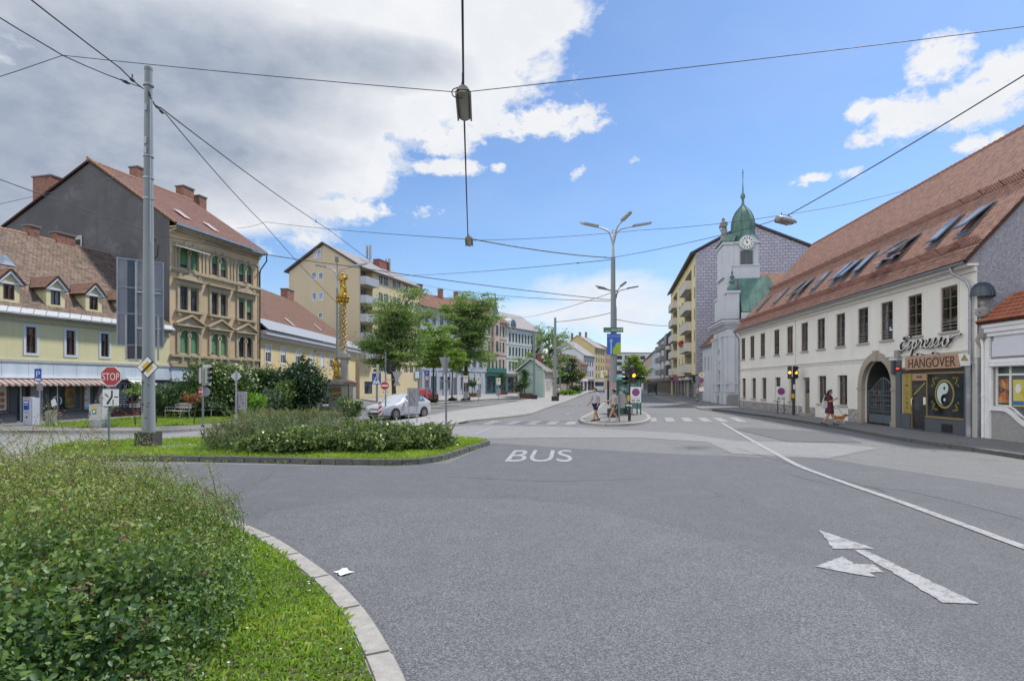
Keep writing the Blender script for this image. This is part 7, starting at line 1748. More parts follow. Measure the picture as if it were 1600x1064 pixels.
for s_ in (-.2,.2): MB().cyl(s_,.04,0,1.1,.025).build('post', BLACK, NS, 50)
nostop_board(NS, 0, 0, CH-.12-26*k, .64, .92)
p = gr(1096, 634.8, .12); SG = thing('sign_cluster', 'yellow diamond over a round no stopping sign by the church corner', 'sign', p, R(-8)); k = p.y/900
rod(SG, 0, CH+17*k, .04, GALV_D); q = MB().plate([(-4.8*k,CH+12*k),(0,CH+7.2*k),(4.8*k,CH+12*k),(0,CH+16.8*k)], -.06, -.045).build('diamond_plate', S_WH, SG); MB().plate([(-3.2*k,CH+12*k),(0,CH+8.8*k),(3.2*k,CH+12*k),(0,CH+15.2*k)], -.065, -.0605).build('yellow_diamond', S_YEL, q); nostop(SG, 0, -.05, CH+3.6*k, 3.6*k); MB().box(-3.5*k,3.8*k,-.06,-.045,CH-14*k,CH-7*k).build('text_plate', S_WH, SG); MB().box(-3.6*k,3.9*k,-.066,-.0605,CH-14.8*k,CH-13.6*k).build('red_stripe', S_RED, SG); MB().box(-1*k,3*k,-.06,-.045,CH-6*k,CH-.5*k).build('small_plate', plain('salmon_plate', (.5,.3,.25), .5), SG)
p = gr(1056, 624.5, .12); SP = thing('no_stopping_post', 'lone round no stopping sign on the pavement before the shops', 'sign', p, R(-8)); rod(SP, 0, 2.95, .045, GALV_D); nostop(SP, 0, -.05, 2.55, .3)
p = fk.w(KL-.02, -.42, 2.92); WS = thing('warning_sign', 'tilted white plate with yellow warning triangle at the pub corner', 'sign', p, R(-6))
q = MB().ext([(-.2,0,.24),(.18,0,.2),(.2,0,-.2),(-.13,0,-.22)], (0,.02,0)).build('sign_plate', S_WH, WS); t_ = MB().plate([(-.12,-.02),(.12,-.02),(0,.2)], -.006, -.001).build('warning_triangle', S_BLK, q); MB().plate([(-.085,.0),(.085,.0),(0,.155)], -.010, -.0065).build('yellow_field', S_YEL, q); MB().plate([(-.012,.03),(.012,.03),(.012,.1),(-.012,.1)], -.014, -.0105).build('exclamation', S_BLK, q)
m = MB(); m.tube([(.15,.02,.1),(.1,.4,.12)], .02, 6); m.build('bracket', GALV, WS)
p = gr(1020, 617.5, .1); BSf = thing('bus_shelter', 'dark grey bus shelter beneath the street tree further along', 'shelter', p, R(-12)); k = p.y/900
for x in (-7*k, 6*k):
 for y in (0, 2.0): MB().box(x-.05,x+.05,y-.05,y+.05,0,18*k).build('post', BLACK, BSf); MB().box(-8*k,8*k,-.4,2.3,18*k,19.3*k).build('roof', plain('shelter_roof', (.12,.13,.13), .5), BSf); MB().quad((-7*k,2,.4),(6*k,2,.4),(6*k,2,17*k),(-7*k,2,17*k)).build('pane', darkglass('shelter_glass', (.09,.10,.10)), BSf); MB().box(-5*k,5*k,1.4,1.9,.4,.5).build('seat', GALV, BSf)
# ---- overhead wires and hanging lamps
WIRE = plain('dark_wire', (.035,.035,.04), .6)
def wire(pts, r, label, sag=.15, fit=()):
 pts = [Vector(p) for p in pts]; P = []
 for i in range(len(pts)-1):
  a, b = pts[i], pts[i+1]; n = max(4, int((b-a).length/1.2))
  for k in range(n): t = k/n; P.append(a.lerp(b,t)-Vector((0,0,sag*4*t*(1-t))))
 P.append(pts[-1]); m = MB().tube(P, r, 5)
 for t, dx in fit:      # insulators and strain clamps
  q = P[min(len(P)-2, int(t*(len(P)-1)))]; d = (P[-1]-P[0]).normalized(); m.tube([q-d*.16, q-d*.05, q+d*.05, q+d*.16], [.012,.045,.045,.012], 8); 
  if dx: m.tube([q, q+Vector((0,0,.16))], .02, 5)
 return tag(m.build('overhead_wire', WIRE, None, 60), label, 'wire', 'overhead wires')
lz = 8.15
wire([(1.2,-20,lz+.4),(-.77,8.9,lz+.06),at(724,142,12.0),at(731,371,24.2)], .022, 'thick cable running overhead along the road through both hanging lamps', .02)
wire([at(98,87,14),at(720,145,12.3),at(1600,42,11.0),at(1900,0,11.5)], .009, 'cross wire that holds the larger hanging lamp over the road', .03)
wire([at(-220,185,12),at(98,87,14)], .009, 'short side wire meeting the stay wire at the picture corner above the dark gable', .05)
wire([at(-250,-130,10.5),at(98,87,14),at(222,137,17.3)], .016, 'lower stay wire coming from overhead to the mast top', .04, ((.93,0),))
wire([at(-90,-110,10.5),at(188,107,16),at(224,139,17.3)], .018, 'upper stay wire coming from overhead to the mast top', .03, ((.85,1),))
wire([at(232,143,17.3),at(250,168,19),at(511,357,45),at(668,470,93)], .022, 'long stay wire from mast top to the roofs behind the trees', .15, ((.06,0),(.35,1)))
wire([at(232,147,17.3),at(258,177,19),at(412,350,35),at(527,474,47)], .018, 'steep wire from mast top down to the lamp behind the golden column', .12, ((.12,0),))
wire([at(-60,258,25),at(265,371,30),at(545,416,33),at(957,469,34)], .022, 'pale low wire sweeping from above the shops to the island lamp', .1)
wire([at(-80,336,30),at(193,274,39)], .014, 'thin wire anchored in the dark side wall of the tenement', .05, ((.9,0),))
wire([at(370,357,46.5),at(415,347,46),at(733,374,24.3)], .014, 'wire from the tenement corner to the smaller hanging lamp', .1)
wire([at(735,373,24.3),at(955,403,34)], .03, 'thick twisted cable from the smaller hanging lamp to the island lamp', .12)
wire([at(600,431,84),at(955,406,34)], .02, 'wire from the island lamp to the cream apartment block', .25, ((.95,0),))
wire([at(961,402,34),at(1125,368,26),at(1232,337,21.5)], .014, 'thin wire between island lamp and the tilted hanging lamp', .05)
wire([at(1232,336,21.5),at(1600,118,13.5),at(1900,-60,10.5)], .017, 'thick wire rising from the tilted hanging lamp over the tiled roof', .06)
wire([at(735,376,24.4),at(1000,360,25),at(1232,335,22),at(1422,296,26)], .010, 'thin wire from the smaller hanging lamp to the white house roof', .08)
wire([at(640,440,84),at(953,471,34.2)], .018, 'lower wire from the island lamp towards the plane trees', .5)
wire([at(792,497,96),at(957,457,34)], .018, 'wire from the island lamp to the mint house dormer', .5)
wire([at(868,503,65),at(958,488,56)], .03, 'wire between the corner mast and the second island lamp', .15)
wire([at(962,499,56),at(1047,509,98)], .035, 'wire from the second island lamp to the tall yellow block', .2)
LHOUS = plain('lamp_housing', (.24,.235,.22), .5, .15, 6); LGL = plain('lamp_cover', (.27,.25,.20), .3, .25, 4, spec=.5)
def hanging_lamp(c, ln, w, rz, label, tilt=0):
 q = thing('hanging_lamp', label, 'lamp', c, rz, 'lamps hung over the street'); q.rotation_euler = (tilt, 0, rz)
 m = MB(); n = 10; prof = [(math.cos(PI*i/n)*w/2, math.sin(PI*i/n)*w*.45) for i in range(n+1)]
 def cap(y, k): return [(x*k, y, z*k+.03) for x, z in prof]
 st = [(-ln/2,.72),(-ln/2+.08,.96),(-ln/2+.2,1),(ln/2-.2,1),(ln/2-.08,.96),(ln/2,.72)]; vs = [p for y, k in st for p in cap(y, k)]; N = n+1
 m.add(vs, [(j*N+i, j*N+i+1, (j+1)*N+i+1, (j+1)*N+i) for j in range(len(st)-1) for i in range(n)]+[tuple(range(N)), tuple(range((len(st)-1)*N, len(st)*N))])
 for s_ in (-1,1): m.box(s_*w/2-.018,s_*w/2+.018,-ln/2+.1,ln/2-.06,-.03,.05)
 m.build('housing', LHOUS, q, 40)
 m = MB(); prof = [(math.cos(PI+PI*i/n)*w*.44, math.sin(PI+PI*i/n)*w*.22) for i in range(n+1)]
 st = [(-ln/2+.02,.6),(-ln/2+.1,1),(ln/2-.1,1),(ln/2-.02,.6)]; vs = [(x*k,y,z*k+.025) for y, k in st for x, z in prof]
 m.add(vs, [(j*N+i, j*N+i+1, (j+1)*N+i+1, (j+1)*N+i) for j in range(len(st)-1) for i in range(n)]+[tuple(range(N)), tuple(range((len(st)-1)*N, len(st)*N))]); m.build('cover', LGL, q, 40)
 m = MB()
 for y in (-ln*.25, ln*.25): m.tube([(0,y,w*.4),(0,y,w*.4+.16)], .018, 6); m.tube([(-.12,y,w*.4+.05),(.12,y,w*.4+.05)], .012, 5)
 m.build('hanger', WIRE, q, 50); return q
hanging_lamp(at(725,167,12.35)+Vector((0,0,0)), 1.35, .29, R(3), 'large grey lamp hung on the cable high above the road')
m = MB(); a = at(724,141,11.75); m.tube(smooth([a+Vector((-.02,0,.35)), a+Vector((-.04,0,.1)), a+Vector((-.22,0,.0)), a+Vector((-.2,0,-.13)), a+Vector((-.03,.1,-.12))], 5), .012, 5); tag(m.build('cable_loop', WIRE, None, 60), 'small loop of slack cable beside the large hanging lamp', 'cable')
hanging_lamp(at(733,379,24.6), 1.3, .30, R(3), 'smaller looking lamp at the far end of the overhead cable')
hanging_lamp(at(1227,347,21.3), .95, .36, R(-58), 'tilted lamp hung on the wire before the church tower', R(0))

# ---- golden Marian column
GOLDM = plain('gilding', (.46,.29,.045), .45, .45, 9, metal=.7)
COLST = wall('column_stone', (.33,.31,.27), .25, .5, (.12,.12,.11), .4, 30)
def robed(root, name, mat, x, y, z, h, rz=0, arms='fold', halo=False):
 """standing draped figure, one continuous skin with folds, head, arms and crown"""
 rs = random.Random(int(h*100)); n, k = 20, 22; m = MB(); prof = [(0,.15),(.06,.155),(.2,.135),(.35,.125),(.48,.12),(.58,.105),(.68,.115),(.76,.125),(.80,.11),(.825,.06),(.845,.042),(.86,.05),(.885,.066),(.915,.07),(.95,.062),(.975,.04),(.985,.005)]
 vs = []
 for t, r in prof:
  for i in range(n):
   a = 2*PI*i/n; f = 1
   if t < .8: f += .13*math.sin(a*5+t*9)+.07*math.sin(a*9-t*14)
   sx = 1.25 if .6 < t < .82 else 1.0; sy = .8 if t < .82 else 1.0
   sway = .03*math.sin(t*5)
   vs.append(((r*f*sx*math.cos(a)+sway)*h, r*f*sy*math.sin(a)*h, t*h))
 N = len(prof); m.add(vs, [(j*n+i, j*n+(i+1)%n, (j+1)*n+(i+1)%n, (j+1)*n+i) for j in range(N-1) for i in range(n)]+[tuple(range(n))])
 if arms == 'fold':
  for s_ in (-1,1): m.tube([(s_*.125*h,0,.77*h),(s_*.17*h,-.02*h,.66*h),(s_*.13*h,-.09*h,.58*h),(s_*.02*h,-.13*h,.62*h+.02*s_*h)], [.045*h,.05*h,.045*h,.025*h], 8)
 else:
  m.tube([(.125*h,0,.77*h),(.19*h,-.04*h,.68*h),(.2*h,-.1*h,.78*h),(.17*h,-.12*h,.9*h)], [.045*h,.045*h,.035*h,.02*h], 8); m.tube([(-.125*h,0,.77*h),(-.17*h,-.02*h,.65*h),(-.06*h,-.12*h,.58*h)], [.045*h,.05*h,.03*h], 8); m.ell((-.05*h,-.13*h,.64*h), (.05*h,.045*h,.075*h), 8, 6); m.ell((-.05*h,-.14*h,.74*h), .03*h, 8, 6)
 m.tube([(-.14*h,-.06*h,.5*h),(.0,-.13*h,.4*h),(.13*h,-.07*h,.22*h),(.15*h,-.02*h,.05*h)], [.03*h,.045*h,.05*h,.04*h], 8)
 m.ell((.03*h*math.sin(4.6),-.068*h,.915*h), (.012*h,.016*h,.018*h), 6, 5)
 if halo:
  for i in range(9): a = PI*i/8; m.tube([(.05*h*math.cos(a),0,.975*h+.03*h*math.sin(a)),(.075*h*math.cos(a),0,1.0*h+.06*h*math.sin(a))], [.01*h,.004*h], 5)
 T = Matrix.Translation((x,y,z)) @ Matrix.Rotation(rz,4,'Z'); m.v = [tuple(T @ Vector(v)) for v in m.v]
 return m.build(name, mat, root, 60)
p = Vector((-270/900*41.5, 41.5, .12)); MC = thing('golden_column', 'gilded saint column with golden figure on top and carved stone base', 'monument', p, R(6))
zz = lambda y: CH+(600-y)/900*41.5-.12
m = MB()
for k, (w_, z0, z1) in enumerate(((2.6,0,.16),(2.3,.162,.34),(1.25,.342,1.0))): m.box(-w_/2,w_/2,-w_/2,w_/2,z0,z1)
m.build('step', COLST, MC, bevel=.03)
m = MB(); m.box(-.75,.75,-.65,.65,1.0,1.9); m.box(-1.2,1.2,-.85,.85,1.902,2.0); m.box(-1.1,1.1,-.8,.8,2.002,2.16); m.box(-.72,.72,-.6,.6,2.162,2.25); m.box(-.85,.85,-.75,.75,.9,.998)
for s_ in (-1,1): m.box(s_*.95-.14,s_*.95+.14,-.75,.6,.5,1.9)
m.build('pedestal', COLST, MC, bevel=.02)
q = MB().box(-.5,.25,-.69,-.655,1.1,1.72).build('relief_panel', plain('dark_relief', (.10,.085,.05), .7, .4, 12), MC); m = MB()
for i in range(9): m.ell((-.44+.075*i,-.70,1.18+.06*(i%3)), (.06,.03,.07), 7, 5)
m.build('gilded_relief', GOLDM, q, 60)
MB().box(-1.24,-.55,-.87,.87,2.0,2.06).box(.4,1.24,-.87,.87,2.0,2.06).build('red_flashing', plain('red_flashing', (.28,.04,.04), .7, .2), MC)
m = MB(); m.box(.12,.62,-.25,.25,2.25,3.72); m.box(-.0,.74,-.36,.36,3.72,3.8); m.box(-.12,.86,-.42,.42,3.802,3.9); m.box(.04,.7,-.33,.33,3.902,4.1); m.build('pier', COLST, MC, bevel=.02)
robed(MC, 'golden_saint', GOLDM, -.16, -.25, 2.26, 1.62, R(-15))
sx_ = .37-.12
zs0, zs1 = 4.1, zz(478)
m = MB(); m.lathe([(.30,zs0),(.29,zs0+.12),(.245,zs0+.2),(.245,zs0+1),(.235,(zs0+zs1)/2),(.21,zs1)], sx_, 0, 20); m.build('shaft', COLST, MC, 50)
m = MB()
for i in range(70):
 t = (i+.5)/70; a = i*2.4; r = .245-.03*t; z_ = zs0+.3+(zs1-zs0-.35)*t; m.ell((sx_+r*math.cos(a), r*math.sin(a), z_), (.075,.075,.09), 7, 5)
for j in range(3):
 m.tube([(sx_+(.25-.03*i/40)*math.cos(i*.32+j*2.1), (.25-.03*i/40)*math.sin(i*.32+j*2.1), zs0+.25+(zs1-zs0-.3)*i/40) for i in range(41)], .028, 6)
m.build('gilded_garland', GOLDM, MC, 60)
m = MB(); m.lathe([(.21,zs1),(.27,zs1+.06),(.24,zs1+.14),(.3,zs1+.4),(.45,zs1+.62),(.45,zs1+.68),(.25,zs1+.72)], sx_, 0, 16)
for i in range(10): a = 2*PI*i/10; m.ell((sx_+.34*math.cos(a), .34*math.sin(a), zs1+.38), (.1,.1,.16), 7, 6); m.ell((sx_+.42*math.cos(a), .42*math.sin(a), zs1+.6), (.09,.09,.08), 7, 5)
m.build('capital', GOLDM, MC, 60)
m = MB(); m.ell((sx_,0,zs1+.78), (.3,.3,.2), 12, 8); m.build('globe', GOLDM, MC, 60)
robed(MC, 'golden_madonna', GOLDM, sx_, 0, zs1+.85, zz(424)-zs1-.9, 0, 'up', True)
p = fk.w(KL+.2, .1, 0); NS_ = thing('niche_statue', 'weathered grey saint in the niche under the little zinc canopy', 'statue', (p.x,p.y,3.68), R(-20)); robed(NS_, 'figure', STAT, 0, 0, 0, 1.36, 0)
p = fc.w(3.2, -.1, 16.4) ; p = fc.w(3.4, .35, 16.2); SS = thing('roof_statue', 'weathered stone saint standing on the church front beside the dome', 'statue', p, R(-60)); robed(SS, 'figure', STAT, 0, 0, 0.06, 2.35, 0); MB().box(-.35,.35,-.3,.3,-.3,.06).build('base', STAT, SS)

# ---- cars and bus
CARP = NT('silver_white_paint')
CARP = CARP.end(CARP.bsdf((.44,.45,.49), .28, .1, None, .5, .6)); REDP = plain('red_car_paint', (.32,.02,.03), .3, .06, 3, coat=.6)
TYRE = plain('tyre_rubber', (.02,.02,.02), .85, .2); RIM = plain('alloy_rim', (.45,.46,.47), .3, .1, 5, metal=.8); CGL = darkglass('car_glass', (.03,.04,.05)); PLAS = plain('black_plastic', (.02,.02,.022), .5)
def car(label, loc, rz, paint, name='parked_car'):
 """hatchback: body lofted from cross sections along its length (x forward)"""
 q = thing(name, label, 'car', loc, rz)
 st = [(2.12,.34,.42,.60,.64,.52,.46,.50),(2.06,.24,.42,.68,.72,.72,.62,.70),(1.85,.20,.44,.76,.82,.82,.68,.80),(1.45,.19,.45,.84,.92,.87,.72,.85),(1.0,.18,.45,.90,1.0,.885,.74,.87),
    (.72,.18,.45,.93,1.08,.89,.74,.875),(.2,.18,.45,.95,1.36,.895,.62,.88),(-.25,.18,.45,.97,1.46,.895,.60,.88),(-.9,.18,.45,.99,1.465,.895,.58,.88),(-1.45,.19,.46,1.0,1.38,.885,.57,.87),(-1.8,.22,.47,1.0,1.20,.85,.58,.84),(-2.05,.26,.48,.98,1.02,.80,.66,.80),(-2.14,.36,.5,.86,.9,.70,.6,.70)]
 m = MB(); vs = []
 for x, zb, zs, zl, zt, wl, wt, wb in st:
  half = [(wb*.86,zb),(wb,zb+.08),(wl*.995,zs+.05),(wl,(zs+zl)/2+.05),(wl*.975,zl),((wl*.97+wt)/2+.0,(zl+zt)/2),(wt,zt-.02),(wt*.6,zt+.015),(0,zt+.025)]
  vs += [(x,w,z) for w, z in half]+[(x,-w,z) for w, z in half[-2::-1]]
 n = 17; k = len(st); m.add(vs, [(j*n+i, j*n+i+1, (j+1)*n+i+1, (j+1)*n+i) for j in range(k-1) for i in range(n-1)]+[(j*n+n-1, j*n, (j+1)*n, (j+1)*n+n-1) for j in range(k-1)]+[tuple(range(n)), tuple(range((k-1)*n, k*n))])
 m.build('body', paint, q, 42)
 V = lambda j, i: Vector(vs[j*n+i])
 def glassq(nm, quads, off):
  g = MB()
  for qd in quads:
   c = sum(qd, Vector())/len(qd); nn = (qd[1]-qd[0]).cross(qd[2]-qd[0]).normalized(); 
   if nn.dot(c-Vector((-.4,0,.8))) < 0: nn = -nn
   g.add([c+(p-c)*.93+nn*off for p in qd], [tuple(range(len(qd)))])
  return g.build(nm, CGL, q, 30)
 for s_ in (0, 1):
  f = (lambda i: i) if s_ == 0 else (lambda i: 16-i)
  glassq('side_window', [[V(6,f(4)),V(7,f(4)),V(7,f(6)),V(6,f(6))],[V(7,f(4)),V(8,f(4)),V(8,f(6)),V(7,f(6))],[V(8,f(4)),V(9,f(4)),V(9,f(6)),V(8,f(6))]], .012)
 ws = [[Vector((.74,w0,1.075)),Vector((.74,w1,1.075)),Vector((-.2,w1*.82,1.462)),Vector((-.2,w0*.82,1.462))] for w0, w1 in ((-.72,0),(0,.72))]
 g = MB()
 for w0, w1 in ((-.70,-.35),(-.35,0),(0,.35),(.35,.70)): 
  z = lambda w: .018-.05*abs(w)
  g.quad((.70,w0,1.10+z(w0)),(.70,w1,1.10+z(w1)),(-.18,w1*.84,1.465+z(w1)),(-.18,w0*.84,1.465+z(w0)))
 g.build('windscreen', darkglass('windscreen_glass', (.16,.19,.18)), q)
 g = MB()
 for w0, w1 in ((-.55,0),(0,.55)): g.quad((-1.5,w0,1.375),(-1.5,w1,1.375),(-1.93,w1*1.1,1.12),(-1.93,w0*1.1,1.12))
 g.build('rear_window', CGL, q)
 for x in (1.32,-1.28):
  for s_ in (-1,1):
   y = s_*.80; t = MB(); t.T = Matrix.Translation((x,0,.31)); t.disc(0,0,.315,y-.11,y+.11,24); w_ = t.build('wheel', TYRE, q, 40)
   t = MB(); t.T = Matrix.Translation((x,0,.31)); a, b = sorted((s_*.905, s_*.915)); t.ring(0,0,.17,.205,a,b,20); t.disc(0,0,.05,a,b,12)
   for i in range(7): c, d = math.cos(2*PI*i/7), math.sin(2*PI*i/7); t.ext([(c*.04-d*.02,a,d*.04+c*.02),(c*.18-d*.014,a,d*.18+c*.014),(c*.18+d*.014,a,d*.18-c*.014),(c*.04+d*.02,a,d*.04-c*.02)], (0,b-a,0))
   t.build('rim', RIM, w_)
   t = MB(); t.T = Matrix.Translation((x,0,.31)); a, b = sorted((s_*.872, s_*.899)); t.ring(0,0,.31,.38,a,b,20,0,0,PI); t.build('wheel_arch', PLAS, q)
 for s_ in (-1,1):
  m = MB(); m.ext([(2.03,s_*.40,.60),(1.86,s_*.76,.66),(1.80,s_*.78,.76),(2.0,s_*.42,.70)], (.045,s_*.02,0)); m.build('headlight', plain('headlight_glass', (.30,.33,.36), .1, .1), q)
  m = MB(); a, b = sorted((s_*.60, s_*.80)); m.box(-2.13,-2.02,a,b,.72,.92); m.build('tail_light', S_RED, q, bevel=.02)
  m = MB(); m.ell((.52,s_*.98,1.02), (.09,.11,.075), 10, 7); m.tube([(.5,s_*.88,.98),(.52,s_*.95,1.0)], .03, 6); m.build('mirror', paint, q, 60)
  a, b = sorted((s_*.893, s_*.905)); m = MB(); m.box(-.35,-.15,a,b,.86,.89); m.build('door_handle', paint, q)
  m = MB(); m.tube([(.62,s_*.893,.92),(.6,s_*.896,.35),(-.3,s_*.897,.33),(-.42,s_*.897,.9)], .006, 4); m.build('door_seam', PLAS, q)
 m = MB(); m.ext([(2.1,-.42,.30),(2.1,.42,.30),(2.105,.5,.42),(2.105,-.5,.42)], (.035,0,0)); m.box(2.085,2.13,-.3,.3,.60,.64); m.build('grille', PLAS, q)
 pl_ = MB().box(2.135,2.15,-.26,.26,.44,.55).build('number_plate', S_WH, q); MB().box(-2.165,-2.14,-.26,.26,.62,.73).build('number_plate', S_WH, q)
 MB().box(-1.9,1.9,-.7,.7,.17,.26).build('underbody', PLAS, q)
 return q
p = gr(612, 655, 0); car('silver white hatchback waiting behind the flower island', (p.x+.25, p.y+.9, .004), R(180+61), CARP)
p = gr(662, 628, .1); car('red car parked tail out beside the parking sign', (p.x, p.y+2, .1), R(80), REDP)
p = gr(936.5, 613.6, 0); BU = thing('city_bus', 'white city bus driving away down the street', 'bus', (p.x, p.y, 0), R(-9)); BP = plain('bus_white', (.62,.63,.66), .35, .05, 2)
MB().box(-1.25,1.25,0,11,.35,2.95).build('body', BP, BU, bevel=.12); MB().box(-1.05,1.05,-.02,.0,1.55,2.6).build('rear_window', CGL, BU); MB().box(-1.2,1.2,-.03,-.0,.3,.52).build('bumper', PLAS, BU)
for s_ in (-1,1):
 MB().box(s_*1.26-.01,s_*1.26+.01,.8,10.4,1.5,2.55).build('side_window', CGL, BU); MB().box(s_*1.05-.12,s_*1.05+.12,-.03,.0,.75,1.15).build('tail_light', S_RED, BU)
 for y in (2.6, 8.6):
  m = MB(); m.T = Matrix.Translation((0,y,.48)) @ Matrix.Rotation(PI/2,4,'Z'); m.disc(0,0,.48,s_*1.1-.12,s_*1.1+.12,18); m.build('wheel', TYRE, BU)
# ---- people
SKIN = plain('skin', (.42,.24,.16), .55, .1, 12); HAIRD = plain('dark_hair', (.02,.014,.011), .5, .3, 30); EYE = plain('eye_dark', (.02,.02,.02), .3)
def skinned(name, V, E, parent, mats, sub=2, mi=None):
 """V: list of (xyz, radius or (rx,ry)); one continuous skin over the skeleton"""
 me = bpy.data.meshes.new(name); me.from_pydata([v[0] for v in V], E, []); o = bpy.data.objects.new('tmp', me); C.objects.link(o)
 sk = o.modifiers.new('s', 'SKIN'); sk.use_smooth_shade = True
 for i, v in enumerate(V):
  r = v[1] if isinstance(v[1], (tuple, list)) else (v[1], v[1]); me.skin_vertices[0].data[i].radius = r
 me.skin_vertices[0].data[0].use_root = True
 if sub: ss = o.modifiers.new('u', 'SUBSURF'); ss.levels = sub; ss.render_levels = sub
 dg = bpy.context.evaluated_depsgraph_get(); r = bpy.data.meshes.new_from_object(o.evaluated_get(dg)); bpy.data.objects.remove(o); r.name = name; r.materials.clear()
 r.shade_smooth(); return link(name, r, mats, parent)
def human(root, h, P, female=False, hair=None, hairmat=None):
 """P: joint positions in figure units (1 = height); returns the body"""
 V = []; E = []; I = {}
 def j(n, p, r, par=None):
  I[n] = len(V); V.append((Vector(p)*h, (r*h) if not isinstance(r, tuple) else (r[0]*h, r[1]*h)))
  if par: E.append((I[par], I[n]))
 sh = .105 if female else .118
 j('pelvis', P['pelvis'], (.085,.06)); c = Vector(P['chest']); pv = Vector(P['pelvis'])
 j('waist', pv.lerp(c,.42), (.07,.052) if female else (.078,.058), 'pelvis'); j('chest', c, (.088,.06), 'waist'); nk = Vector(P['neck']); hd = Vector(P['head']); j('neck', nk, .03, 'chest')
 f = Vector(P['face']).normalized(); up = (hd-nk).normalized()
 j('jaw', nk.lerp(hd,.55)+f*.012, .038, 'neck'); j('head', hd, .054, 'jaw'); j('crown', hd+up*.045-f*.006, .045, 'head')
 j('nose', hd+f*.062-up*.012, .009, 'head'); s_ = up.cross(f)
 for k in (-1,1): j('ear%d'%k, hd+s_*k*.058-f*.005-up*.008, .010, 'head')
 for k in 'LR':
  j('sh'+k, P['sh'+k], .043, 'chest'); j('el'+k, P['el'+k], .030, 'sh'+k); j('wr'+k, P['wr'+k], .021, 'el'+k)
  w = Vector(P['wr'+k]); d = (w-Vector(P['el'+k])).normalized(); sd = d.cross(f); sd = sd.normalized() if sd.length > .1 else Vector((1,0,0))
  j('pa'+k, w+d*.035, (.021,.014), 'wr'+k)
  for q in range(4):
   o = sd*(q-1.5)*.0105; ln = (.030,.038,.042,.034)[q]; j('k%s%d'%(k,q), w+d*.058+o, .0062, 'pa'+k); j('f%s%d'%(k,q), w+d*(.058+ln*.6)+o+f*.008, .0055, 'k%s%d'%(k,q)); j('t%s%d'%(k,q), w+d*(.058+ln*.95)+o+f*.019, .0045, 'f%s%d'%(k,q))
  j('th'+k, w+d*.03+sd*.026+f*.006, .0068, 'pa'+k); j('tt'+k, w+d*.056+sd*.032+f*.018, .0055, 'th'+k)
  j('hp'+k, P['hp'+k], .062, 'pelvis'); j('kn'+k, P['kn'+k], .042, 'hp'+k); cf = Vector(P['kn'+k]).lerp(Vector(P['an'+k]), .35); j('cf'+k, cf, .036, 'kn'+k); j('an'+k, P['an'+k], .022, 'cf'+k); j('to'+k, P['to'+k], (.022,.016), 'an'+k)
 b = skinned('body', V, E, root, SKIN)
 e = MB()
 H_ = hd*h
 return b, V, I, E, f, up, s_
def garment(root, name, V, I, E, keys, mat, grow=.012, ext=None):
 vs = []; mp = {}
 for k in keys:
  p, r = V[I[k]]; mp[I[k]] = len(vs); r = r if isinstance(r, tuple) else (r, r); vs.append((p, (r[0]+grow, r[1]+grow)))
 es = [(mp[a], mp[b]) for a, b in E if a in mp and b in mp]
 for k, p, r in (ext or []):
  vs.append((p, r)); es.append((mp[I[k]], len(vs)-1))
 return skinned(name, vs, es, root, mat)
def bodice(root, name, V, I, f, s_, h, mat, rows):
 m = MB(); n = 18; a, b = V[I['pelvis']][0], V[I['chest']][0]; vs = []
 for t, rx, ry in rows:
  c = a+(b-a)*t
  for i in range(n): q = 2*PI*i/n; fl = 1+(.05*math.sin(q*5) if t < -.2 else 0); vs.append(c+s_*rx*h*math.cos(q)*fl+f*ry*h*math.sin(q)*fl)
 k = len(rows); m.add(vs, [(j*n+i, j*n+(i+1)%n, (j+1)*n+(i+1)%n, (j+1)*n+i) for j in range(k-1) for i in range(n)]+[tuple(range((k-1)*n,k*n))]); return m.build(name, mat, root, 60)
def shoes(root, V, I, mat, h):
 for k in 'LR':
  a, t = V[I['an'+k]][0], V[I['to'+k]][0]; d = Vector((t.x-a.x, t.y-a.y, 0)).normalized()
  m = MB(); z0 = min(a.z, t.z)-.0; base = a-d*.045*h*1; L_ = .155*h; sd = Vector((-d.y,d.x,0))
  tilt = (t.z-a.z)
  pts = []
  for u_, w, zt in ((0,.03,.058),(.12,.036,.062),(.4,.036,.05),(.7,.04,.034),(.92,.032,.028),(1,.012,.018)):
   c = base+d*L_*u_; zb = (a.z-.035*h)*(1-u_)+(t.z-.014*h)*u_
   pts.append([c+sd*w*h-Vector((0,0,c.z-zb)), c+sd*w*h*.8+Vector((0,0,zb+zt*h-c.z)), c-sd*w*h*.8+Vector((0,0,zb+zt*h-c.z)), c-sd*w*h-Vector((0,0,c.z-zb))])
  vs = [p for r in pts for p in r]; n = 4
  m.add(vs, [(i*4+j, i*4+(j+1)%4, i*4+4+(j+1)%4, i*4+4+j) for i in range(5) for j in range(4)]+[(0,1,2,3),(20,21,22,23)]); m.build('shoe', mat, root, 60, bevel=.006)
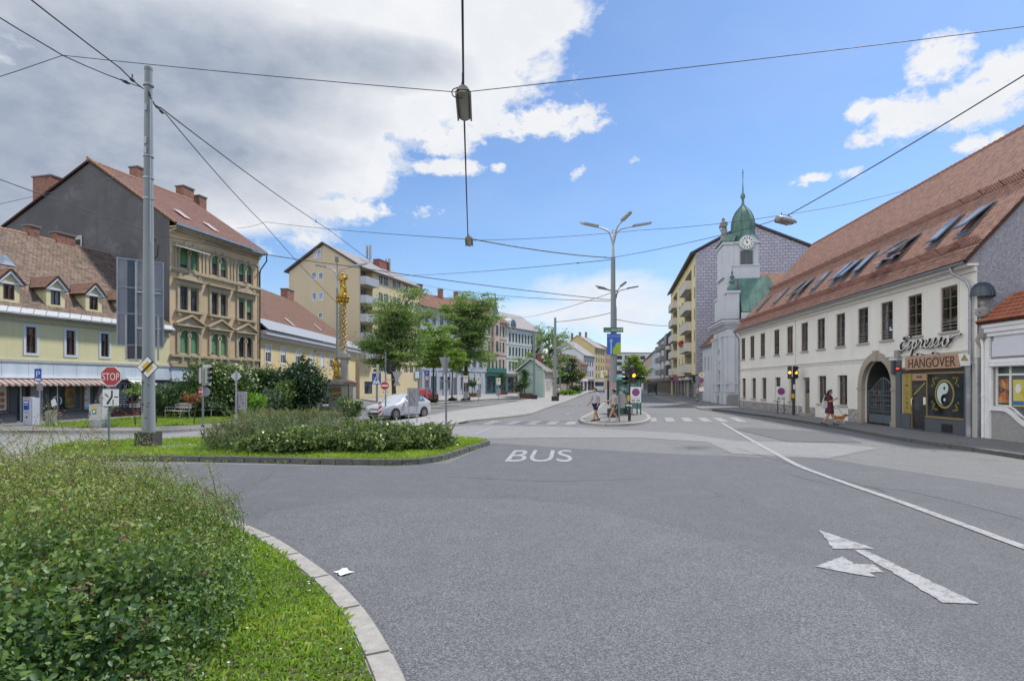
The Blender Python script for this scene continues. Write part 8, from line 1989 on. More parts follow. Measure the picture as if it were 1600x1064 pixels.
def hairdo(root, V, I, f, up, s_, h, mat, long=False, bun=False):
 H_ = V[I['head']][0]; m = MB(); n = 14
 vs = []; rows = 7
 fx = Matrix((s_, f, up)).transposed()
 m2 = MB()
 m2.ell((0,-.010*h,.016*h), (.064*h,.066*h,.066*h), 14, 9)
 m.v = []; 
 for v in m2.v:
  p = Vector(v)
  if p.y > .028*h and p.z < .045*h: p.y = .028*h
  if p.z < -.03*h and p.y > -.01*h: p.z = -.03*h
  m.v.append(tuple(H_+fx @ p))
 m.f = m2.f; m.m = m2.m; m.uv = m2.uv
 if long:
  for k in range(-3,4): a = k*.28; m.tube([H_+fx @ Vector((.05*h*math.sin(a*1.6),-.045*h,.03*h)), H_+fx @ Vector((.066*h*math.sin(a*1.6),-.058*h*math.cos(a*.8),-.05*h)), H_+fx @ Vector((.07*h*math.sin(a*1.5),-.05*h,-.15*h))], [.028*h,.03*h,.014*h], 8)
 if bun: m.ell(H_+fx @ Vector((0,-.075*h,.03*h)), .032*h, 10, 8)
 m.build('hair', mat, root, 60)
def eyes_(root, V, I, f, up, s_, h): pass
def pose(face=(0,-1,0), **k):
 f = Vector(face).normalized(); s_ = Vector((0,0,1)).cross(f)     # figure's left side
 d = dict(pelvis=(0,0,.53), chest=(0,0,.74), neck=(0,0,.845), head=(0,0,.925), face=face)
 for q, g in (('L',1),('R',-1)):
  a = lambda w, fw, z: Vector((0,0,z))+s_*w*g+f*fw
  d.update({'sh'+q:a(.105,0,.80),'el'+q:a(.135,-.02,.62),'wr'+q:a(.14,.02,.48),'hp'+q:a(.05,0,.49),'kn'+q:a(.055,.01,.275),'an'+q:a(.055,0,.042),'to'+q:a(.065,.09,.016)})
 for n, (w, fw, z) in k.items(): d[n] = Vector((0,0,z))+s_*w+f*fw
 return d
p = gr(931, 657.5, .12); man = thing('person', 'man in grey T-shirt and navy shorts standing at the island kerb', 'person', p)
P = pose((-.85,-.35,0), elR=(-.15,.06,.63), wrR=(-.13,.17,.50), elL=(.13,-.05,.63), wrL=(.12,.0,.50), knL=(.05,.05,.27), anL=(.06,.10,.042), toL=(.07,.19,.016), anR=(-.06,-.12,.042), toR=(-.07,-.03,.016), knR=(-.055,-.03,.275), chest=(0,-.015,.74), neck=(0,.0,.845), head=(0,.03,.925))
h = 1.76; b, V, I, E, f, up, s_ = human(man, h, P)
garment(man, 'shirt', V, I, E, ['waist','pelvis','chest','shL','shR'], plain('grey_shirt', (.36,.36,.42), .9, .15, 14), .014, [('shL', V[I['shL']][0].lerp(V[I['elL']][0],.62), (.052*h,.052*h)), ('shR', V[I['shR']][0].lerp(V[I['elR']][0],.62), (.052*h,.052*h))])
garment(man, 'shorts', V, I, E, ['pelvis','hpL','hpR'], plain('navy_cloth', (.012,.014,.045), .9, .2, 14), .016, [('hpL', V[I['hpL']][0].lerp(V[I['knL']][0],.85), (.066*h,.066*h)), ('hpR', V[I['hpR']][0].lerp(V[I['knR']][0],.85), (.066*h,.066*h))])
bodice(man, 'vest', V, I, f, s_, h, plain('grey_shirt', (.36,.36,.42), .9), [(-.05,.112,.094),(.3,.106,.09),(.6,.112,.09),(1,.124,.092),(1.28,.115,.075),(1.42,.06,.05)]); hairdo(man, V, I, f, up, s_, h, plain('brown_hair', (.06,.035,.025), .6, .3, 30)); shoes(man, V, I, plain('dark_sandal', (.05,.035,.03), .7), h)
p = gr(960, 658, .12); wom = thing('person', 'woman in white top and green shorts with tied dark hair walking past the lamp foot', 'person', p)
P = pose((-1,-.12,0), elR=(-.12,.05,.65), wrR=(-.09,.2,.62), elL=(.13,-.06,.64), wrL=(.12,.02,.52), knL=(.05,.10,.28), anL=(.05,.20,.05), toL=(.055,.28,.03), knR=(-.05,.02,.27), anR=(-.05,-.13,.07), toR=(-.055,-.06,.02), chest=(0,.01,.74), neck=(0,.015,.845), head=(0,.035,.92))
h = 1.66; b, V, I, E, f, up, s_ = human(wom, h, P, True)
garment(wom, 'top', V, I, E, ['waist','chest','shL','shR'], plain('patterned_top', (.42,.38,.36), .9, .35, 22), .014, [('shL', V[I['shL']][0].lerp(V[I['elL']][0],.6), (.05*h,.05*h)), ('shR', V[I['shR']][0].lerp(V[I['elR']][0],.6), (.05*h,.05*h))])
garment(wom, 'shorts', V, I, E, ['waist','pelvis','hpL','hpR'], plain('green_cloth', (.02,.10,.05), .9, .2, 14), .012, [('hpL', V[I['hpL']][0].lerp(V[I['knL']][0],.5), (.064*h,.064*h)), ('hpR', V[I['hpR']][0].lerp(V[I['knR']][0],.5), (.064*h,.064*h))])
bodice(wom, 'blouse', V, I, f, s_, h, plain('patterned_top', (.42,.38,.36), .9), [(.0,.106,.096),(.3,.096,.086),(.6,.098,.086),(1,.112,.09),(1.28,.105,.072),(1.42,.06,.05)]); hairdo(wom, V, I, f, up, s_, h, HAIRD, bun=True); shoes(wom, V, I, plain('pale_shoe', (.45,.42,.42), .7), h)
p = gr(1296, 664, .12); lady = thing('person', 'woman in burgundy dress with white shoulder bag walking a dog', 'person', p)
P = pose((.75,-.66,0), elR=(-.13,.03,.65), wrR=(-.03,.13,.72), elL=(.15,-.02,.64), wrL=(.17,.06,.52), knR=(-.05,-.02,.275), anR=(-.05,-.15,.06), toR=(-.055,-.06,.03), knL=(.05,.07,.28), anL=(.05,.13,.05), toL=(.055,.215,.025), head=(0,.02,.92))
h = 1.68; b, V, I, E, f, up, s_ = human(lady, h, P, True)
BURG = plain('burgundy_cloth', (.075,.012,.028), .85, .2, 10)
dress = garment(lady, 'dress', V, I, E, ['waist','pelvis','chest','shL','shR'], BURG, .014, [('shL', V[I['shL']][0].lerp(V[I['elL']][0],1.0), (.04*h,.04*h)), ('shR', V[I['shR']][0].lerp(V[I['elR']][0],.9), (.042*h,.042*h))])
bodice(lady, 'skirt', V, I, f, s_, h, BURG, [(-.95,.125,.115),(-.5,.118,.105),(-.1,.11,.098),(.3,.098,.085),(.6,.098,.084),(1,.112,.09),(1.28,.105,.075),(1.42,.06,.05)])
hairdo(lady, V, I, f, up, s_, h, HAIRD, long=True); shoes(lady, V, I, BLACK, h)
bp = V[I['elR']][0]; 
bag = thing('shoulder_bag', 'pale canvas shoulder bag carried by the woman in burgundy', 'bag', p+Vector((-.23,-.10,.80)), R(10)); BAGM = plain('canvas_bag', (.52,.50,.54), .9, .15, 9)
m = MB(); m.ext([(-.17,0,0),(.15,0,-.02),(.17,0,.33),(-.13,0,.36)], (0,.10,0)); m.build('pouch', BAGM, bag, 60, bevel=.03); m = MB(); m.tube(smooth([(-.1,.05,.33),(-.0,.08,.55),(.06,.1,.60),(.1,.07,.5),(.14,.05,.31)],4), .014, 6); m.build('strap', BAGM, bag, 60)
p = gr(1311, 661.5, .12); dog = thing('dog', 'small tan and white dog on a dark lead beside the house plinth', 'dog', p, R(-12))
DOGM = NT('dog_coat')
def _dog():
 t = DOGM; p = t.obj(); q = t.new('ShaderNodeSeparateXYZ'); t.t.links.new(p, q.inputs[0])
 c = t.mix(t.mapr(t.math('ADD', q.outputs[0], t.math('MULTIPLY', t.noise(6,p,3), .2)), -.12, -.02, 0, 1), (.06,.03,.02), (.34,.13,.04))
 c = t.mix(t.mapr(t.math('ADD', q.outputs[2], t.math('MULTIPLY', t.noise(9,p,3), .08)), .22, .27, 1, 0), c, (.55,.5,.45))
 return t.end(t.bsdf(c, .9))
DOGM = _dog()
V = [((-.12,0,.30),(.085,.09)),((.02,0,.29),(.08,.085)),((.15,0,.30),(.085,.1)),((.25,0,.37),.055),((.32,0,.42),.06),((.40,0,.40),.03),((.45,0,.39),.022)]
E = [(0,1),(1,2),(2,3),(3,4),(4,5),(5,6)]
def add(par, p, r): V.append((p, r)); E.append((par, len(V)-1)); return len(V)-1
for s_ in (-1,1):
 k = add(0, (-.15,s_*.06,.22), .05); k = add(k, (-.11+.03*s_,s_*.065,.15), .03); k = add(k, (-.19+.03*s_,s_*.065,.09), .02); k = add(k, (-.18+.03*s_,s_*.065,.02), .018); add(k, (-.14+.03*s_,s_*.065,.014), .016)
 k = add(2, (.16,s_*.06,.2), .038); k = add(k, (.16-.03*s_,s_*.06,.11), .022); k = add(k, (.17-.04*s_,s_*.06,.02), .018); add(k, (.21-.04*s_,s_*.06,.014), .016)
 k = add(4, (.29,s_*.055,.47), .022); add(k, (.29,s_*.085,.40), .012)
k = add(0, (-.22,0,.36), .022); add(k, (-.27,0,.46), .014)
skinned('body', V, E, dog, DOGM)
a = Vector((lady.location.x+.32, lady.location.y-.16, .12+.80)); b_ = dog.location+Vector((.2,-.04,.42)); m = MB(); m.tube([a, a.lerp(b_,.5)-Vector((0,0,.03)), b_], .009, 6); tag(m.build('dog_lead', BLACK, None, 60), 'dark lead stretched between the woman in burgundy and the dog', 'lead')
def far_person(px, py, label, top, bot, hgt=1.7, face=(0,1,0)):
 p = gr(px, py, .12); q = thing('person', label, 'person', p); P = pose(face, anL=(.05,.1,.045), toL=(.06,.18,.02), knL=(.05,.07,.28))
 b, V, I, E, f, up, s_ = human(q, hgt, P); garment(q, 'shirt', V, I, E, ['waist','chest','shL','shR','elL','elR'], top, .014); garment(q, 'trousers', V, I, E, ['pelvis','hpL','hpR','knL','knR','cfL','cfR'], bot, .012); hairdo(q, V, I, f, up, s_, hgt, HAIRD); shoes(q, V, I, BLACK, hgt); return q
far_person(871.5, 625.5, 'person in white top and black trousers behind the tall corner mast', S_WH, BLACK)
far_person(1090.5, 627.5, 'person in pale blue top standing at the shop poster', plain('pale_blue_cloth', (.28,.34,.48), .9), plain('teal_cloth', (.08,.15,.18), .9), face=(-1,-.3,0))
p = gr(537, 896, .0); LT = MB(); n = 6
LT.add([(-.09+.036*i, .07*j+.03*math.sin(i*1.3), .012+.018*abs(math.sin(i*1.1+j))) for j in (-1,0,1) for i in range(n)], [(j*n+i, j*n+i+1, (j+1)*n+i+1, (j+1)*n+i) for j in range(2) for i in range(n-1)])
o = LT.build('crumpled_paper', plain('litter_paper', (.62,.64,.70), .8, .1, 30), None, 60); o.location = p; o.rotation_euler = (0,0,R(-30)); tag(o, 'crumpled white paper lying in the gutter by the pale kerb', 'litter')
# ---- plants
BARK = wall('bark', (.085,.075,.065), .35, .5, (.04,.035,.03), .8, 25)
L_loc = leafmat('locust_leaves', (0,(.05,.085,.034)), (.45,(.10,.155,.056)), (.85,(.16,.215,.08)), (1,(.22,.26,.12)), trans=.45)
L_bri = leafmat('bright_leaves', (0,(.06,.105,.024)), (.5,(.11,.18,.036)), (1,(.18,.24,.06)), trans=.45)
L_drk = leafmat('dark_leaves', (0,(.012,.03,.010)), (.6,(.03,.062,.018)), (1,(.055,.10,.028)), trans=.28)
L_con = leafmat('conifer_leaves', (0,(.008,.022,.010)), (.7,(.018,.042,.016)), (1,(.035,.07,.025)), trans=.12)
L_brz = leafmat('bronze_leaves', (0,(.05,.03,.015)), (.5,(.16,.065,.03)), (1,(.22,.11,.05)), trans=.35)
L_flo = leafmat('flowering_leaves', (0,(.018,.042,.012)), (.55,(.045,.085,.02)), (.80,(.08,.12,.03)), (.86,(.42,.42,.30)), (1,(.50,.50,.40)), trans=.3)
L_lim = leafmat('lime_leaves', (0,(.06,.15,.012)), (.6,(.085,.17,.02)), (1,(.14,.24,.04)), trans=.4)
L_blu = leafmat('bluegreen_leaves', (0,(.028,.055,.035)), (.6,(.06,.095,.06)), (1,(.11,.15,.10)), trans=.25)
def clumps(cs, n, flat=.5, rag=.35, tight=.30):
 """leaf positions gathered in tufts spread through the listed ellipsoids"""
 out = []; tot = sum(r[0]*r[1]*r[2] for c, r in cs)
 for c, r in cs:
  k = max(40, int(n*r[0]*r[1]*r[2]/tot)); nt = max(6, k//28)
  D = RN.normal(size=(nt,3)); D /= np.linalg.norm(D,axis=1)[:,None]; rad = RN.rand(nt)**.42*(1+rag*(RN.rand(nt)-.5))
  T = np.array(c)+D*rad[:,None]*np.array(r); rep = np.repeat(T, 28, 0)
  sc_ = min(r)*tight; out.append(rep+RN.normal(size=rep.shape)*np.array([sc_,sc_,sc_*flat])*(.5+RN.rand(len(rep))[:,None]))
 return np.concatenate(out)
def lrnd(P):
 k = np.sin(P[:,0]*3.1+np.sin(P[:,2]*2.3)*2)*np.sin(P[:,1]*2.7+P[:,2]*1.7)*.5+.5
 return np.clip(.62*RN.rand(len(P))+.38*k, 0, 1)
def shrub(name, label, x, y, parts, n, mat, leaf=.09, z=.12, asp=.55, cat='shrub', stems=6, flat=.7):
 q = thing(name, label, cat, (x,y,z)); P = clumps(parts, n, flat); P = P[P[:,2] > .02]
 link('foliage', leaf_mesh('foliage', P, leaf*(.6+.8*RN.rand(len(P))), asp, (0,-.1,.5), 1.0, lrnd(P)), mat, q)
 m = MB()
 for i in range(stems):
  c, r = parts[i % len(parts)]; e = Vector(c)+Vector((RN.uniform(-.5,.5)*r[0], RN.uniform(-.5,.5)*r[1], RN.uniform(-.1,.5)*r[2])); b = Vector((c[0]*.5+RN.uniform(-.1,.1), c[1]*.5, 0)); m.tube([b, b.lerp(e,.5)+Vector((RN.normal()*.05,RN.normal()*.05,0)), e], [.03,.02,.008], 5)
 m.build('stem', BARK, q, 60); return q
def tree(name, label, x, y, h, cr, n, mat, leaf=.2, tr=.16, fork=.3, z=.1, limbs=7, flat=.35, sub=9, up=.7, group=None, spread=1.0):
 """trunk, limbs that reach into the crown's own volumes, twigs, and leaf sprays round the twig ends"""
 q = thing(name, label, 'tree', (x,y,z), 0, group); m = MB(); f = Vector((RN.normal()*.1, RN.normal()*.1, h*fork))
 m.tube([(0,0,0),(f.x*.3,f.y*.3,f.z*.5),f], [tr*1.15, tr*.9, tr*.75], 9); tips = []
 tot = sum(r[0]*r[1]*r[2] for c, r in cr)
 top = Vector((RN.normal()*.2, RN.normal()*.2, h*.86)); m.tube([f, f.lerp(top,.5)+Vector((RN.normal()*.15,RN.normal()*.15,0)), top], [tr*.7,tr*.4,.03], 7)
 for c, r in cr:
  k = max(2, round(limbs*(r[0]*r[1]*r[2]/tot)**.7*1.6))
  for i in range(k):
   D = Vector(RN.normal(size=3)).normalized(); e = Vector(c)+Vector((D.x*r[0]*.62, D.y*r[1]*.62, D.z*r[2]*.6)); s0 = f.lerp(top, max(0, min(.8, (e.z-f.z)/(top.z-f.z)*.55-.1)))
   mid = s0.lerp(e,.5)+Vector((RN.normal()*.15,RN.normal()*.15,.25)); m.tube([s0, mid, e], [tr*.42, tr*.25, tr*.09], 6)
   for s_ in range(sub):
    t = RN.uniform(.35,1); b = (s0.lerp(mid,t*2) if t < .5 else mid.lerp(e,t*2-1)); D2 = Vector(RN.normal(size=3)); D2.z *= .45; D2.normalize()
    tip = b+Vector((D2.x*r[0],D2.y*r[1],D2.z*r[2]))*RN.uniform(.22,.5); tips.append(tip); m.tube([b, b.lerp(tip,.5)+Vector((0,0,.06)), tip], [tr*.07,tr*.04,.006], 4); tips.append(b.lerp(tip,.6))
 m.build('trunk', BARK, q, 60); T = np.array([list(t) for t in tips]); k = max(6, n//len(T)); rep = np.repeat(T, k, 0); s_ = .30*spread
 P = rep+RN.normal(size=rep.shape)*np.array([s_,s_,s_*flat])*(.4+RN.rand(len(rep))[:,None])
 link('crown', leaf_mesh('crown', P, leaf*(.6+.8*RN.rand(len(P))), .55, (0,0,up), 1.0, lrnd(P*.6)), mat, q); return q
Zd = lambda y, D: CH+(600-y)/900*D-.1
def crown(D, lst):      # (px, py, rx, ry) ellipses seen at distance D, relative to the trunk at px0
 return lambda px0: [(((px-px0)/900*D, RN.uniform(-.3,.3)*rx/900*D, Zd(py,D)), (rx/900*D, rx/900*D*.9, ry/900*D)) for px, py, rx, ry in lst]
def tree_px(name, label, px0, D, top, lst, n, mat, **k):
 tree(name, label, (px0-800)/900*D, D, Zd(top,D), crown(D, lst)(px0), n, mat, **k)
G = 'trees on the square'
tree_px('locust_tree', 'airy dark green tree with forked trunk just behind the white car', 616, 50, 436, [(625,482,54,42),(612,522,58,38),(655,530,40,40),(588,548,36,28),(628,562,46,24),(660,490,28,26),(640,455,28,18)], 30000, L_loc, leaf=.17, tr=.2, fork=.30, limbs=12, group=G, sub=14, spread=1.5, flat=.24)
tree_px('young_locust_tree', 'smaller bright green tree whose round crown hangs before the blue grey house', 677, 62, 500, [(682,535,40,32),(664,558,34,24),(705,562,32,24),(688,508,28,20)], 21000, L_bri, leaf=.21, tr=.12, fork=.42, limbs=9, group=G)
tree_px('young_locust_tree', 'thin trunked green tree between the bright tree and the tall one', 706, 68, 520, [(712,560,22,20),(706,536,20,16)], 3500, L_bri, leaf=.17, tr=.09, fork=.5, limbs=6, group=G)
tree_px('locust_tree', 'tall loose tree with ragged top beside the bus stop signs', 728, 70, 440, [(738,492,50,32),(725,530,46,30),(765,562,32,24),(762,520,34,22),(742,460,46,17),(700,476,26,20),(775,468,30,12),(718,572,32,20)], 32000, L_loc, leaf=.21, tr=.26, fork=.36, limbs=11, group=G, sub=13, spread=1.6, flat=.22)
tree_px('street_tree', 'broad tree rising behind the mint green hut', 832, 92, 500, [(835,548,40,30),(822,585,38,20),(860,530,30,24),(868,575,26,24),(808,560,20,22)], 8500, L_loc, leaf=.26, tr=.25, fork=.25, group=G)
tree_px('street_tree', 'light crowned tree with sprays against the cloud above the corner mast', 858, 100, 492, [(868,520,26,18),(880,540,20,18),(850,510,20,12),(872,560,26,20)], 3600, L_loc, leaf=.25, tr=.2, fork=.35, group=G)
tree_px('street_tree', 'dense dark tree at the street edge before the grey roofed house', 893, 112, 545, [(886,570,24,24),(900,590,16,16),(880,595,22,14)], 5000, L_drk, leaf=.3, tr=.2, fork=.25, group=G)
tree_px('street_tree', 'small yellowish tree with orange tint below the grey roof', 906, 120, 567, [(906,584,10,15)], 1400, leafmat('autumn_leaves', (0,(.05,.07,.015)), (.6,(.10,.10,.03)), (1,(.22,.12,.05)), trans=.35), leaf=.3, tr=.12, fork=.3, limbs=4, group=G)
tree_px('street_tree', 'rounded green tree hiding the office block behind the amber signal', 994, 105, 548, [(990,568,22,18),(1003,585,18,18),(985,590,14,12),(995,555,14,8)], 6000, L_bri, leaf=.26, tr=.18, fork=.25, group=G)
for px, py, rx, ry, D, lb, n in ((884,612,18,4,100,'low yellow green hedge along the far pavement',1800),(678,629,6.5,3.2,60,'small clipped hedge block at the foot of the bright tree',700),(707,626.5,6.5,2.8,66,'small clipped hedge block at the foot of the thin trunked tree',700),(727.5,625.5,9,2.6,69,'clipped hedge block at the foot of the tall loose tree',800),(975,611,8,4,90,'dark green hedge beyond the waiting hut',900),(900,606,12,8,115,'rounded dark bush at the bend of the far pavement',1400)):
 k = D/900; shrub('hedge', lb, (px-800)*k, D, [((0,0,ry*k*.9),(rx*k,max(rx*k*.4,.3),ry*k))], n, L_lim if 'yellow' in lb else L_drk, .16 if D < 80 else .25, .1, cat='hedge')
PLT = plain('rust_planter', (.16,.075,.05), .8, .25, 8)
for px, py, w, h, th, lb in ((740,620,14,6,28,'rust brown planter with a small round tree by the grey blue house'),(786,616.5,14,5.5,34,'rust brown planter with a slim tree before the teal shop'),(822,621.5,20,7,48,'large rust brown planter with dark pointed shrub before the mint hut')):
 p = gr(px, py, .1); k = p.y/900; q = thing('planter', lb, 'planter', p); MB().box(-w/2*k,w/2*k,-.5,.5,0,h*k).build('box', PLT, q, bevel=.03); MB().box(-w/2*k+.06,w/2*k-.06,-.44,.44,h*k-.08,h*k+.01).build('soil', SOIL, q)
 tree('planter_tree', lb.replace('rust brown planter with a ', '').replace('large dark', 'dark').replace('large ', '').replace('rust brown planter with ', '')+', growing in its planter', p.x-.2, p.y, th*k*.9, [((0,0,th*k*.62),(th*k*(.17 if px < 800 else .15),.6,th*k*.30))], 900, L_drk, leaf=.22, tr=.07, fork=.2, z=.1+h*k, limbs=6, sub=6)
p = gr(838, 622, .1); shrub('palm_shrub', 'spiky dark shrub beside the pointed planter shrub', p.x-2.2, p.y-.9, [((0,0,1.3),(1.1,.7,.9))], 900, L_drk, .35, .5, .25)
def sh_px(name, label, D, lst, n, mat, leaf, **k):
 x0 = lst[0][0]; shrub(name, label, (x0-800)/900*D, D, [(((px-x0)/900*D, RN.uniform(-.3,.3), max(.15, CH+(600-py)/900*D-.12)), (rx/900*D, min(rx/900*D, 1.6), ry/900*D)) for px, py, rx, ry in lst], n, mat, leaf, **k)
sh_px('flowering_shrub', 'tall rounded shrub covered with creamy flower heads behind the signal post', 35, [(345,596,38,30),(325,590,26,24),(368,600,28,26),(345,622,42,22),(308,610,18,22)], 11000, L_flo, .17)
sh_px('shrub', 'dense mid green shrub behind the benches', 33.5, [(290,622,26,20),(268,630,22,16),(312,630,26,18),(330,638,26,14)], 9000, L_drk, .15)
sh_px('shrub', 'mixed dark shrub with reddish tips beside the mast', 34, [(255,625,20,22),(240,636,16,16),(280,612,20,14)], 5000, L_blu, .15)
sh_px('conifer', 'large dark rounded conifer before the low yellow house', 37, [(472,606,32,32),(455,612,20,30),(490,610,18,26),(472,585,22,18),(474,570,8,14)], 16000, L_con, .2, asp=.4, cat='conifer')
sh_px('shrub', 'loose dark shrub with arching twigs left of the conifer'.replace('left of', 'next to'), 38, [(415,598,26,20),(398,606,22,22),(430,590,14,12)], 7000, L_drk, .17)
sh_px('ivy_pillar', 'leafy upright green pillar in front of the conifer', 35.5, [(444,618,13,24),(448,610,12,16),(436,630,12,12)], 5000, L_loc, .15, cat='shrub')
sh_px('shrub', 'bright lime green young shrub by the info board', 32.5, [(398,630,17,13),(386,622,10,10),(408,625,8,9)], 1900, L_lim, .12)
sh_px('shrub', 'greyish green shrub between lime shrub and leafy pillar', 34.5, [(424,628,16,18),(415,616,12,10)], 2400, L_blu, .1)
sh_px('flower_clump', 'clump of pale feathery flowers and green leaves at the car nose', 30.5, [(545,640,16,14),(536,628,12,10),(556,636,10,12)], 2600, L_flo, .1, cat='flowers')
sh_px('flower_clump', 'low dry flower stalks along the lawn edge before the conifer', 29, [(405,648,30,5),(372,645,8,12)], 1300, leafmat('dry_stalks', (0,(.06,.07,.03)), (.5,(.16,.13,.08)), (1,(.24,.16,.10)), trans=.3), .09, cat='flowers')
for px, D, top, lst, mat, lb in ((212,26.5,598,[(210,612,13,9),(216,602,8,7)],L_loc,'slim young tree with light crown between stop sign and mast'),(245,28.5,606,[(247,620,8,12)],L_drk,'thin young tree right behind the mast'.replace('right behind','just behind')),(303,27.5,612,[(302,622,12,10),(298,632,9,6)],L_brz,'young tree with bronze red leaves in front of the benches')):
 tree_px('young_tree', lb, px, D, top, lst, 700, mat, leaf=.085, tr=.028, fork=.45, limbs=5, sub=5, z=.12, spread=.35)
m = MB(); m.box(-13.0,-9.0,33.4,33.8,.12,.36); tag(m.build('low_wall', K_dark, None, bevel=.02), 'low stone edge of the flower bed beneath the golden column', 'wall')

# ---- flower island: lavender and rose shrubs
L_lav = leafmat('lavender_leaves', (0,(.05,.07,.04)), (.55,(.095,.14,.06)), (.9,(.145,.18,.08)), (1,(.16,.15,.10)), trans=.25)
L_ros = leafmat('rose_leaves', (0,(.022,.045,.014)), (.4,(.058,.095,.026)), (.75,(.115,.155,.045)), (.95,(.17,.195,.075)), (1,(.27,.28,.18)), trans=.3, rough=.32, spec=.6)
def bush_px(label, name, D, lst, n, mat, leaf, asp, spikes=0, smat=None):
 x0 = lst[0][0]; z0 = .14; q = thing(name, label, 'shrub', ((x0-800)/900*D, D, z0)); parts = [(((px-x0)/900*D, dy, max(.1, CH+(600-py)/900*(D+dy)-z0)), (rx/900*D, ry2, ry/900*D)) for px, py, rx, ry, dy, ry2 in lst]
 P = clumps(parts, n, .8, .45, .2); P = P[P[:,2] > .01]
 link('foliage', leaf_mesh('foliage', P, leaf*(.6+.8*RN.rand(len(P))), asp, (0,-.2,.6), 1.0, lrnd(P*2)), mat, q)
 m = MB()
 for c, r in parts:
  for i in range(10): b = Vector((c[0]+RN.uniform(-.6,.6)*r[0], c[1]+RN.uniform(-.5,.5)*r[1], 0)); e = Vector((c[0]+RN.uniform(-.9,.9)*r[0], c[1]+RN.uniform(-.7,.7)*r[1], c[2]+RN.uniform(.2,.9)*r[2])); m.tube([b, b.lerp(e,.5), e], [.012,.009,.004], 4)
 m.build('stem', plain('shrub_stem', (.09,.075,.04), .8, .3), q, 60)
 if spikes:
  S = []
  for i in range(spikes):
   c, r = parts[RN.randint(len(parts))]; S.append((c[0]+RN.uniform(-.95,.95)*r[0], c[1]+RN.uniform(-.6,.6)*r[1], c[2]+r[2]*RN.uniform(.35,.8)))
  link('flower_spike', blades('flower_spike', np.array(S), .28, .006, .7), smat, q)['kind'] = 'stuff'
 return q
L_spk = leafmat('dry_spikes', (0,(.07,.09,.04)), (.6,(.11,.12,.065)), (1,(.14,.12,.09)), trans=.3)
bush_px('silvery green lavender mass with dry flower spikes at the mast end of the island', 'lavender_bush', 16.9, [(400,670,50,26,.4,.9),(365,684,36,22,0,.8),(440,668,50,24,.7,.9),(490,668,40,22,.8,.8),(345,694,22,14,-.2,.6),(410,690,56,16,-.3,.7)], 26000, L_lav, .06, .3, 700, L_spk)
bush_px('dark green low shrub with pale blossoms in the middle of the island front', 'rose_bush', 16.6, [(440,690,40,18,-.4,.7),(480,686,40,20,-.3,.7),(410,694,30,13,-.5,.5)], 8500, L_ros, .085, .7)
bush_px('broad leafy rose shrub filling the middle of the flower island', 'rose_bush', 16.9, [(560,681,50,23,.0,.9),(600,682,50,21,.2,.9),(530,688,40,18,-.5,.7),(580,692,50,15,-.6,.6)], 15000, L_ros, .085, .7, 120, L_spk)
bush_px('looser rose shrub with red tips at the pointed end of the island', 'rose_bush', 17.1, [(650,685,46,19,.2,.8),(680,686,28,20,.1,.7),(630,692,40,15,-.4,.6),(695,690,16,14,.1,.4)], 10500, L_ros, .085, .7, 90, L_spk)
lawn('grass', [Vector(( -13.5,16.3,0)), Vector((-1.2,17.3,0)), Vector((-3,16.2,0)), Vector((-6,15.4,0)), Vector((-13.5,15.6,0))], 100, .14, .1, .008)

# ---- rose bed in front
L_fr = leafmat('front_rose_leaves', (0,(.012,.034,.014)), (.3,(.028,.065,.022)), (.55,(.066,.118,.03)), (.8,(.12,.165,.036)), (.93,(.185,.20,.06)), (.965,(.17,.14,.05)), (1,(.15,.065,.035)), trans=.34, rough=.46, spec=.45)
reg = [(-1.75,2.4),(-1.95,3.6),(-2.25,4.8),(-2.7,5.9),(-3.3,7.0),(-4.0,7.9),(-5.4,9.2),(-7.3,10.3),(-9.6,10.9),(-12,10.8),(-12,2.4)]
def hmap(x, y):
 d = np.full(len(x), 9.0)
 for i in range(8):
  a, b = np.array(reg[i]), np.array(reg[i+1]); t = np.clip(((x-a[0])*(b-a)[0]+(y-a[1])*(b-a)[1])/((b-a)**2).sum(), 0, 1); d = np.minimum(d, np.hypot(x-a[0]-t*(b-a)[0], y-a[1]-t*(b-a)[1]))
 edge = np.clip(d/1.1, 0, 1)**.7
 far = np.clip((-x-.70*y)/2.6, 0, 1)*np.clip((y-8)/2.5, 0, 1)
 return ((.16+.26*np.clip((y-5.5)/1.5,0,1))*(1-edge)+.98*edge)*(1-.42*far)*(.80+.32*np.sin(x*2.3+y)*np.sin(y*1.9-x)+.26*np.sin(x*4.1-y*3.3)*np.sin(y*4.7))
Q = scatter([Vector((a,b,0)) for a, b in reg], 9000); Q = Q[(Q[:,0] > -.95*Q[:,1]-.45)]
Q = Q[:3900]; Hh = hmap(Q[:,0], Q[:,1])
LP = []; LS = []; LR = []; stems = MB(); FL = []
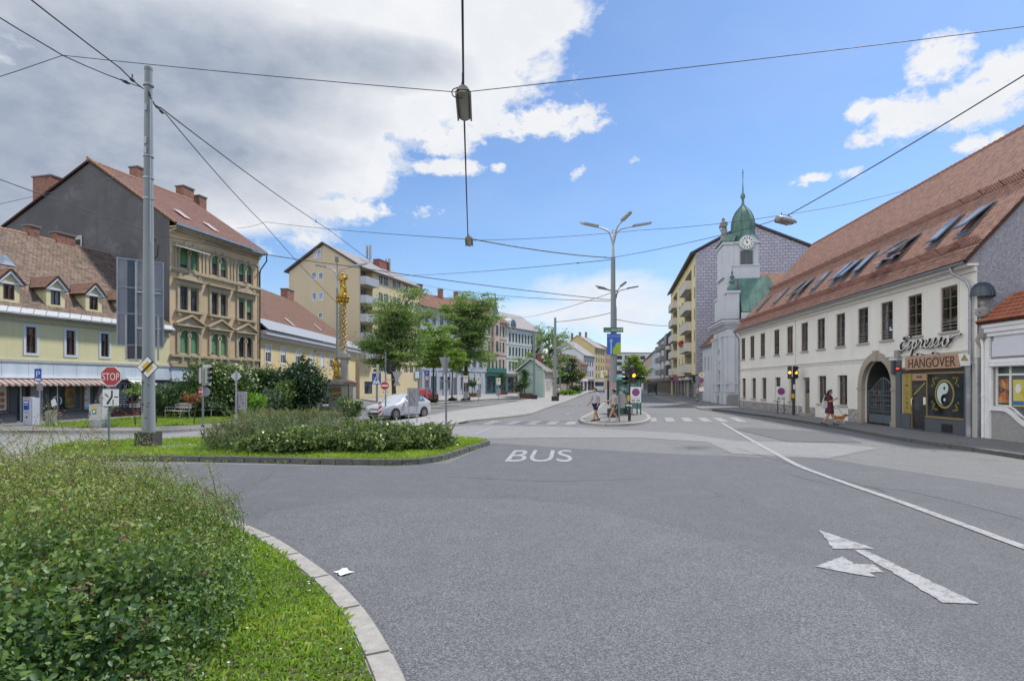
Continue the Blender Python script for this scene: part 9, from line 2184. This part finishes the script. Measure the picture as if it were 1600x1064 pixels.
for i in range(len(Q)):
 x, y = Q[i]; hh = Hh[i]*RN.uniform(.62,1.2); sh = RN.rand() < (.26 if y > 6.5 else .2)
 if sh: hh *= RN.uniform(1.15,1.55)
 az = RN.rand()*2*PI; ln = hh*RN.uniform(.15,.75); bx, by = x-math.cos(az)*ln*.6, y-math.sin(az)*ln*.6
 b = np.array([bx,by,.1]); e = np.array([x+math.cos(az)*ln*.4, y+math.sin(az)*ln*.4, .1+hh]); c = np.array([bx,by,.1+hh*.75])
 ts = [0,.25,.5,.75,1]; C_ = [(1-t)**2*b+2*t*(1-t)*c+t*t*e for t in ts]
 if i % 2 == 0 or sh: stems.tube([Vector(p) for p in C_], [.006,.004,.003,.002,.0012], 3, cap=False)
 nb = np.clip((5.6-y)/1.6, 0, 1)*np.clip((-x-1.9)/.5, 0, 1); n = int((24 if sh else 30)*(1+.3*nb)); t = RN.uniform(.45 if not sh else .5, 1, n)[:,None]; P = (1-t)**2*b+2*t*(1-t)*c+t*t*e
 rad = .028 if sh else .075; P = P+RN.normal(size=P.shape)*np.array([rad,rad,rad*.6]); LP.append(P); near_ = nb
 LS.append(np.full(n, .027+.026*near_)*RN.uniform(.6,1.25,n)*(.75 if sh else 1)); LR.append(np.clip(RN.rand(n)*.5+.34*(P[:,2]-.1)+.30*(1-near_)+.24*RN.rand()-.12, 0, .93+.07*(RN.rand(n) < .06)))  # tint by species; height and distance terms paint sunlit tops, shaded near side
 if RN.rand() < .075: FL.append(e)
LP = np.concatenate(LP); LS = np.concatenate(LS); LR = np.concatenate(LR); k = (LP[:,2] > .08); LP, LS, LR = LP[k], LS[k], LR[k]
RB = thing('rose_bed', 'large tangle of rose shrubs with wilted flowers on the grass bed by the pale kerb', 'shrub', (0,0,0))
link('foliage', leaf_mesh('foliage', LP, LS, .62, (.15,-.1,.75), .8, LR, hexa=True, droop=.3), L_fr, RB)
stems.build('stem', plain('rose_stem', (.085,.095,.03), .7, .3), RB, 60, recalc=False)
FP = []; FRr = []
for e in FL:
 n = RN.randint(8,26); FP.append(e+RN.normal(size=(n,3))*np.array([.035,.035,.025])); FRr.append(np.full(n, RN.rand()**.8)+RN.normal(size=n)*.08)
FP = np.concatenate(FP); FRr = np.clip(np.concatenate(FRr), 0, 1)
link('wilted_flower', leaf_mesh('wilted_flower', FP, .026, .8, (0,0,.4), 1.0, FRr), leafmat('wilted_petals', (0,(.09,.05,.028)), (.5,(.125,.075,.042)), (.85,(.15,.085,.055)), (.97,(.2,.13,.10)), (1,(.4,.36,.32)), trans=.25), RB)
DP = scatter(bedvis, 260); DP = DP[(DP[:,0] > -.55*DP[:,1]) & (DP[:,1] < 7)][:46]
m = MB()
for x, y in DP: m.disc(x, 0, .012, -.0, .004, 7) if False else m.add([(x+.011*math.cos(2*PI*i/7), y+.011*math.sin(2*PI*i/7), .15) for i in range(7)], [tuple(range(7))])
o = m.build('daisies', plain('daisy_white', (.6,.6,.58), .8, .05)); tag(o, None, None, None, 'stuff')
WP_ = []
for i in range(len(ISL)-1):
 for k in range(9):
  if RN.rand() < .55: p = ISL[i].lerp(ISL[i+1], RN.rand()); WP_.append(np.array([p.x,p.y-.03,.02])+RN.normal(size=(14,3))*np.array([.07,.02,.025]))
WP_ = np.concatenate(WP_); WP_[:,2] = np.abs(WP_[:,2])+.01; o = link('weeds', leaf_mesh('weeds', WP_, .045, .4, (0,-.4,.8), .8), L_bri); o['kind'] = 'stuff'
